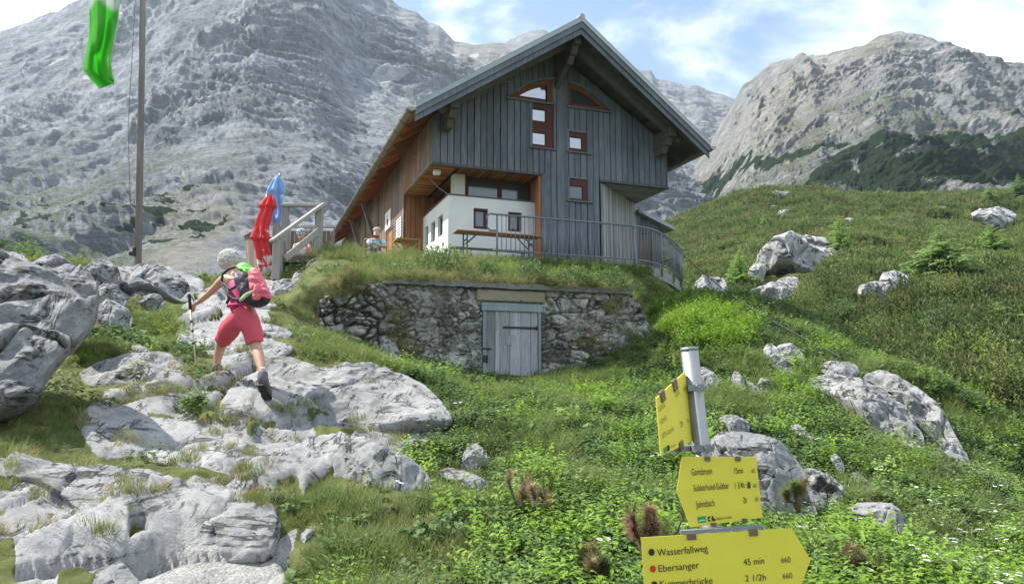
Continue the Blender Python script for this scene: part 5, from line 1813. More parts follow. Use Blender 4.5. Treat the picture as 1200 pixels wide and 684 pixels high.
def scatter(name, label, cat, pts, scl, idx, coll, tilt=0.15, seed=1, nrm=None):
    n = len(pts)
    rs = np.random.RandomState(seed)
    me = bpy.data.meshes.new(name)
    me.vertices.add(n)
    org = np.array([0, 8.0, -1.0])
    me.vertices.foreach_set('co', (np.asarray(pts) - org).astype(np.float32).ravel())
    rot = np.stack([rs.normal(0, tilt, n), rs.normal(0, tilt, n), rs.uniform(0, 6.283, n)], 1)
    a = me.attributes.new('rot', 'FLOAT_VECTOR', 'POINT'); a.data.foreach_set('vector', rot.astype(np.float32).ravel())
    a = me.attributes.new('scl', 'FLOAT', 'POINT'); a.data.foreach_set('value', np.asarray(scl, np.float32))
    a = me.attributes.new('idx', 'INT', 'POINT'); a.data.foreach_set('value', np.asarray(idx, np.int32))
    o = bpy.data.objects.new(name, me)
    o.location = org
    COL.objects.link(o)
    ng = bpy.data.node_groups.new(name + "_scatter", 'GeometryNodeTree')
    ng.interface.new_socket('Geometry', in_out='INPUT', socket_type='NodeSocketGeometry')
    ng.interface.new_socket('Geometry', in_out='OUTPUT', socket_type='NodeSocketGeometry')
    N, L = ng.nodes, ng.links
    gi, go = N.new('NodeGroupInput'), N.new('NodeGroupOutput')
    ip = N.new('GeometryNodeInstanceOnPoints')
    ci = N.new('GeometryNodeCollectionInfo')
    ci.inputs['Collection'].default_value = coll
    ci.inputs['Separate Children'].default_value = True
    ci.inputs['Reset Children'].default_value = True
    ip.inputs['Pick Instance'].default_value = True

    def na(nm, ty):
        x = N.new('GeometryNodeInputNamedAttribute')
        x.data_type = ty
        x.inputs[0].default_value = nm
        return x.outputs[0]
    L.new(gi.outputs[0], ip.inputs['Points'])
    L.new(ci.outputs[0], ip.inputs['Instance'])
    L.new(na('idx', 'INT'), ip.inputs['Instance Index'])
    L.new(na('rot', 'FLOAT_VECTOR'), ip.inputs['Rotation'])
    L.new(na('scl', 'FLOAT'), ip.inputs['Scale'])
    L.new(ip.outputs[0], go.inputs[0])
    m = o.modifiers.new("scatter", 'NODES')
    m.node_group = ng
    return tag(o, label, cat, kind="stuff")


class LB:
    """leaf-mesh collector (triangles and quads with a tint)"""

    def __init__(self):
        self.v, self.f, self.t = [], [], []

    def quadstrip(self, pts, wid, side, tint):
        n0 = len(self.v)
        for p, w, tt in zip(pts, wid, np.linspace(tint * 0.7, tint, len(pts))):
            self.v += [p - side * w, p + side * w]
            self.t += [tt, tt]
        for k in range(len(pts) - 1):
            self.f.append((n0 + 2 * k, n0 + 2 * k + 1, n0 + 2 * k + 3, n0 + 2 * k + 2))

    def leaf(self, base, d, up, L, W, tint, fold=0.25):
        d = d / np.linalg.norm(d)
        s = np.cross(d, up)
        s = s / (np.linalg.norm(s) + 1e-9)
        n = np.cross(s, d)
        n0 = len(self.v)
        b = base
        pts = [b, b + d * L * 0.45 + s * W + n * W * fold, b + d * L * 0.5, b + d * L * 0.45 - s * W + n * W * fold, b + d * L - n * L * 0.12]
        self.v += pts
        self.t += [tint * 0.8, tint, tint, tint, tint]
        self.f += [(n0, n0 + 1, n0 + 2), (n0, n0 + 2, n0 + 3), (n0 + 1, n0 + 4, n0 + 2), (n0 + 2, n0 + 4, n0 + 3)]

    def out(self, mat):
        return np.array(self.v), self.f, np.array(self.t), mat


def blades(rs, n, h, w, spread, lean, mat):
    b = LB()
    for _ in range(n):
        a = rs.uniform(0, 6.283)
        r = spread * math.sqrt(rs.uniform())
        p = np.array([r * math.cos(a), r * math.sin(a), -0.02])
        a2 = a + rs.normal(0, 0.8)
        d = np.array([math.cos(a2), math.sin(a2), 0])
        hh = h * rs.uniform(0.5, 1.1)
        ln = lean * rs.uniform(0.2, 1.3)
        s = np.array([-d[1], d[0], 0])
        ts = np.linspace(0, 1, 4)
        pts = [p + d * hh * ln * t * t + np.array([0, 0, hh * (t - 0.25 * ln * t * t)]) for t in ts]
        b.quadstrip(pts, [w, w * 0.9, w * 0.6, w * 0.08], s, rs.uniform(0.2, 1))
    return b.out(mat)


def herb(rs, nst, h, L, W, nl, mat, spread=0.07):
    b = LB()
    for _ in range(nst):
        a = rs.uniform(0, 6.283)
        r = spread * math.sqrt(rs.uniform())
        p = np.array([r * math.cos(a), r * math.sin(a), 0])
        lean = np.array([math.cos(a), math.sin(a), 0]) * rs.uniform(0, 0.5)
        hh = h * rs.uniform(0.4, 1)
        for k in range(nl):
            t = (k + 0.5) / nl
            q = p + (lean * t + np.array([0, 0, 1])) * hh * t
            an = rs.uniform(0, 6.283)
            d = np.array([math.cos(an), math.sin(an), rs.uniform(-0.1, 0.6)])
            b.leaf(q, d, np.array([0, 0, 1.0]), L * rs.uniform(0.6, 1.1) * (1.1 - 0.4 * t), W * rs.uniform(0.7, 1.1), rs.uniform(0.2, 1))
    return b.out(mat)


def flowers(rs, n, h, size, mat, head='umbel'):
    b = LB()
    for _ in range(n):
        a = rs.uniform(0, 6.283)
        r = 0.12 * math.sqrt(rs.uniform())
        c = np.array([r * math.cos(a), r * math.sin(a), h * rs.uniform(0.7, 1.1)])
        m = 7 if head == 'umbel' else 1
        for k in range(m):
            a2 = 6.283 * k / m
            q = c + (np.array([math.cos(a2), math.sin(a2), rs.uniform(-0.2, 0.2)]) * size * 0.8 if m > 1 else 0)
            for j in range(4):
                a3 = 1.571 * j + rs.uniform(0, 1)
                b.leaf(q, np.array([math.cos(a3), math.sin(a3), 0.35]), np.array([0, 0, 1.0]), size * 0.55, size * 0.25, 0.6 + 0.4 * rs.uniform())
    return b.out(mat)


def pine_clump(rs, nsh, rad, h, mat, needle=0.09, nn=16, wf=0.10):
    b = LB()
    for _ in range(nsh):
        a = rs.uniform(0, 6.283)
        r = rad * math.sqrt(rs.uniform())
        hb = h * (1 - 0.5 * (r / rad) ** 2) * rs.uniform(0.55, 1.0)
        p = np.array([r * math.cos(a), r * math.sin(a), hb * 0.5])
        ax = np.array([math.cos(a) * 0.5 * r / rad, math.sin(a) * 0.5 * r / rad, 1.0]) + rs.normal(0, 0.15, 3)
        ax /= np.linalg.norm(ax)
        L = hb * 0.55 + 0.06
        e1 = np.cross(ax, (1, 0, 0.1)); e1 /= np.linalg.norm(e1)
        e2 = np.cross(ax, e1)
        tint = rs.uniform(0.15, 1)
        for k in range(nn):
            t = rs.uniform(0, 1)
            an = rs.uniform(0, 6.283)
            o = math.cos(an) * e1 + math.sin(an) * e2
            q = p + ax * L * t
            d = ax * 0.75 + o * (0.9 - 0.5 * t)
            d /= np.linalg.norm(d)
            s = np.cross(d, o + 0.3 * ax); s /= np.linalg.norm(s) + 1e-9
            n0 = len(b.v)
            nl = needle * rs.uniform(0.7, 1.2)
            b.v += [q - s * needle * wf, q + s * needle * wf, q + d * nl]
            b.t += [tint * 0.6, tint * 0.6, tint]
            b.f.append((n0, n0 + 1, n0 + 2))
    return b.out(mat)


def bush(rs, n, rad, h, L, W, mat):
    b = LB()
    for _ in range(n):
        u = rs.normal(size=3); u /= np.linalg.norm(u); u[2] = abs(u[2])
        q = u * rs.uniform(0.55, 1.0) * np.array([rad, rad, h])
        d = u + rs.normal(0, 0.6, 3)
        b.leaf(q, d, np.array([0.1, 0, 1.0]), L * rs.uniform(0.6, 1.2), W * rs.uniform(0.7, 1.2), rs.uniform(0.15, 1))
    return b.out(mat)


M['grass'] = mat_leaf("alpine_grass", [(0.14, 0.17, 0.06), (0.19, 0.225, 0.075), (0.25, 0.27, 0.10), (0.30, 0.285, 0.135)], 0.4)
M['lush'] = mat_leaf("lush_grass", [(0.135, 0.185, 0.055), (0.185, 0.24, 0.07), (0.25, 0.30, 0.095)], 0.42)
M['dry'] = mat_leaf("dry_grass", [(0.28, 0.21, 0.09), (0.40, 0.33, 0.16), (0.28, 0.27, 0.09)], 0.35)
M['herb'] = mat_leaf("green_herbs", [(0.08, 0.145, 0.055), (0.135, 0.21, 0.07), (0.20, 0.28, 0.085)], 0.35)
M['bright'] = mat_leaf("bright_herbs", [(0.19, 0.31, 0.04), (0.26, 0.40, 0.05)], 0.4)
M['moss'] = mat_leaf("rusty_moss", [(0.17, 0.075, 0.025), (0.20, 0.13, 0.04), (0.13, 0.12, 0.03)], 0.2)
M['pine'] = mat_leaf("dwarf_pine_needles", [(0.09, 0.145, 0.042), (0.14, 0.20, 0.058), (0.20, 0.25, 0.08), (0.26, 0.235, 0.11)], 0.35)
M['alder'] = mat_leaf("olive_alder_leaves", [(0.12, 0.17, 0.045), (0.19, 0.245, 0.065), (0.27, 0.31, 0.09)], 0.42)
M['pine_brown'] = mat_leaf("rusty_pine_needles", [(0.30, 0.16, 0.10), (0.38, 0.24, 0.15), (0.28, 0.22, 0.10)], 0.3)
M['larch'] = mat_leaf("light_larch_needles", [(0.22, 0.36, 0.09), (0.30, 0.44, 0.12)], 0.5)
M['white_petal'] = mat_leaf("white_petals", [(0.75, 0.75, 0.70), (0.82, 0.82, 0.80)], 0.3)
M['violet_petal'] = mat_leaf("violet_petals", [(0.22, 0.15, 0.45), (0.32, 0.22, 0.55)], 0.3)
M['yellow_petal'] = mat_leaf("yellow_petals", [(0.70, 0.55, 0.05), (0.75, 0.65, 0.10)], 0.3)

rs = np.random.RandomState(12)
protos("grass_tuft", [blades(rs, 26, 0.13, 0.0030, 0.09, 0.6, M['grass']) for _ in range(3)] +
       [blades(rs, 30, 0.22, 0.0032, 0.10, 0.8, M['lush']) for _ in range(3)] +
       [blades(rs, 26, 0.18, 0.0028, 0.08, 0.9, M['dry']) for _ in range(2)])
protos("herb_plant", [herb(rs, 9, 0.14, 0.045, 0.013, 7, M['herb'], 0.10) for _ in range(3)] +
       [herb(rs, 7, 0.10, 0.09, 0.032, 4, M['herb'], 0.10) for _ in range(2)] +
       [herb(rs, 10, 0.22, 0.06, 0.011, 9, M['bright'], 0.12) for _ in range(2)] +
       [herb(rs, 12, 0.05, 0.03, 0.010, 5, M['moss'], 0.12)])
protos("flower_head", [flowers(rs, 2, 0.25, 0.015, M['white_petal']), flowers(rs, 4, 0.16, 0.016, M['white_petal'], 'single'),
                       flowers(rs, 3, 0.16, 0.02, M['violet_petal'], 'single'), flowers(rs, 3, 0.14, 0.016, M['yellow_petal'], 'single')])
protos("pine_mat", [pine_clump(rs, 60, 0.75, 0.65, M['pine'], 0.11, 22, 0.16) for _ in range(3)] + [pine_clump(rs, 40, 0.6, 0.55, M['pine_brown'], 0.12, 12)] +
       [bush(rs, 600, 0.6, 0.75, 0.09, 0.03, M['alder']), bush(rs, 600, 0.55, 0.8, 0.08, 0.028, M['herb'])])
M['pine_dark'] = mat_leaf("dark_pine_needles", [(0.085, 0.125, 0.04), (0.14, 0.185, 0.06), (0.21, 0.245, 0.085)], 0.38)
protos("pine_thicket", [pine_clump(rs, 100, 0.75, 1.0, M['pine_dark'], 0.075, 60, 0.2) for _ in range(3)] + [pine_clump(rs, 100, 0.6, 0.8, M['pine_brown'], 0.085, 20)] +
       [bush(rs, 1300, 0.6, 0.85, 0.06, 0.02, M['alder']), bush(rs, 1300, 0.55, 0.95, 0.055, 0.018, M['herb'])])

# ---- turf and herbs on the near ground
VG = np.stack([GX, GY, GZ], -1)
PS0 = np.random.RandomState(8)
VU, VV = project(VG)
lg = loc(VG)
under = ((lg[:, 0] > -0.3) & (lg[:, 0] < 7.9) & (lg[:, 1] > -0.1)) | ((lg[:, 0] > 0.9) & (lg[:, 1] > -1.72)) | ((lg[:, 0] > WXL - 0.2) & (lg[:, 0] < WXR + 0.4) & (np.abs(lg[:, 1] - WALL_Y - 0.1) < 0.36)) | \
        ((lg[:, 0] > -1.3) & (lg[:, 1] > 0.0))
onrock = np.zeros(len(GX), bool)                 # nothing grows on the boulders or right in front of them
for _o in OUTLINES:
    onrock |= in_poly(VU, VV, _o) | in_poly(VU, VV - 60 / GY, _o) | (in_poly(VU, VV - 130 / GY, _o) & (PS0.uniform(size=len(GX)) < 0.75))
onrock &= PS0.uniform(size=len(GX)) < 0.96
guest_gap = (VU > 418) & (VU < 462) & (VV > 280) & (VV < 306) & (PS0.uniform(size=len(GX)) < 0.93)
under = under | guest_gap
seen = (np.abs(GX) < GY * 0.86 + 0.4) & (GY > 2.0) & (GY < 26) & ~under & ~onrock
green_ok = green > 0.55
cand = np.where(seen & green_ok)[0]
PS = np.random.RandomState(3)


def pick(n, w=None, c=cand):
    p = None if w is None else w[c] / w[c].sum()
    k = PS.choice(c, n, replace=True, p=p)
    j = PS.normal(0, 1, (n, 2)) * (GY[k] * 0.0035)[:, None]
    q = VG[k].copy()
    q[:, 0] += j[:, 0]
    q[:, 1] += j[:, 1]
    return k, q


patch = fbm(p3 * np.array([0.5, 0.5, 0.1]) + 13, 3)
patch2 = fbm(p3 * np.array([1.1, 1.1, 0.1]) + 71, 3)
terrace_w = np.clip(wT, 0, 1) * (lyT < -1.5)
right_meadow = sstep(560, 640, VU)
edge_w = sstep(0.6, 0.15, np.abs(rock_mask - 0.35))
trod = sstep(30, 0, np.abs(VU - 285)) * sstep(420, 330, VV)          # the trodden path up to the stairs
wgt = (0.5 + 0.7 * sstep(-0.3, 0.3, patch)) * (1 - 0.85 * trod)
k, q = pick(52000, wgt)
far_s = 0.75 + 0.055 * GY[k]
lushness = patch[k] * 1.2 + 0.5 * terrace_w[k] + 0.25 * right_meadow[k] - 0.25
r_ = PS.uniform(size=len(k))
dryness = 0.04 + 0.22 * sstep(0.05, 0.4, patch2[k]) + 0.2 * edge_w[k] * (rock_mask[k] > 0.1) + 0.12 * terrace_w[k] * sstep(-0.2, 0.2, patch2[k])
idx = np.where(r_ < dryness, 6 + PS.randint(0, 2, len(k)), np.where(PS.uniform(size=len(k)) < sstep(-0.5, 0.5, lushness), 3 + PS.randint(0, 3, len(k)), PS.randint(0, 3, len(k))))
hgt = PS.uniform(0.6, 1.25, len(k)) * far_s * (0.65 + 0.5 * sstep(-0.2, 0.4, lushness)) * (1 - 0.35 * edge_w[k]) * (1 - 0.12 * terrace_w[k]) * (1 + 0.55 * sstep(350, 420, VU[k]) * sstep(640, 560, VU[k]) * sstep(560, 610, VV[k])) * (1 - 0.45 * sstep(400, 340, VU[k]) * sstep(380, 430, VV[k]))
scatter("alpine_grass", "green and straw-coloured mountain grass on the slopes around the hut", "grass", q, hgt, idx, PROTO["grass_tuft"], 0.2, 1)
wh = (1 - 0.75 * sstep(420, 360, VU) * sstep(460, 500, VV)) * (0.1 + sstep(-0.05, 0.35, patch2 + 0.25 * right_meadow)) * (0.25 + 0.75 * right_meadow + 0.3 * edge_w) * (1 - terrace_w * 0.7)
k, q = pick(36000, wh)
br = sstep(40, 10, np.hypot((VU[k] - 835) / 1.7, VV[k] - 392)) + sstep(26, 6, np.hypot((VU[k] - 800) / 2.0, VV[k] - 372))
ms = sstep(26, 6, np.hypot((VU[k] - 650) / 0.9, VV[k] - 500)) + sstep(14, 4, np.hypot((VU[k] - 715) / 1.3, VV[k] - 560)) + sstep(10, 3, np.hypot(VU[k] - 610, (VV[k] - 475) * 1.5))
r_ = PS.uniform(size=len(k))
leafy = sstep(-0.1, 0.3, patch[k])
idx = np.where(r_ < 0.9 * br, 5 + PS.randint(0, 2, len(k)), np.where(r_ < 0.75 * ms, 7, np.where(PS.uniform(size=len(k)) < 0.6 * leafy, 3 + PS.randint(0, 2, len(k)),
               np.where(PS.uniform(size=len(k)) < 0.08, 5, PS.randint(0, 3, len(k))))))
scatter("meadow_herbs", "leafy green herbs growing among the grass on the slope", "herbs", q, PS.uniform(0.6, 1.5, len(k)) * (0.8 + 0.045 * GY[k]) * (1 - 0.45 * sstep(2.2, 0.8, np.abs(lg[k][:, 1] - WALL_Y) + 9 * (VU[k] > 800))), idx, PROTO["herb_plant"], 0.2, 2)
wf = 0.05 + 1.6 * sstep(1000, 1180, VU) * sstep(540, 620, VV) + 0.5 * sstep(0.1, 0.4, patch2) * (VV > 470) + 0.3 * sstep(440, 330, VU) * (VV > 340) * (VV < 420) + 0.25 * right_meadow
k, q = pick(2000, wf)
q[:, 2] += 0.0
idx = np.where(PS.uniform(size=len(k)) < 0.42, 0, PS.choice([1, 1, 2, 3], len(k)))
idx = np.where((idx == 0) & (VU[k] < 900) & (PS.uniform(size=len(k)) < 0.8), 1, idx)
scatter("wildflowers", "white, yellow and violet wildflowers dotting the meadow", "flowers", q, PS.uniform(0.7, 1.2, len(k)) * (0.7 + 0.05 * GY[k]), idx, PROTO["flower_head"], 0.1, 3)
# small tufts in the joints of the bedrock
jc = np.where((rock_mask > 0.6) & (GY < 13) & (VU < 560) & (VV > 395) & (np.minimum(edge, (g2 - g1) * 1.6) < 0.14) & (grav < 0.4))[0]
clump = sstep(0.05, 0.3, fbm(p3 * 2.4 + 19, 2))
pj = clump[jc] + 1e-4
kj = PS.choice(jc, 1000, p=pj / pj.sum())
q = VG[kj] + np.array([0, 0, 0.03])
q[:, :2] += PS.normal(0, 0.02, (len(kj), 2))
scatter("joint_grass", "small grass tufts growing in the joints of the limestone path", "grass", q, PS.uniform(0.3, 0.75, len(kj)), PS.choice([0, 1, 2, 2, 3, 6, 7], len(kj)), PROTO["grass_tuft"], 0.25, 14)
# tufts rooted in the masonry of the cellar wall
wp = []
for (u, v, n, sp) in ((690, 405, 26, 14), (745, 405, 40, 16), (735, 430, 40, 16), (712, 360, 12, 8), (462, 372, 14, 10), (470, 405, 30, 12), (480, 425, 26, 10), (700, 430, 24, 14), (400, 338, 60, 16), (415, 330, 40, 12), (545, 322, 18, 18)):
    for _ in range(n):
        a, b = u + PS.normal(0, sp * 0.6), v + PS.normal(0, sp * 0.5)
        l = on_y(a, b, WALL_Y - 0.10)
        wp.append(wor(l[0], l[1] - PS.uniform(0, 0.06), l[2]))
cl_, cr_ = on_y(450, 330, WALL_Y), on_y(738, 343, WALL_Y)
for _ in range(420):                                   # fringe hanging over the concrete cap
    f = PS.uniform()
    if fbm(np.array([[f * 9.0, 3.3, 0.7]]), 2)[0] < -0.12 and PS.uniform() < 0.8:
        continue
    l = cl_ + (cr_ - cl_) * f
    wp.append(wor(l[0], WALL_Y - PS.uniform(-0.1, 0.14), l[2] + 0.07))
wp = np.array(wp)
scatter("wall_tufts", "tufts of grass and fern rooted in the cellar wall", "wall plants", wp, PS.uniform(0.6, 1.3, len(wp)) * 1.3, PS.choice([0, 1, 2, 3, 6, 7], len(wp)), PROTO["grass_tuft"], 0.7, 4)
k, q = pick(700, sstep(20, 5, np.abs(VV - 440)) * (VU > 470) * (VU < 800) * (1 - np.clip(wT, 0, 1)))
scatter("wall_foot_herbs", "tall leafy plants along the foot of the cellar wall", "herbs", q, PS.uniform(0.7, 1.3, len(k)), PS.choice([3, 4, 0, 1, 3], len(k)), PROTO["herb_plant"], 0.2, 5)

# ---- dwarf pine on the hillside
HV = np.stack([HX, HY, HZ], -1)
HU, HVv = project(HV)
hon = np.zeros(len(HX), bool)
for _o in FAR_OUT:
    for k_ in (0, 6, 12, 18, 25, 32):
        hon |= in_poly(HU, HVv - k_, _o)
hseen = (HU > 700) & (HU < 1500) & (HY < 190) & (HY > 36) & ~hon
hc = np.where(hseen)[0]
hpat = fbm(HV * np.array([0.07, 0.07, 0.02]), 3)
hpat2 = fbm(HV * np.array([0.22, 0.22, 0.05]) + 40, 3)
wgt = np.where(hseen, sstep(-0.9, -0.2, hpat2), 0)
kk = PS.choice(hc, 22000, replace=True, p=wgt[hc] / wgt[hc].sum())
q = HV[kk].copy()
q[:, :2] += PS.normal(0, 1, (len(kk), 2)) * (HY[kk] * 0.004)[:, None]
q[:, 2] = hill_z(q[:, 0], q[:, 1]) - 0.1
r_ = PS.uniform(size=len(kk))
brn = 0.07 + 0.40 * sstep(0.05, 0.35, hpat2[kk]) * sstep(-0.2, 0.2, hpat[kk])
idx = np.where(r_ < brn, 3, np.where(PS.uniform(size=len(kk)) < 0.10 + 0.25 * sstep(0.1, 0.4, -hpat[kk]), 4, PS.randint(0, 3, len(kk))))
idx = np.where((idx == 4) & (PS.uniform(size=len(kk)) < 0.25), 5, idx)
scatter("dwarf_pine_scrub", "dense dwarf pine scrub covering the far hillside", "dwarf pine scrub", q, PS.uniform(0.8, 1.7, len(kk)) * (0.85 + 0.006 * HY[kk]), idx, PROTO["pine_mat"], 0.15, 6)
# thicket of the near side of the gully at the right
hs2 = (HU > 760) & (HU < 1500) & (HY <= 44 + 16 * fbm(HV * 0.12 + 5, 2)) & (HY > 11.5) & ~hon
hc2 = np.where(hs2)[0]
kk = PS.choice(hc2, 12500)
q = HV[kk].copy()
q[:, :2] += PS.normal(0, 0.12, (len(kk), 2))
q[:, 2] = hill_z(q[:, 0], q[:, 1]) - 0.1
idx = np.where(PS.uniform(size=len(kk)) < 0.04 + 0.2 * sstep(0.0, 0.3, hpat2[kk]), 3, np.where(PS.uniform(size=len(kk)) < 0.12 + 0.6 * sstep(-0.15, 0.25, fbm(q * np.array([0.35, 0.35, 0.1]) + 9, 2)), 4 + (PS.uniform(size=len(kk)) < 0.4), PS.randint(0, 3, len(kk))))
scatter("dwarf_pine_thicket", "dense dwarf pine thicket in the gully beyond the right outcrops", "dwarf pine thicket", q, PS.uniform(0.7, 1.55, len(kk)), idx, PROTO["pine_thicket"], 0.15, 7)


# ---- single trees on the hillside
def bark():
    return mat_plain("tree_bark", (0.11, 0.085, 0.065), 0.9, var=0.3, scale=6, bump=0.4)


M['bark'] = bark()


def conifer(label, u, v, top, kind, width=0.34, seed=0, hit=None, D=None):
    d = D if D else (hit or hill_hit)(u, v)
    b = at(u, v, d)
    H = at(u, top, d)[2] - b[2]
    rs = np.random.RandomState(seed + 50)
    t = tag(empty("larch_tree" if kind == 'larch' else "spruce_tree", b), label, "tree", "young conifers on the hillside")
    mb = MB()
    mb.tube([(0, 0, -0.3), (0.02 * H * 0.2, 0, H * 0.4), (0, 0.01, H * 0.97)], [0.022 * H + 0.02, 0.014 * H + 0.01, 0.006], 7)
    mb.build("trunk", M['bark'], t, True)
    c = LB()
    nl = int(20 + H * 3.0)
    width *= 1.15
    for i in range(nl):
        f = (i + rs.uniform(-0.3, 0.3)) / nl
        f = min(max(f, 0.0), 0.985)
        z = H * (0.06 + 0.93 * f)
        Lb = width * H * (1 - f ** 1.6) ** 0.9 * rs.uniform(0.55, 1.2) + 0.05 * H * (1 - f) + 0.04
        m = 7 if f < 0.7 else 5
        a0 = rs.uniform(0, 6.28)
        for j in range(m):
            if rs.uniform() < 0.2:
                continue
            a = a0 + 6.283 * j / m + rs.normal(0, 0.2)
            L_ = Lb * rs.uniform(0.6, 1.1)
            dr = np.array([math.cos(a), math.sin(a), 0])
            rise = 0.45 + 0.5 * f - (0.35 if kind == 'spruce' else 0.1)
            ns = max(4, int(L_ / (0.055 * H + 0.08)) * 3)
            for k2 in range(ns):
                s = (k2 + 0.6) / ns
                q = dr * L_ * s + np.array([0, 0, z + L_ * (rise * s - 0.30 * s * s)])
                for sd in (-1, 1):
                    d_ = dr * 0.8 + sd * np.array([-dr[1], dr[0], 0]) * rs.uniform(0.5, 1.1) + np.array([0, 0, rs.uniform(-0.35, 0.25)])
                    tl = (0.22 * L_ + 0.08) * rs.uniform(0.7, 1.3) * (1.2 - 0.5 * s)
                    c.leaf(q, d_, np.array([0, 0, 1.0]), tl, tl * 0.24, rs.uniform(0.25, 1))
    v_, f_, t_, _m = c.out(None)
    mesh_obj("crown", v_, f_, M['larch'] if kind == 'larch' else M['spruce'], t, attrs={'tint': t_})
    return t


M['spruce'] = mat_leaf("spruce_needles", [(0.16, 0.27, 0.09), (0.22, 0.33, 0.11), (0.28, 0.38, 0.13)], 0.5)
conifer("large bushy spruce on the right hillside with dark shaded foot", 1107, 348, 262, 'spruce', 0.42, 1)
conifer("slim light-green larch right of the big layered boulder", 986, 305, 252, 'larch', 0.26, 2)
conifer("pale green larch in front of the white cracked boulder", 868, 350, 292, 'larch', 0.3, 3)
conifer("faint young larch rising left of the larger hillside boulders", 897, 278, 250, 'larch', 0.28, 4)
conifer("light spruce right of the large bushy spruce", 1163, 310, 262, 'larch', 0.36, 5)
conifer("dark spruce on the skyline right of the far boulder", 1196, 240, 203, 'spruce', 0.34, 6)
conifer("bushy spruce on the skyline left of the far boulder", 1160, 242, 218, 'spruce', 0.4, 7)
conifer("small spruce standing on the middle of the hillside crest", 1031, 240, 219, 'spruce', 0.34, 8)
conifer("tall thin young spruce above the white boulder pair", 1033, 262, 238, 'spruce', 0.28, 9)
conifer("low rounded spruce left of the large bushy spruce", 1078, 346, 310, 'spruce', 0.6, 10)
conifer("light green sapling below the white boulder pair", 1000, 402, 358, 'larch', 0.42, 11)
conifer("bushy young spruce at the right picture edge above the thicket", 1175, 420, 352, 'spruce', 0.5, 13)
conifer("light green young larch standing in the thicket above the long outcrop", 1092, 430, 372, 'larch', 0.45, 14)
conifer("light green bush-like spruce at the right picture edge in the thicket", 1188, 500, 425, 'larch', 0.45, 12)


# ---- shrubs of the terrace bank
def shrub(label, u, v, D, rad, h, mat, n=900, L=0.06, W=0.014, seed=0):
    b = at(u, v, D)
    rs = np.random.RandomState(seed + 90)
    v_, f_, t_, _m = bush(rs, n, rad, h, L, W, None)
    lumps = 1 + 0.28 * fbm(v_ * 3.0 / max(rad, h) + seed * 3.3, 2)[:, None]
    o = mesh_obj("shrub", v_ * lumps, f_, M[mat], attrs={'tint': t_})
    o.location = b
    return tag(o, label, "shrub", "shrubs on the bank above the cellar wall")


M['sage'] = mat_leaf("grey_green_leaves", [(0.12, 0.18, 0.075), (0.17, 0.235, 0.095), (0.20, 0.27, 0.10)], 0.3)
shrub("grey-green leafy shrub below the hut's white porch corner", 516, 326, 15.9, 0.62, 0.72, 'sage', 1900, 0.085, 0.02, 1)
shrub("dark green shrub on the bank beside the deck stairs", 392, 340, 15.2, 0.55, 0.55, 'sage', 1500, 0.08, 0.02, 2)
shrub("small grey-green shrub in the middle of the bank above the cellar door", 624, 332, 15.2, 0.35, 0.5, 'sage', 900, 0.075, 0.018, 3)
shrub("leafy grey-green shrub hanging over the left end of the concrete cap", 468, 330, 15.0, 0.5, 0.42, 'sage', 1200, 0.08, 0.02, 7)
shrub("low green shrub on the bank between the porch shrub and the door", 570, 330, 15.3, 0.5, 0.4, 'herb', 1200, 0.07, 0.018, 8)
shrub("low green shrub on the bank right of the door lintel", 672, 336, 15.3, 0.5, 0.42, 'herb', 1200, 0.07, 0.018, 9)
shrub("yellow-green leafy shrub at the right end of the bank", 714, 340, 15.6, 0.45, 0.5, 'herb', 1200, 0.07, 0.016, 4)
shrub("bright yellow-green shrub cushion on the slope below the terrace slab", 846, 398, 15.6, 0.75, 0.42, 'bright', 1600, 0.08, 0.022, 5)
shrub("bright green herb cushion right under the terrace slab", 800, 392, 16.0, 0.7, 0.5, 'bright', 1500, 0.08, 0.022, 6)


def gully_bush(label, u, v, rad, h, mat, seed):
    b = at(u, v, hill_hit(u, v))
    rad, h = rad * 1.25, h * 1.6
    rs = np.random.RandomState(seed + 700)
    t = tag(empty("bush", b), label, "bush", "leafy bushes in the gully at the right edge")
    mb, lb = MB(), LB()
    for k in range(9):
        a = rs.uniform(0, 6.28)
        tip = np.array([math.cos(a) * rad * rs.uniform(0.2, 0.75), math.sin(a) * rad * rs.uniform(0.2, 0.75), h * rs.uniform(0.6, 1.0)])
        mb.tube([(0, 0, -0.2), tuple(tip * np.array([0.4, 0.4, 0.55])), tuple(tip)], [0.025, 0.016, 0.005], 5)
        for j in range(260):
            f = rs.uniform(0.25, 1.05)
            q = tip * np.array([f * (1.4 - 0.4 * f), f * (1.4 - 0.4 * f), f]) + rs.normal(0, 0.13 * rad + 0.02, 3)
            d_ = rs.normal(size=3) + np.array([0, 0, 0.5])
            lb.leaf(q, d_, np.array([0.1, 0, 1.0]), 0.075 * rs.uniform(0.7, 1.3), 0.026 * rs.uniform(0.7, 1.2), rs.uniform(0.15, 1))
    mb.build("stems", M['bark'], t, True)
    v_, f_, t_, _m = lb.out(None)
    mesh_obj("foliage", v_, f_, M[mat], t, attrs={'tint': t_})


gully_bush("broad green alder bush above the top of the long outcrop", 1045, 432, 0.9, 1.3, 'alder', 1)
gully_bush("tall olive alder bush at the right edge of the picture, lowest one", 1195, 545, 0.8, 1.5, 'alder', 2)
gully_bush("yellow-green leafy bush in the thicket right of the long outcrop", 1140, 470, 0.8, 1.1, 'bright', 3)
gully_bush("dark green leafy bush in the middle of the thicket", 1110, 435, 0.9, 1.3, 'herb', 4)
gully_bush("green leafy bush under the white boulder pair", 985, 412, 0.9, 1.2, 'herb', 5)
gully_bush("olive bush on the hillside below the large bushy spruce", 1120, 385, 1.2, 1.5, 'alder', 6)
gully_bush("light green bush left of the white boulder pair on the hillside", 945, 385, 1.0, 1.3, 'alder', 7)


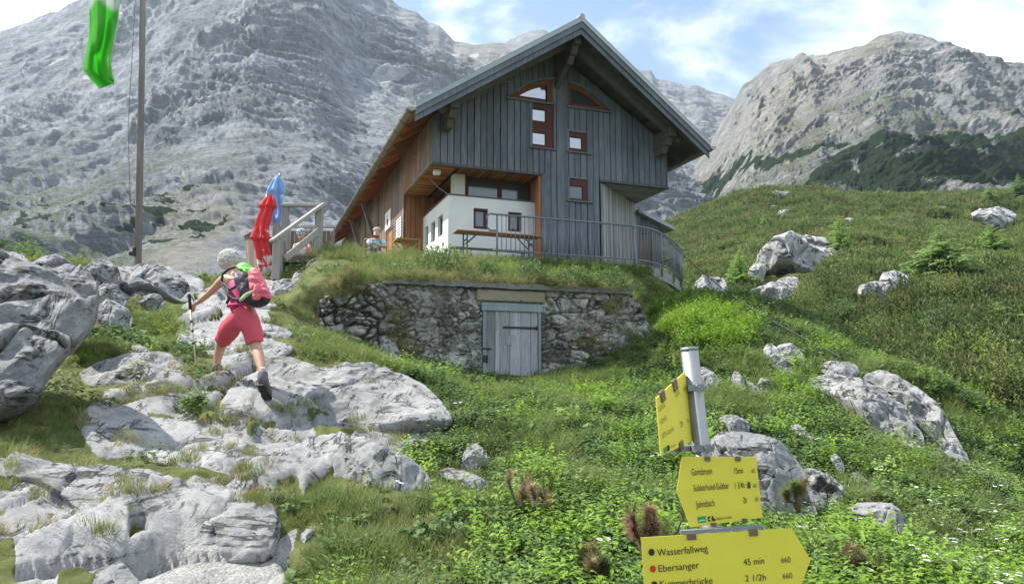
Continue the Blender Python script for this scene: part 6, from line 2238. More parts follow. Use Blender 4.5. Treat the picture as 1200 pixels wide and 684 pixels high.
# ---- small dwarf pines with rusty tips near the signpost
def dwarf_pine(label, u, v, D, H, shoots, seed, tall=1.0):
    b = at(u, v, D)
    H *= 0.74
    rs = np.random.RandomState(seed + 300)
    t = tag(empty("dwarf_pine", b), label, "dwarf pine", "small dwarf pines around the signpost")
    mb, g, br = MB(), LB(), LB()
    for i in range(shoots):
        a = rs.uniform(0, 6.28)
        sp = rs.uniform(0.15, 0.75) * H
        tip = np.array([math.cos(a) * sp, math.sin(a) * sp, H * rs.uniform(0.55, 1.0) * tall])
        mid = tip * np.array([0.75, 0.75, 0.45])
        P = [np.zeros(3), mid * 0.5 + np.array([0, 0, 0.03]), mid * 0.6 + tip * 0.4 * 0.9, tip]
        mb.tube(P, [0.012, 0.010, 0.008, 0.005], 5)
        # needles along the upper part
        for side in range(rs.randint(2, 5)):
            L = H * rs.uniform(0.24, 0.42)
            st = tip if side == 0 else mid + (tip - mid) * rs.uniform(0.2, 0.8)
            ax = np.array([0.25 * math.cos(a), 0.25 * math.sin(a), 1.0]) + rs.normal(0, 0.22, 3)
            ax /= np.linalg.norm(ax)
            e1 = np.cross(ax, (1, 0.2, 0)); e1 /= np.linalg.norm(e1)
            e2 = np.cross(ax, e1)
            if side:
                mb.tube([st, st + ax * L], [0.005, 0.003], 4)
            dst = br if rs.uniform() < 0.42 else g
            for k in range(230):
                tt = rs.uniform(0, 1)
                an = rs.uniform(0, 6.283)
                o = math.cos(an) * e1 + math.sin(an) * e2
                q = st + ax * L * (tt - 0.35)
                d = ax * 0.5 + o * (1.0 - 0.35 * tt)
                d /= np.linalg.norm(d)
                s = np.cross(d, o + 0.2 * ax); s /= np.linalg.norm(s) + 1e-9
                n0 = len(dst.v)
                dst.v += [q - s * 0.0017, q + s * 0.0017, q + d * 0.055 * rs.uniform(0.6, 1.3)]
                ti = rs.uniform(0.2, 1)
                dst.t += [ti * 0.6, ti * 0.6, ti]
                dst.f.append((n0, n0 + 1, n0 + 2))
    mb.build("branches", M['bark'], t, True)
    for nm, d_, m in (("green_needles", g, 'pine'), ("rusty_needles", br, 'pine_brown')):
        if d_.v:
            mesh_obj(nm, np.array(d_.v), d_.f, M[m], t, attrs={'tint': np.array(d_.t)})


dwarf_pine("rusty dwarf pine left of the lowest sign's square end", 758, 660, 3.9, 0.36, 7, 1)
dwarf_pine("rusty dwarf pine at the bottom edge left of the signs", 708, 690, 4.0, 0.26, 7, 2)
dwarf_pine("rusty dwarf pine right of the lowest sign's pointed end", 1003, 690, 4.3, 0.30, 9, 3)
dwarf_pine("half-bare dwarf pine with a bleached branch in the grass left of the signs", 632, 630, 5.2, 0.50, 10, 4)
dwarf_pine("small rusty dwarf pine behind the right side of the middle sign", 936, 600, 4.4, 0.22, 4, 5)
# ================================================================== deck, stairs, parasols
DK = tag(empty("wooden_deck", at(330, 330, 17.6)), "silvered wooden deck with board parapet left of the hut", "deck")
DOF = np.array(at(330, 330, 17.6))
A_ = lambda u, v, d: np.array(at(u, v, d))
dz = A_(372, 297, 17.3)[2]
rg2 = random.Random(9)


def upright(mb, u, v0, v1, D, w, tint=0.5, d=None):
    a, b = A_(u, v0, D), A_(u, v1, D)
    a[0] = b[0] = (a[0] + b[0]) / 2
    mb.box(a[0] - w / 2, a[0] + w / 2, D - (d or w) / 2, D + (d or w) / 2, min(a[2], b[2]), max(a[2], b[2]), tint)


mb = MB()
pA, pB, pC, pD = A_(331, 300, 17.35), A_(392, 300, 17.35), A_(400, 285, 21.5), A_(296, 285, 21.5)
poly = [np.array([p[0], p[1], dz]) for p in (pA, pB, pC, pD)]
mb.prism(poly, (0, 0, -0.05), 0.5)
mb.build("platform", M['deck_wood'], DK, off=DOF)
mb = MB()
mb.bar(poly[0] - (0, 0, 0.13), poly[1] - (0, 0, 0.13), 0.08, 0.15, tint=0.2)
mb.build("edge_beam", M['deck_dark'], DK, off=DOF)
mb = MB()
u = 303.0
while u < 333:
    a = A_(u, 277, 17.7)
    b = A_(u, 334, 17.7)
    mb.box(a[0], a[0] + 0.105, 17.70, 17.73, b[2] - 0.3, a[2] + rg2.uniform(-0.02, 0.02) - (0.06 if u < 310 else 0), rg2.random())
    u += 5.6
mb.build("board_cladding", M['deck_dark'], DK, off=DOF)
# slanted-board parapet panel with metal cap on the left
q0, q1 = A_(303, 271, 17.8), A_(286, 278, 19.8)
r0, r1 = A_(303, 316, 17.8), A_(289, 312, 19.8)
mb = MB()
n = 9
for k in range(n):
    f0, f1 = k / n, (k + 0.86) / n
    a, b = q0 + (q1 - q0) * f0, q0 + (q1 - q0) * f1
    c, d = r0 + (r1 - r0) * f1, r0 + (r1 - r0) * f0
    mb.prism([a, b, c, d], (0.03, 0, 0), rg2.random())
mb.build("slat_panel", M['deck_dark'], DK, off=DOF)
mb = MB()
mb.bar(q0 + (0.02, -0.05, 0.03), q1 + (0.02, 0.05, 0.03), 0.2, 0.03)
mb.build("metal_cap", M['galv'], DK, off=DOF)
for u in (322.5, 330.0):
    mb = MB()
    upright(mb, u, 262 if u < 325 else 283, 334, 17.5, 0.12, rg2.random())
    mb.build("post", M['deck_wood'], DK, off=DOF, bevel=0.008)
# railing at the far edge
f0, f1 = A_(336, 266, 20.8), A_(392, 266, 20.8)
mb = MB()
mb.bar(f0, f1, 0.09, 0.06, tint=0.9)
mb.build("far_rail", M['deck_wood'], DK, off=DOF)
mb = MB()
x = f0[0]
while x < f1[0]:
    mb.box(x, x + 0.11, 20.76, 20.79, dz, f0[2] - 0.12, rg2.random())
    x += 0.13
mb.build("far_boards", M['deck_dark'], DK, off=DOF)
mb = MB()
for (u0, v0, u1, v1) in ((312, 300, 312, 318),):
    pass
mb.prism([poly[0] + (0.05, 0.15, -0.06), poly[1] + (0, 0.15, -0.06), poly[1] + (0, 0.15, -0.9), poly[0] + (0.05, 0.15, -0.9)], (0, 0.08, 0))
mb.build("underfloor_shade", M['dark_gap'], DK, off=DOF)  # near-black sheet stands for the shaded void under the platform

SR = tag(empty("stair_railing", at(325, 328, 16.5)), "thick silvered timber handrail sloping up beside the deck stairs", "railing")
SOF = np.array(at(325, 328, 16.5))
for (u, v0, v1, D, w) in ((325, 281, 328, 16.5, 0.19), (373.5, 243, 299, 17.3, 0.17), (333, 243, 330, 17.62, 0.15)):
    mb = MB()
    upright(mb, u, v0, v1, D, w, 0.6)
    mb.build("post", M['deck_wood'], SR, off=SOF, bevel=0.01)
for (a, b, w, h) in (((318, 282.5, 16.4), (379, 239, 17.35), 0.20, 0.07), ((331, 241, 17.62), (379, 240.5, 17.4), 0.16, 0.07), ((334, 303, 16.55), (374, 270, 17.25), 0.05, 0.15)):
    mb = MB()
    mb.bar(A_(*a), A_(*b), w, h, tint=0.8)
    mb.build("rail", M['deck_wood'], SR, off=SOF, bevel=0.008)
mb = MB()
for k in range(4):
    f = k / 3.6
    a = A_(330, 331, 16.55) * (1 - f) + np.array([A_(374, 299, 17.2)[0], 17.2, dz - 0.15]) * f
    mb.box(a[0] - 0.05, a[0] + 0.3, a[1] - 0.05, a[1] + 0.75, a[2] - 0.02, a[2] + 0.03, rg2.random())
mb.build("stair_tread", M['deck_wood'], SR, off=SOF)


def parasol(label, u_top, v_top, u_bot, v_bot, D, prof, cols, folds, seed):
    a, b = A_(u_top, v_top, D), A_(u_bot, v_bot, D)
    root = tag(empty("closed_parasol", b), label, "parasol", "closed parasols on the deck")
    ax = a - b
    H = np.linalg.norm(ax)
    n, m = 110, 72
    hs = np.linspace(1.0, prof[-1][0], n)
    rr = np.interp(-hs, [-p[0] for p in prof], [p[1] for p in prof])
    th = np.linspace(0, 2 * math.pi, m, endpoint=False)
    hh, tt = np.meshgrid(hs, th, indexing='ij')
    P0 = np.stack([np.cos(tt) * 2, np.sin(tt) * 2, hh * 4], -1).reshape(-1, 3) + seed
    nz_ = fbm(P0, 3).reshape(hh.shape)
    f = 1 + 0.34 * np.cos(folds * tt + 3.0 * nz_ + 3 * hh) * sstep(1.0, 0.93, hh) + 0.3 * nz_
    R_ = rr[:, None] * f
    bend = 0.07 * np.sin(7 * hs + seed)[:, None, None] * np.array([1.0, 0.4, 0])
    V = (ax[None, None] * hh[..., None]) + bend + np.stack([R_ * np.cos(tt), R_ * np.sin(tt), 0 * tt], -1)
    mesh_obj("canopy", V.reshape(-1, 3), grid_faces(n, m, True), cols, root, True)
    MB().tube([(0, 0, -0.1), tuple(ax * 1.02)], 0.024, 8).build("pole", M['galv'], root, True)
    MB().tube([tuple(ax * 1.0), tuple(ax * 1.02)], [0.03, 0.015], 8).build("finial", M['galv'], root, True)


def mat_canopy(name, col, pat, lo, hi, sc):
    t = NT(name)
    p = t.pos((1, 1, 1), obj=True)
    z = t.node('ShaderNodeSeparateXYZ', 2, Vector=p)
    w = t.ramp(t.math('ADD', t.noise(p, sc, 3), t.math('MULTIPLY', t.ramp(z, lo, hi, 0.25, 0.0), 1.0)), 0.64, 0.68)
    return t.done(t.mix(w, col, pat), 0.75, t.bump(t.noise(p, 25.0, 4), 0.3, 0.01))


parasol("closed red parasol on the deck stairs, left of the blue one", 313, 227, 306, 326, 17.35, [(1, 0.03), (0.95, 0.09), (0.85, 0.17), (0.82, 0.12), (0.6, 0.13), (0.5, 0.17), (0.46, 0.20), (0.42, 0.14), (0.25, 0.15), (0.1, 0.13), (0.04, 0.08)],
        mat_canopy("red_canopy", (0.62, 0.028, 0.032), (0.75, 0.66, 0.66), 0.2, 0.7, 5.0), 6, 1.0)
parasol("closed light blue parasol with white lower part on the deck", 328, 206, 322, 330, 17.9, [(1, 0.04), (0.95, 0.10), (0.84, 0.18), (0.80, 0.13), (0.7, 0.13), (0.62, 0.19), (0.54, 0.20), (0.45, 0.16), (0.38, 0.12), (0.34, 0.10)],
        mat_canopy("blue_canopy", (0.20, 0.36, 0.66), (0.72, 0.76, 0.82), 0.8, 1.7, 4.0), 6, 5.0)

# ================================================================== flagpole and flag
fb = at(164, 308, 14.0)
ft = at(162, -190, 14.0)
ft[0] = at(162.0, 0, 14.0)[0] - 0.10
fp = tag(empty("flagpole", fb), "tall weathered wooden flagpole standing among the rocks at the left", "flagpole")
mb = MB()
mb.tube([(0, 0, -0.8), tuple((ft - fb) * 0.5), tuple(ft - fb)], [0.066, 0.058, 0.045], 12)
mb.build("pole", mat_wood("flagpole_wood", (0.13, 0.115, 0.10), (0.29, 0.265, 0.24), 0.2), fp, True)
MB().tube([(-0.16, -0.05, 0.35), tuple(at(150, 150, 13.95) - fb), tuple((ft - fb) * 0.99)], 0.006, 5).build("halyard", M['cap_concrete'], fp, True)
mb = MB()
mb.box(-0.12, -0.06, -0.09, 0.03, 0.12, 0.30).box(-0.2, -0.12, -0.06, 0.0, 0.14, 0.22)
mb.build("winch", M['rust'], fp, bevel=0.01)


def mat_flag():
    t = NT("green_white_flag")
    p = t.pos(obj=True)
    z = t.node('ShaderNodeSeparateXYZ', 2, Vector=p)
    f = t.ramp(z, 1.64, 1.84)
    c = t.mix(f, (0.20, 0.68, 0.12), (0.76, 0.80, 0.76))
    c = t.mix(t.ramp(t.attr('edge'), 0.955, 0.965), c, (0.75, 0.78, 0.75))
    t.done(c, 1.0, t.bump(t.noise(p, 14.0, 5, 0.6, 1.5), 0.6, 0.02), spec=0.0)
    tr = t.N.new('ShaderNodeBsdfTranslucent')
    t.L.new(c, tr.inputs[0])
    mx = t.N.new('ShaderNodeMixShader')
    mx.inputs[0].default_value = 0.6
    t.L.new(t.b.outputs[0], mx.inputs[1])
    t.L.new(tr.outputs[0], mx.inputs[2])
    t.L.new(mx.outputs[0], t.N['Material Output'].inputs[0])
    return t.m


ed = np.array([(106, -180, 160, -180), (103, -90, 150, -90), (105, -40, 146, -40), (104, 0, 141, 0), (105, 25, 139, 25), (104, 45, 134, 50), (100, 65, 130, 72), (97.5, 82, 133, 90), (106, 94, 135, 97), (117, 104.5, 136, 97)], float)
tq = np.linspace(0, len(ed) - 1, 90)
Ls = np.stack([np.interp(tq, range(len(ed)), ed[:, k]) for k in range(4)], 1)
cols_ = 34
FV = []
for k, (ul, vl, ur, vr) in enumerate(Ls):
    for j in range(cols_):
        f = j / (cols_ - 1)
        u, v = ul + (ur - ul) * f, vl + (vr - vl) * f
        d = 13.8 + 0.17 * math.sin(f * 8.5 + k * 0.05) + 0.10 * math.sin(f * 4 - k * 0.11 + 1) + 0.07 * math.sin(f * 15 - k * 0.16) + 0.1 * f
        FV.append(at(u, v, d))
FV = np.array(FV)
fo = at(117, 104, 13.8)
flag = mesh_obj("flag", FV - fo, grid_faces(90, cols_), mat_flag(), smooth=True, attrs={'edge': np.tile(np.linspace(0, 1, cols_), 90)})
flag.location = fo
sm_ = flag.modifiers.new("solid", 'SOLIDIFY')
sm_.thickness = 0.003
tag(flag, "long green and white banner flag hanging from the flagpole", "flag")

# ================================================================== signpost
M['sign_yellow'] = mat_plain("yellow_sign_enamel", (0.76, 0.645, 0.06), 0.45, var=0.10, scale=9.0)
M['sign_ink'] = mat_plain("black_sign_ink", (0.018, 0.018, 0.016), 0.6)
M['red_ink'] = mat_plain("red_sign_dot", (0.60, 0.03, 0.02), 0.6)
M['green_ink'] = mat_plain("green_sign_logo", (0.02, 0.30, 0.10), 0.6)
SD = 2.62
pt, pb = at(807.5, 407, SD), at(836, 640, SD)
pdir = (pt - pb) / np.linalg.norm(pt - pb)
foot = pb - pdir * 1.05
post = tag(empty("signpost", foot), "leaning galvanised signpost with three yellow arrow signs", "signpost")
mb = MB()
mb.tube([tuple(-pdir * 0.4), tuple(pt - foot)], 0.0305, 20)
mb.tube([tuple(pt - foot - pdir * 0.012), tuple(pt - foot + pdir * 0.001)], 0.0312, 20)
mb.build("pole", M['galv'], post, True)


class SignPlane:
    def __init__(self, tl, bl, tr):
        self.o = np.array(at(*tl))
        a, b = np.array(at(*tr)) - self.o, np.array(at(*bl)) - self.o
        self.n = np.cross(a, b)
        self.n /= np.linalg.norm(self.n)
        if self.n[1] > 0:
            self.n = -self.n
        self.x = a / np.linalg.norm(a)
        self.y = np.cross(self.n, self.x)
        self.y /= np.linalg.norm(self.y)
        if self.y[2] < 0:
            self.y = -self.y

    def __call__(self, u, v, lift=0.0):
        r = ray(u, v)
        t = (self.o @ self.n) / (r @ self.n)
        return r * t + self.n * lift


def text_obj(s, name, parent, plane, u0, v0, u1, v1, cap, mat, lift=0.0028):
    """lettering whose base line runs from (u0,v0) to (u1,v1); cap = letter height in photograph pixels"""
    cu = bpy.data.curves.new("lettering", 'FONT')
    cu.body = s
    cu.size = 1.0
    tmp = bpy.data.objects.new("lettering", cu)
    COL.objects.link(tmp)
    dg = bpy.context.evaluated_depsgraph_get()
    me = bpy.data.meshes.new_from_object(tmp.evaluated_get(dg))
    COL.objects.unlink(tmp)
    bpy.data.objects.remove(tmp)
    co = np.array([v.co[:] for v in me.vertices])
    a, b = plane(u0, v0), plane(u1, v1)
    hgt = np.linalg.norm(plane(u0, v0 - cap) - a)
    ex = b - a
    x0_, x1_ = co[:, 0].min(), co[:, 0].max()
    ey = np.cross(plane.n, ex / np.linalg.norm(ex))
    ey = ey if ey[2] > 0 else -ey
    W = a + np.outer((co[:, 0] - x0_) / (x1_ - x0_), ex) + np.outer(co[:, 1] / 0.72 * hgt, ey) + plane.n * lift
    W = W - np.array(parent['_org'])
    me.vertices.foreach_set('co', W.astype(np.float32).ravel())
    me.materials.clear()
    me.materials.append(mat)
    me.update()
    o = bpy.data.objects.new(name, me)
    COL.objects.link(o)
    o.parent = parent
    return o


def sign_panel(poly, plane, label):
    P = [plane(u, v) for u, v in poly]
    mb = MB()
    mb.prism([p - foot for p in P], -plane.n * 0.003)
    o = mb.build("sign_panel", M['sign_yellow'], post)
    o['_org'] = [float(c) for c in foot]
    o['label'] = label
    return o


def mark(poly, plane, mat, parent, name, lift=0.0028):
    P = [plane(u, v, lift) - foot for u, v in poly]
    n = len(P)
    o = mesh_obj(name, P, [tuple(range(n))], mat, parent)
    return o


def disc(u, v, ru, rv):
    return [(u + ru * math.cos(a), v + rv * math.sin(a)) for a in np.linspace(0, 2 * math.pi, 20)[:-1]]


def clamps(plane, spots_, parent):
    for (u, v, w, h) in spots_:
        c = plane(u, v) - foot
        mb = MB()
        px_ = np.linalg.norm(plane(u + 1, v) - plane(u, v))
        a = plane.x * w * px_ / 2
        b = plane.y * h * px_
        q_ = [c - a - b * 0.65 + plane.n * 0.006, c + a - b * 0.65 + plane.n * 0.006, c + a + b * 0.4 + plane.n * 0.006, c - a + b * 0.4 + plane.n * 0.006]
        mb.prism(q_, -plane.n * 0.012)
        mb.build("clamp", M['clamp'], parent, bevel=0.001)


M['clamp'] = mat_plain("stained_steel_clamp", (0.20, 0.15, 0.10), 0.5, 0.6, var=0.4, scale=60)
# lowest sign
p3_ = SignPlane((751, 629.5, 2.50), (757.5, 720, 2.50), (929, 619.5, 2.50))
lo_sign = sign_panel([(751, 629.5), (758.5, 735), (925, 722), (950, 655.5), (928, 618.5)], p3_, "lowest and longest yellow sign, arrow pointing right")
for s, a in (("Wasserfallweg", (770.5, 651.0, 829.5, 645.5, 8.6)), ("Ebersanger", (772, 669.5, 819.5, 664.8, 8.4)), ("Kummerbrücke", (773.5, 687.6, 835, 683.0, 8.4)),
             ("45 min", (871.5, 661.6, 895.5, 659.6, 7.6)), ("2 1/2h", (873.5, 680.6, 897.5, 678.8, 7.6)),
             ):
    text_obj(s, "lettering", lo_sign, p3_, *a, M['sign_ink'])
M['thin_ink'] = mat_plain("grey_sign_ink", (0.07, 0.065, 0.03), 0.6)
for s, a in (("660", (915.5, 658.8, 926.5, 658.0, 6.6)), ("660", (917.5, 677.3, 928.5, 676.5, 6.6))):
    text_obj(s, "lettering", lo_sign, p3_, *a, M['thin_ink'])
mark(disc(763.4, 646.3, 3.6, 4.1), p3_, M['sign_ink'], lo_sign, "route_dot")
mark(disc(765.0, 665.8, 3.6, 4.1), p3_, M['red_ink'], lo_sign, "route_dot")
mark(disc(766.6, 684.2, 3.6, 4.1), p3_, M['sign_ink'], lo_sign, "route_dot")
clamps(p3_, [(810, 627, 11, 7), (882.5, 622.5, 10, 7)], lo_sign)
mb = MB()
mb.bar(p3_(798, 624) - foot - p3_.n * 0.012, p3_(895, 617.5) - foot - p3_.n * 0.012, 0.02, 0.012)
mb.build("mounting_bar", M['galv'], post)
# middle sign
p2_ = SignPlane((799, 534.5, 2.53), (809, 617.5, 2.53), (885, 535.5, 2.53))
mid_sign = sign_panel([(799, 534.5), (793, 575.5), (809, 617.5), (893.5, 606.0), (886, 535)], p2_, "middle yellow sign, arrow pointing left")
for s, a in (("Gamsbrunn", (810.5, 556.5, 834.5, 555.0, 8.2)), ("Sulzkarhund-Sulzkar", (813.0, 575.0, 854.5, 571.8, 7.8)), ("Johnsbach", (815.8, 594.5, 837.5, 592.0, 8.2)),
             ("15min", (860.5, 554.6, 870.8, 554.2, 7.6)), ("1 3/4h", (861.5, 572.0, 872.5, 571.2, 7.6)), ("2h", (871.0, 589.0, 875.5, 588.5, 7.4)), ("Sektion Austria", (839.6, 608.6, 857.5, 606.6, 3.4))):
    text_obj(s, "lettering", mid_sign, p2_, *a, M['sign_ink'])
for s, a in (("601", (880.6, 553.4, 884.8, 553.2, 4.6)), ("601", (882.8, 570.8, 887.0, 570.4, 4.8)), ("601", (884.8, 587.0, 889.0, 586.5, 5.0))):
    text_obj(s, "lettering", mid_sign, p2_, *a, M['thin_ink'])
mark([(817.4, 605.2), (826.8, 604.0), (827.3, 611.2), (817.9, 612.4)], p2_, M['green_ink'], mid_sign, "logo")
mark([(818.6, 609.6), (822.4, 608.2), (826.2, 608.6), (826.2, 609.4), (822.4, 609.2), (818.7, 610.6)], p2_, M['white'], mid_sign, "logo_stripe", 0.0034)
mark([(829.2, 605.0), (832, 604.2), (832, 606), (830.8, 606.5), (831.2, 608.5), (832.6, 608.6), (832.4, 610.2), (829.8, 610.4)], p2_, M['sign_ink'], mid_sign, "logo")
mark([(833.6, 604.0), (835, 603.8), (836.4, 607.2), (837.6, 606.4), (838.6, 609.4), (834.2, 610.0)], p2_, M['sign_ink'], mid_sign, "logo")
mark([(875.4, 566.2), (877.2, 563.0), (879.2, 566.0), (879.2, 571.6), (875.8, 571.9)], p2_, M['thin_ink'], mid_sign, "hut_symbol")
clamps(p2_, [(829, 536.5, 6.5, 5), (864.5, 536.5, 6, 5), (836, 613.5, 6, 4), (872.5, 608.5, 6, 4)], mid_sign)
# upper sign, turned edge-on towards the slope behind
p1_ = SignPlane((769.1, 466.3, 2.36), (774.6, 533.6, 2.36), (802.5, 435.6, 2.60))
up_sign = sign_panel([(769.1, 466.3), (774.6, 533.6), (811.3, 516.5), (811.8, 471.0), (802.5, 435.6)], p1_, "uppermost yellow sign, turned and seen at a slant")
rgl = random.Random(21)


def worn_word(u0, v0, u1, v1, cap, n, name="worn_lettering"):
    """a word too worn and slanted to read in the photograph: only its letter stems and bows"""
    a, b = p1_(u0, v0, 0.0028), p1_(u1, v1, 0.0028)
    up = p1_.y * np.linalg.norm(p1_(u0, v0 - cap) - p1_(u0, v0))
    e = (b - a) / n
    w = e * 0.22
    mb = MB()
    for k in range(n):
        c = a + e * (k + 0.2) - foot
        h = up * (1.0 if rgl.random() < 0.3 or k == 0 else 0.68)
        mb.add([c, c + w, c + w + h, c + h], [(0, 1, 2, 3)])
        q = c + h * (0.0 if rgl.random() < 0.5 else 0.82)
        mb.add([q, q + e * 0.62, q + e * 0.62 + up * 0.13, q + up * 0.13], [(0, 1, 2, 3)])
    mb.build(name, M['thin_ink'], up_sign)


for a in ((771.8, 482.5, 779.2, 475.5, 6.0, 7), (774.0, 496.5, 780.8, 490.5, 6.0, 6), (776.0, 513.5, 789.5, 503.8, 6.0, 11), (791.4, 465.5, 796.2, 460.5, 7.0, 4), (800.4, 458.0, 803.0, 455.2, 5.0, 3),
          (805.2, 495.5, 807.0, 493.0, 5.0, 2), (785.0, 525.5, 791.5, 521.5, 3.0, 8)):
    worn_word(*a)
text_obj("2h", "lettering", up_sign, p1_, 797.4, 501.0, 800.0, 497.0, 7.0, M['thin_ink'])
mark([(777.2, 524.5), (780.0, 523.0), (780.6, 529.2), (777.8, 530.8)], p1_, M['green_ink'], up_sign, "logo")
mark([(781.0, 522.0), (783.5, 520.8), (784.2, 527.2), (781.6, 528.6)], p1_, M['sign_ink'], up_sign, "logo")
clamps(p1_, [(775.5, 462.5, 4.5, 4.5), (790, 449.5, 4.5, 4.5), (797.5, 521, 4, 3.5)], up_sign)
# pipe clamps with bolts
for (u, v, s) in ((813.5, 454, 0), (824, 524, 1)):
    c = at(u, v, SD)
    tpar = (c - pb) @ pdir
    c = pb + pdir * tpar - foot
    mb = MB()
    mb.tube([tuple(c - pdir * 0.012), tuple(c + pdir * 0.012)], 0.0345, 20)
    mb.bar(c + np.array([0.028, -0.04, 0.0]), c + np.array([-0.028, -0.03, 0.0]), 0.016, 0.02)
    mb.tube([tuple(c + np.array([0.0, -0.03, 0.004])), tuple(c + np.array([0.002, -0.055, 0.006]))], 0.007, 6)
    mb.tube([tuple(c + np.array([0.024, -0.02, 0.004])), tuple(c + np.array([0.03, -0.05, 0.004]))], 0.006, 6)
    mb.build("pipe_clamp", M['galv'], post)
mb = MB()
mb.bar(p1_(780, 529) - foot - p1_.n * 0.015, p1_(818, 524) - foot - p1_.n * 0.02, 0.012, 0.018)
mb.build("mounting_bar", M['galv'], post)
# ================================================================== people
M['skin'] = mat_plain("tanned_skin", (0.50, 0.27, 0.18), 0.55, var=0.06, scale=12)
M['coral'] = mat_plain("coral_shorts", (0.58, 0.075, 0.105), 0.8, var=0.12, scale=22, bump=0.3)
M['magenta'] = mat_plain("magenta_top", (0.52, 0.02, 0.14), 0.7, var=0.1, scale=18)
M['grey_hair'] = mat_plain("silver_grey_hair", (0.52, 0.50, 0.46), 0.7, var=0.35, scale=60, bump=0.5)
M['boot'] = mat_plain("grey_boots", (0.10, 0.10, 0.105), 0.75, var=0.3, scale=30)
M['sole'] = mat_plain("black_rubber_sole", (0.02, 0.02, 0.02), 0.7)
M['sock'] = mat_plain("light_grey_socks", (0.5, 0.5, 0.48), 0.9)
M['pack_dark'] = mat_plain("dark_grey_nylon", (0.055, 0.05, 0.06), 0.65, var=0.25, scale=20, bump=0.3)
M['pack_green'] = mat_plain("bright_green_nylon", (0.15, 0.52, 0.07), 0.55, var=0.12, scale=20, bump=0.3)
M['jacket_pink'] = mat_plain("pink_jacket_fabric", (0.75, 0.14, 0.19), 0.6, var=0.14, scale=25, bump=0.4)
M['strap'] = mat_plain("black_webbing", (0.02, 0.018, 0.022), 0.7)


def skin(name, verts, edges, radii, mat, parent, off, sub=2, root=0, flat=None):
    """one continuous surface grown along a skeleton"""
    me = bpy.data.meshes.new(name)
    me.from_pydata([tuple(np.asarray(v, float) - off) for v in verts], edges, [])
    o = bpy.data.objects.new(name, me)
    COL.objects.link(o)
    md = o.modifiers.new("skin", 'SKIN')
    md.use_smooth_shade = True
    md.branch_smoothing = 0.6
    for k, r in enumerate(radii):
        d = me.skin_vertices[0].data[k]
        d.radius = (r, r) if np.isscalar(r) else r
        d.use_root = (k == root)
    sb = o.modifiers.new("sub", 'SUBSURF')
    sb.levels = sb.render_levels = sub
    dg = bpy.context.evaluated_depsgraph_get()
    nm = bpy.data.meshes.new_from_object(o.evaluated_get(dg))
    o.modifiers.clear()
    o.data = nm
    nm.name = name
    nm.materials.clear()
    nm.materials.append(mat)
    nm.polygons.foreach_set('use_smooth', np.ones(len(nm.polygons), bool))
    o.parent = parent
    return o


def chain(pts, n0=0):
    return [(n0 + k, n0 + k + 1) for k in range(len(pts) - 1)]


def jitter(o, amp, freq, seed=0.0, stretch=(1, 1, 1)):
    me = o.data
    co = np.empty(len(me.vertices) * 3, np.float32)
    no = np.empty(len(me.vertices) * 3, np.float32)
    me.vertices.foreach_get('co', co)
    me.vertices.foreach_get('normal', no)
    co, no = co.reshape(-1, 3), no.reshape(-1, 3)
    co = co + no * (amp * fbm(co * freq * np.array(stretch) + seed, 3))[:, None]
    me.vertices.foreach_set('co', co.astype(np.float32).ravel())
    me.update()


def ellipsoid(name, c, axes, mat, parent, n=28, m=36, amp=0.0, freq=10, cut=None):
    """axes: three vectors"""
    th = np.linspace(0.001, math.pi - 0.001, n)
    ph = np.linspace(0, 2 * math.pi, m, endpoint=False)
    T, P_ = np.meshgrid(th, ph, indexing='ij')
    d = np.stack([np.sin(T) * np.cos(P_), np.sin(T) * np.sin(P_), np.cos(T)], -1).reshape(-1, 3)
    s = 1 + (amp * fbm(d * freq, 3) if amp else 0)
    V = np.asarray(c) + (d * np.reshape(s, (-1, 1) if amp else ())) @ np.array(axes)
    return mesh_obj(name, V, grid_faces(n, m, True), mat, parent, True)


def face(parent, c, fwd, up, r):
    """eyes, ears and mouth set into a head of radius r"""
    fwd, up = np.array(fwd, float), np.array(up, float)
    fwd /= np.linalg.norm(fwd)
    sd = np.cross(fwd, up); sd /= np.linalg.norm(sd)
    up = np.cross(sd, fwd)
    for s in (-1, 1):
        e = c + fwd * r * 0.86 + sd * s * r * 0.36 + up * r * 0.06
        ellipsoid("eye", e, [sd * r * 0.15, fwd * r * 0.10, up * r * 0.09], M['white'], parent, 10, 12)
        ellipsoid("iris", e + fwd * r * 0.06, [sd * r * 0.07, fwd * r * 0.06, up * r * 0.07], M['black'], parent, 8, 10)
        ellipsoid("ear", c + sd * s * r * 0.94 - fwd * r * 0.05, [sd * r * 0.10, fwd * r * 0.16, up * r * 0.30], M['skin'], parent, 10, 12)
    ellipsoid("nose", c + fwd * r * 1.0 - up * r * 0.12, [sd * r * 0.13, fwd * r * 0.2, up * r * 0.22], M['skin'], parent, 10, 12)
    ellipsoid("mouth", c + fwd * r * 0.88 - up * r * 0.45, [sd * r * 0.28, fwd * r * 0.08, up * r * 0.06], M['red_lip'], parent, 8, 12)


M['red_lip'] = mat_plain("lips", (0.36, 0.10, 0.09), 0.5)


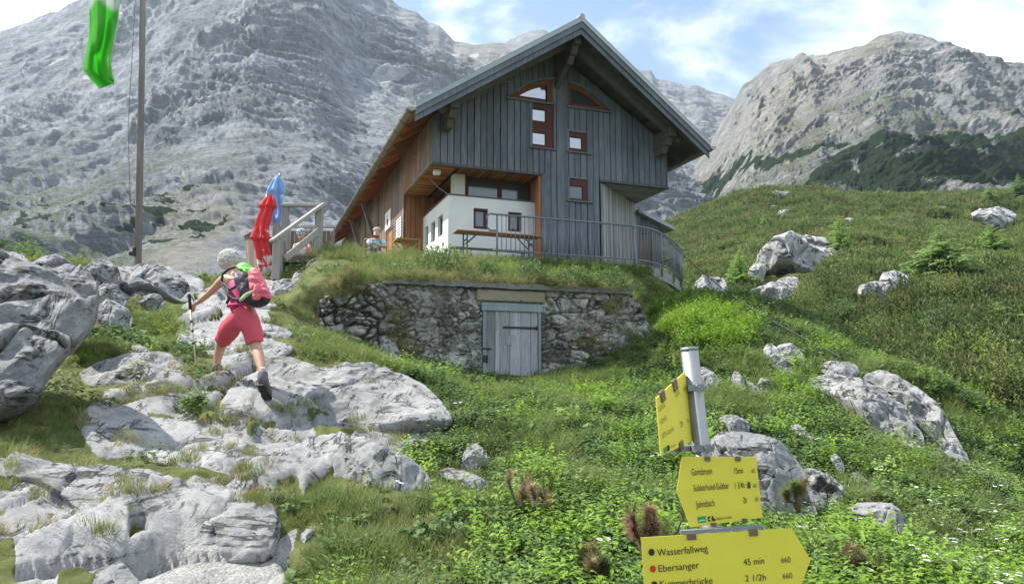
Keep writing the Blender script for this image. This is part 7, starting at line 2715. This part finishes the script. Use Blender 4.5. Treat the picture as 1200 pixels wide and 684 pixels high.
def hand(parent, wrist, palm_dir, curl_dir, side_dir, off, s=1.0):
    """returns chains for a closed hand: palm, four curled fingers, thumb; joined to the body by the caller"""
    pd, cd, sd = [np.array(v, float) / np.linalg.norm(v) for v in (palm_dir, curl_dir, side_dir)]
    V, E, Rr = [], [], []
    pc = wrist + pd * 0.045 * s
    for k, (w, l) in enumerate(((-0.030, 0.9), (-0.010, 1.05), (0.010, 1.0), (0.030, 0.8))):
        b = wrist + pd * 0.075 * s + sd * w * s
        pts = [pc + sd * w * 0.5 * s, b, b + (pd * 0.5 + cd * 0.85) * 0.032 * l * s, b + (cd * 1.0 - pd * 0.35) * 0.05 * l * s + pd * 0.016 * s, b + cd * 0.040 * l * s - pd * 0.030 * s]
        n0 = len(V)
        V += pts
        Rr += [0.014 * s, 0.0105 * s, 0.0095 * s, 0.0085 * s, 0.007 * s]
        E += chain(pts, n0)
    tb = wrist + pd * 0.03 * s - sd * 0.028 * s
    pts = [wrist + pd * 0.02 * s, tb, tb + (pd * 0.4 + cd * 0.7 - sd * 0.3) * 0.035 * s, tb + (pd * 0.7 + cd * 1.2) * 0.035 * s + sd * 0.012 * s]
    n0 = len(V)
    V += pts
    Rr += [0.016 * s, 0.012 * s, 0.0105 * s, 0.008 * s]
    E += chain(pts, n0)
    return V, E, Rr


# ---- the hiker
HD = 8.05
J = dict(pel=(283, 371, 8.08), bel=(283, 356, 8.12), che=(281, 335, 8.22), nek=(275, 319, 8.34), hd0=(271, 311, 8.42), hd1=(268, 299, 8.46),
         ls=(263, 326, 8.30), le=(245, 344, 8.42), lw=(230, 356, 8.50), rs=(292, 322, 8.32), re=(302, 340, 8.55), rw=(290, 352, 8.78),
         lh=(273, 378, 8.10), lk=(259, 404, 8.46), lc=(256, 414, 8.46), la=(254.5, 430, 8.44), rh=(294, 377, 8.05), rk=(299, 403, 8.05), rc=(303, 416, 7.93), ra=(308, 439, 7.76))
J = {k: np.array(at(*v)) for k, v in J.items()}
foot_l = np.array(at(252, 436, 8.50))
hk = tag(empty("person", np.array(at(290, 466, 8.0))), "hiker with curly grey hair in coral shorts and magenta top climbing the rocky path", "person")
ho = np.array(hk.location)
V = [J['pel'], J['bel'], J['che'], J['nek'], J['hd0'], J['hd1']]
E = chain(V)
Rr = [0.125, 0.118, (0.135, 0.11), 0.052, 0.082, 0.078]
def limb(parent_idx, keys, rad):
    global V, E, Rr
    n0 = len(V)
    V += [J[k] for k in keys]
    E += [(parent_idx, n0)] + [(n0 + i, n0 + i + 1) for i in range(len(keys) - 1)]
    Rr += rad
    return n0 + len(keys) - 1


J['lua'] = J['ls'] * 0.45 + J['le'] * 0.55
J['lfa'] = J['le'] * 0.65 + J['lw'] * 0.35
J['rua'] = J['rs'] * 0.45 + J['re'] * 0.55
J['lth'] = J['lh'] * 0.5 + J['lk'] * 0.5
J['rth'] = J['rh'] * 0.5 + J['rk'] * 0.5
J['lan'] = J['la'] + np.array([0, 0, 0.06])
J['ran'] = J['ra'] * 0.8 + J['rc'] * 0.2
J['lft'] = J['la'] + np.array([-0.03, 0.09, -0.07])
J['rft'] = np.array(at(310, 455, 7.82))
lw_i = limb(2, ['ls', 'lua', 'le', 'lfa', 'lw'], [0.062, 0.048, 0.040, 0.039, 0.027])
rw_i = limb(2, ['rs', 'rua', 're', 'rw'], [0.062, 0.048, 0.040, 0.028])
limb(0, ['lh', 'lth', 'lk', 'lc', 'lan', 'la', 'lft'], [0.115, 0.090, 0.060, 0.060, 0.038, 0.036, 0.035])
limb(0, ['rh', 'rth', 'rk', 'rc', 'ran', 'ra', 'rft'], [0.115, 0.090, 0.062, 0.064, 0.038, 0.036, 0.035])
for wi, w, el, pole_s in ((lw_i, J['lw'], J['le'], 1), (rw_i, J['rw'], J['re'], -1)):
    pd = w - el
    hv, he, hr = hand(hk, w, pd, np.array([0.1 * pole_s, 0.9, -0.35]), np.array([0, 0.2, 1.0]), ho)
    n0 = len(V)
    V += hv
    Rr += hr
    E += [(a + n0, b + n0) for a, b in he]
    starts = [n0 + 5 * k for k in range(4)] + [n0 + 20]
    E += [(wi, s_) for s_ in starts]
skin("body", V, E, Rr, M['skin'], hk, ho, 2)
hc_ = np.array(at(269.5, 304.5, 8.44))
face(hk, np.array(at(269, 307, 8.45)) - ho, (-0.25, 0.95, 0.1), (0, -0.1, 1), 0.10)
# curly hair: a mass of small locks
hair = LB()
rsH = np.random.RandomState(4)
def mat_hair():
    t = NT("curly_silver_hair")
    tt = t.attr('tint')
    return t.done(t.mix(tt, (0.56, 0.545, 0.51), (0.72, 0.70, 0.66)), 0.6)


hm = MB()
for k in range(1500):
    d = rsH.normal(size=3); d /= np.linalg.norm(d)
    if d[1] > 0.55 and d[2] < 0.35:
        continue
    c0 = hc_ - ho + d * np.array([0.125, 0.12, 0.115]) * rsH.uniform(0.90, 1.0)
    e1 = np.cross(d, rsH.normal(size=3)); e1 /= np.linalg.norm(e1)
    e2 = np.cross(d, e1)
    pts = [c0 + (e1 * math.cos(a) + e2 * math.sin(a)) * 0.008 + d * 0.004 * i for i, a in enumerate(np.linspace(0, 5.5, 6))]
    hm.tube(pts, [0.004, 0.0055, 0.006, 0.0055, 0.0045, 0.002], 4, tint=rsH.uniform(0, 1))
hairo = hm.build("hair", mat_hair(), hk, True)
ellipsoid("hair_cap", hc_ - ho + np.array([0.0, -0.012, 0.0]), [np.array([0.124, 0, 0]), np.array([0, 0.114, 0]), np.array([0, 0, 0.112])], M['grey_hair'], hk, 30, 40, 0.12, 9)
# clothes
o = skin("tank_top", [J['pel'] + np.array([0, 0, 0.03]), J['bel'], J['che'], J['che'] * 0.45 + J['nek'] * 0.55 + np.array([0.0, 0, -0.03])], [(0, 1), (1, 2), (2, 3)], [0.132, 0.128, (0.152, 0.126), 0.085], M['magenta'], hk, ho, 2)
jitter(o, 0.012, 14)
mb = MB()
for (a, b) in (((262, 340, 8.11), (277, 330, 8.07)), ((263, 347, 8.1), (279, 337, 8.06)), ((264, 354, 8.1), (282, 345, 8.04))):
    a, b = np.array(at(*a)), np.array(at(*b))
    pts = [a + (b - a) * f + np.array([0, -0.02 * math.sin(math.pi * f), 0]) - ho for f in np.linspace(0, 1, 7)]
    mb.tube(pts, 0.009, 6)
lhem, rhem = J['lk'] * 0.74 + J['lh'] * 0.26, J['rk'] * 0.90 + J['rh'] * 0.10
lhe2, rhe2 = J['lk'] * 0.78 + J['lh'] * 0.22, J['rk'] * 0.935 + J['rh'] * 0.065
lhe3, rhe3 = J['lk'] * 0.785 + J['lh'] * 0.215, J['rk'] * 0.94 + J['rh'] * 0.06
o = skin("shorts", [J['pel'] + np.array([0, 0, 0.15]), J['pel'] + np.array([0, 0, 0.0]), J['lh'], J['lth'], lhem, J['rh'], J['rth'], rhem, lhe2, lhe3, rhe2, rhe3],
         [(0, 1), (1, 2), (2, 3), (3, 4), (1, 5), (5, 6), (6, 7), (4, 8), (8, 9), (7, 10), (10, 11)], [0.140, 0.150, 0.130, 0.112, 0.102, 0.130, 0.114, 0.106, 0.102, 0.102, 0.106, 0.106], M['coral'], hk, ho, 2, 1)
jitter(o, 0.03, 11, 3.0, (1, 1, 0.5))
mb = MB()
mb.tube([J['pel'] + np.array([math.cos(a) * 0.148, math.sin(a) * 0.13, 0.125 + 0.01 * math.cos(a)]) - ho for a in np.linspace(0, 2 * math.pi, 25)], 0.016, 6)
mb.build("waistband", M['magenta'], hk, True)


def boot(ankle, heel, toe, back, sole_n, name="boot"):
    """hiking boot from ankle, heel and toe points"""
    mid = heel * 0.45 + toe * 0.55
    up = -np.array(sole_n)
    o = skin(name, [ankle + (ankle - heel) * 0.35, ankle, heel * 0.55 + ankle * 0.45, mid + up * 0.035, toe + up * 0.02], [(0, 1), (1, 2), (2, 3), (3, 4)],
             [0.055, 0.058, 0.060, 0.056, 0.048], M['boot'], hk, ho, 2)
    f = toe - heel
    f /= np.linalg.norm(f)
    s = np.cross(f, sole_n); s /= np.linalg.norm(s)
    outl = []
    for t, w in ((-0.045, 0.02), (-0.035, 0.038), (0.03, 0.045), (0.10, 0.042), (0.17, 0.054), (0.22, 0.050), (0.262, 0.028), (0.27, 0.0)):
        outl.append((t, w))
    L = np.linalg.norm(toe - heel) / 0.235
    loop_ = [heel + f * t * L + s * w for t, w in outl] + [heel + f * t * L - s * w for t, w in outl[-2::-1]]
    mb = MB()
    mb.prism([p - ho + np.array(sole_n) * 0.018 for p in loop_], np.array(sole_n) * 0.022)
    for t in np.linspace(0.0, 0.23, 8):
        c = heel + f * t * L - ho + np.array(sole_n) * 0.042
        mb.bar(c - s * 0.033, c + s * 0.033, 0.012, 0.010, up=tuple(sole_n))
    mb.build("sole", M['sole'], o, bevel=0.004)
    o2 = skin("sock", [ankle + (ankle - heel) * 0.3, ankle + (ankle - heel) * 0.75], [(0, 1)], [0.043, 0.041], M['sock'], hk, ho, 1)
    return o


boot(J['ra'], np.array(at(307.5, 451, 7.70)), np.array(at(314.5, 465, 7.90)), None, (0.10, -0.72, -0.69))
boot(J['la'] + np.array([0, 0, 0.0]), J['la'] + np.array([0.0, -0.04, -0.075]), J['la'] + np.array([-0.03, 0.19, -0.06]), None, (0, 0.05, -1.0))


# rucksack, jacket and pole are things of their own
def puff(name, outline, D0, D1, thick, mat, parent, off, seed, amp=0.02, freq=9.0, back=0.5, n=26, m=90, up=0.1):
    o = np.array(outline, float)
    a, b = o, np.roll(o, -1, 0)
    o = np.stack([0.8 * a + 0.2 * b, 0.2 * a + 0.8 * b], 1).reshape(-1, 2)
    c = (o.max(0) + o.min(0)) / 2
    seg = np.roll(o, -1, 0) - o
    cum = np.concatenate([[0], np.cumsum(np.hypot(*seg.T))])
    oc = np.vstack([o, o[:1]])
    g = np.linspace(0, cum[-1], m, endpoint=False)
    bd = np.stack([np.interp(g, cum, oc[:, 0]), np.interp(g, cum, oc[:, 1])], 1)
    r = np.linspace(0, 1, n)
    uv = c + (bd[None] - c) * r[:, None, None]
    vt, vb = o[:, 1].min(), o[:, 1].max()
    D = D0 + (D1 - D0) * (uv[..., 1] - vt) / (vb - vt)
    a_, b_ = (uv[..., 0] - 600) / F_PX, (342 - uv[..., 1]) / F_PX
    rr = np.stack([a_, CT - b_ * ST, ST + b_ * CT], -1)
    base = rr * (D / rr[..., 1])[..., None]
    nrm = np.array([0, -1, up])
    h = np.sqrt(np.clip(1 - r ** 2.8, 0, 1))[:, None] * np.ones(m)
    nz_ = amp * fbm(base.reshape(-1, 3) * freq + seed, 4).reshape(h.shape) * (0.3 + h)
    fr = base + nrm * (h * thick + nz_)[..., None]
    bk = base - nrm * (h * thick * back)[..., None]
    V = np.vstack([fr.reshape(-1, 3), bk[:-1].reshape(-1, 3)]) - off
    F1 = grid_faces(n, m, True)
    idx = np.vstack([np.arange((n - 1) * m).reshape(n - 1, m) + n * m, np.arange(m)[None] + (n - 1) * m])
    p, q = idx[:-1], idx[1:]
    F2 = np.stack([p, np.roll(p, -1, 1), np.roll(q, -1, 1), q], -1).reshape(-1, 4)
    return mesh_obj(name, V, np.vstack([F1, F2]), mat, parent, True)


bp0 = np.array(at(298, 345, 7.95))
bp = tag(empty("rucksack", bp0), "dark grey rucksack with bright green lid on the hiker's back", "rucksack")
puff("main_bag", [(277, 322), (283, 313), (296, 318), (310, 336), (316, 350), (310, 359), (292, 357), (281, 351), (284, 343), (279, 334)], 8.08, 7.98, 0.17, M['pack_dark'], bp, bp0, 1.0, 0.03, 8)
puff("lid", [(277, 314), (283, 308), (290, 308), (302, 318), (304, 325), (298, 330), (289, 322), (281, 318)], 8.10, 7.97, 0.12, M['pack_green'], bp, bp0, 2.0, 0.035, 14)
puff("side_pocket", [(274, 320), (281, 318), (291, 328), (289, 343), (281, 344), (275, 333)], 8.00, 7.92, 0.07, mat_plain("purple_grey_pocket", (0.085, 0.07, 0.10), 0.6, var=0.2, scale=20), bp, bp0, 3.0, 0.02, 10)
puff("bottom_bag", [(284, 348), (296, 342), (312, 344), (318, 349), (314, 357), (302, 361), (290, 357)], 7.93, 7.90, 0.10, mat_plain("black_nylon", (0.018, 0.017, 0.02), 0.6, var=0.2, scale=20), bp, bp0, 4.0, 0.02, 12)
puff("green_flap", [(279, 352), (286, 344), (298, 339), (300, 342), (289, 349), (282, 354)], 7.84, 7.82, 0.02, mat_plain("pale_green_trim", (0.24, 0.38, 0.16), 0.6), bp, bp0, 5.0, 0.004, 20)
mb = MB()
for pts in ([(284, 314, 8.04), (276, 312.5, 8.10), (268, 315, 8.18), (261, 321, 8.20), (259.5, 330, 8.2), (262, 337, 8.14)], [(262, 336, 8.12), (266, 344, 8.03), (273, 350, 7.98), (281, 351, 7.93)],
            [(262, 332, 8.14), (270, 339, 8.0), (276, 336, 7.95)], [(267, 344, 8.02), (268, 350, 8.0), (265.5, 356, 8.0)]):
    P = np.array([np.array(at(*q)) - bp0 for q in pts])
    tq = np.linspace(0, len(P) - 1, 16)
    P = np.stack([np.interp(tq, range(len(P)), P[:, k]) for k in range(3)], 1)
    mb.tube(P, 0.016, 6)
mb.build("shoulder_strap", M['strap'], bp, True)
jk0 = np.array(at(305, 350, 7.85))
jk = puff("jacket", [(291, 318), (296, 313), (301, 314), (309, 325), (314, 338), (319.5, 348), (316, 350.5), (306, 347), (305, 351), (298, 352), (295.5, 349), (297, 340), (292, 339)], 7.86, 7.74, 0.06, M['jacket_pink'], None, jk0, 6.0, 0.06, 11, n=40, m=130)
jk.location = jk0
tag(jk, "crumpled pink jacket hung over the hiker's rucksack", "jacket")
tp0 = np.array(at(229.5, 429, 8.52))
tpt = np.array(at(221.5, 344, 8.50))
tp = tag(empty("trekking_pole", tp0), "light trekking pole with black grip in the hiker's left hand", "trekking pole")
d = tpt - tp0
mb = MB()
mb.tube([tuple(d * 0.0), tuple(d * 0.02), tuple(d * 0.80)], [0.004, 0.009, 0.011], 8)
mb.build("shaft", mat_plain("champagne_aluminium", (0.55, 0.47, 0.33), 0.35, 0.5), tp, True)
mb = MB()
mb.tube([tuple(d * 0.78), tuple(d * 0.80), tuple(d * 0.9), tuple(d * 0.98), tuple(d * 1.0)], [0.014, 0.019, 0.017, 0.022, 0.012], 10)
mb.build("grip", M['strap'], tp, True)
mb = MB()
for f in (0.30, 0.47, 0.6):
    mb.tube([tuple(d * f), tuple(d * (f + 0.03))], 0.0145, 8)
mb.build("clip", M['strap'], tp, True)
P = [d * 0.985, d * 0.97 + np.array([0.05, -0.02, -0.03]), d * 0.88 + np.array([0.06, -0.03, 0.0]), d * 0.86 + np.array([0.02, -0.02, 0.0])]
MB().tube(P, 0.007, 6).build("wrist_strap", M['strap'], tp, True)

# ---- the seated guest beside the hut
S0 = np.array(at(440, 296, 18.6))
gs_ = tag(empty("person", S0), "balding guest in a pale blue shirt sitting beside the hut with hands raised", "person")
a_ = lambda u, v, d: np.array(at(u, v, d))
V = [a_(440, 298, 18.75), a_(440, 290, 18.75), a_(440.5, 283, 18.72), a_(441, 279, 18.7), a_(441.5, 275.5, 18.66), a_(442, 270.5, 18.66)]
E = chain(V)
Rr = [0.15, 0.15, (0.17, 0.12), 0.055, 0.085, 0.095]
def limb2(pi, pts, rad):
    n0 = len(V)
    V.extend(pts)
    E.append((pi, n0))
    E.extend([(n0 + i, n0 + i + 1) for i in range(len(pts) - 1)])
    Rr.extend(rad)
    return n0 + len(pts) - 1


l1 = limb2(2, [a_(433, 281.5, 18.7), a_(429, 290, 18.5), a_(428.5, 284.0, 18.3)], [0.07, 0.05, 0.03])
l2 = limb2(2, [a_(448, 281.5, 18.7), a_(452, 289.5, 18.55), a_(441, 286.5, 18.35)], [0.07, 0.05, 0.03])
limb2(0, [a_(435, 299, 18.6), a_(433, 299, 18.15), a_(433, 316, 18.1), a_(433, 318, 17.95)], [0.10, 0.075, 0.05, 0.045])
limb2(0, [a_(445, 299, 18.6), a_(447, 299, 18.15), a_(447, 316, 18.1), a_(447, 318, 17.95)], [0.10, 0.075, 0.05, 0.045])
for wi, pdv in ((l1, (0.1, -0.3, 1.0)), (l2, (-0.9, -0.3, 0.4))):
    hv, he, hr = hand(gs_, V[wi], pdv, (0.4, -0.8, 0), (1, 0.2, 0), S0)
    n0 = len(V)
    V += hv
    Rr += hr
    E += [(p + n0, q + n0) for p, q in he] + [(wi, n0 + 5 * k) for k in range(4)] + [(wi, n0 + 20)]
skin("body", V, E, Rr, M['skin'], gs_, S0, 2)
face(gs_, a_(442, 272, 18.66) - S0, (-0.15, -1, 0.1), (0, 0, 1), 0.105)
M['pale_shirt'] = mat_plain("pale_blue_shirt", (0.52, 0.68, 0.72), 0.8, var=0.25, scale=6)
o = skin("shirt", [a_(440, 297, 18.75), a_(440, 290, 18.75), a_(440.5, 283, 18.72), a_(433, 282, 18.7), a_(430, 288, 18.55), a_(448, 282, 18.7), a_(451.5, 288, 18.6)], [(0, 1), (1, 2), (2, 3), (3, 4), (2, 5), (5, 6)],
         [0.175, 0.175, (0.20, 0.15), 0.09, 0.075, 0.09, 0.075], M['pale_shirt'], gs_, S0, 2, 1)
jitter(o, 0.02, 9)
skin("trousers", [a_(440, 298.5, 18.75), a_(435, 299, 18.6), a_(433, 299, 18.15), a_(433, 315, 18.1), a_(445, 299, 18.6), a_(447, 299, 18.15), a_(447, 315, 18.1)], [(0, 1), (1, 2), (2, 3), (0, 4), (4, 5), (5, 6)],
     [0.165, 0.12, 0.095, 0.07, 0.12, 0.095, 0.07], M['boot'], gs_, S0, 2)
mb = MB()
for s in (-1, 1):
    mb.tube([a_(440.5 + s * 4, 280.5, 18.58) - S0, a_(440.5 + s * 4.6, 287, 18.53) - S0, a_(440.5 + s * 4.6, 294, 18.55) - S0], 0.03 if s > 0 else 0.018, 6)
mb.build("shoulder_strap", mat_plain("teal_strap", (0.03, 0.16, 0.22), 0.7), gs_, True)
ellipsoid("hair", a_(442, 269.8, 18.70) - S0, [np.array([0.112, 0, 0]), np.array([0, 0.105, 0]), np.array([0, 0, 0.085])], mat_plain("short_grey_hair", (0.36, 0.31, 0.27), 0.8), gs_, 16, 24, 0.1, 8)
bs = tag(empty("bench", a_(440, 304, 18.8)), "plain wooden bench under the guest in the pale blue shirt", "bench")
bo = np.array(bs.location)
c = a_(440, 302, 18.8) - bo
MB().box(c[0] - 0.6, c[0] + 0.6, c[1] - 0.18, c[1] + 0.2, c[2] - 0.04, c[2]).build("seat", M['deck_wood'], bs)
for s in (-0.5, 0.5):
    MB().box(c[0] + s - 0.04, c[0] + s + 0.04, c[1] - 0.15, c[1] + 0.17, c[2] - 0.45, c[2] - 0.041).build("leg", M['deck_wood'], bs)

# ---- the guest with the checked headscarf behind the deck rail
T0 = a_(353, 302, 19.3)
T0[2] = dz
g3 = tag(empty("person", T0), "guest with a black and white checked headscarf behind the deck railing", "person")
V = [a_(355, 302, 19.4), a_(355, 293, 19.35), a_(354.5, 286.5, 19.3), a_(354, 283.5, 19.22), a_(353.5, 280, 19.12), a_(353, 273, 19.12)]
E = chain(V)
Rr = [0.15, 0.15, (0.18, 0.12), 0.06, 0.085, 0.10]
limb2(2, [a_(346, 287, 19.3), a_(344, 296, 19.15), a_(350, 291, 18.95)], [0.07, 0.05, 0.03])
limb2(2, [a_(362, 287, 19.3), a_(364, 296, 19.15), a_(358, 291, 18.95)], [0.07, 0.05, 0.03])
limb2(0, [a_(351, 304, 19.3), a_(350, 304.5, 18.9), a_(350, 312, 18.85)], [0.10, 0.08, 0.05])
limb2(0, [a_(359, 304, 19.3), a_(360, 304.5, 18.9), a_(360, 312, 18.85)], [0.10, 0.08, 0.05])
skin("body", V, E, Rr, M['skin'], g3, T0, 2)
face(g3, a_(353, 277.5, 19.12) - T0, (0.0, -0.9, -0.35), (0, -0.3, 1), 0.105)
skin("shirt", [a_(355, 301, 19.4), a_(355, 293, 19.35), a_(354.5, 286.5, 19.3)], [(0, 1), (1, 2)], [0.175, 0.175, (0.205, 0.15)], mat_plain("white_shirt", (0.6, 0.6, 0.6), 0.8), g3, T0, 2)


def mat_check():
    t = NT("checked_cloth")
    p = t.pos(obj=True)
    ch = t.node('ShaderNodeTexChecker', 1, Vector=p, Scale=26.0)
    return t.done(t.mix(ch, (0.03, 0.03, 0.04), (0.7, 0.7, 0.72)), 0.85)


ellipsoid("headscarf", a_(353, 272, 19.14) - T0, [np.array([0.125, 0, 0]), np.array([0, 0.125, 0.02]), np.array([0, 0, 0.115])], mat_check(), g3, 20, 28, 0.08, 5)
ch_ = tag(empty("stool", a_(355, 310, 19.4)), "low wooden stool on the deck under the guest with the checked headscarf", "stool")
co_ = np.array(ch_.location)
c = a_(355, 306, 19.4) - co_
MB().box(c[0] - 0.2, c[0] + 0.2, c[1] - 0.2, c[1] + 0.2, c[2] - 0.04, c[2]).build("seat", M['deck_wood'], ch_)
zf = dz - co_[2]
for sx in (-0.16, 0.16):
    for sy in (-0.16, 0.16):
        if c[2] - 0.041 > zf:
            MB().box(c[0] + sx - 0.02, c[0] + sx + 0.02, c[1] + sy - 0.02, c[1] + sy + 0.02, zf, c[2] - 0.041).build("leg", M['deck_wood'], ch_)
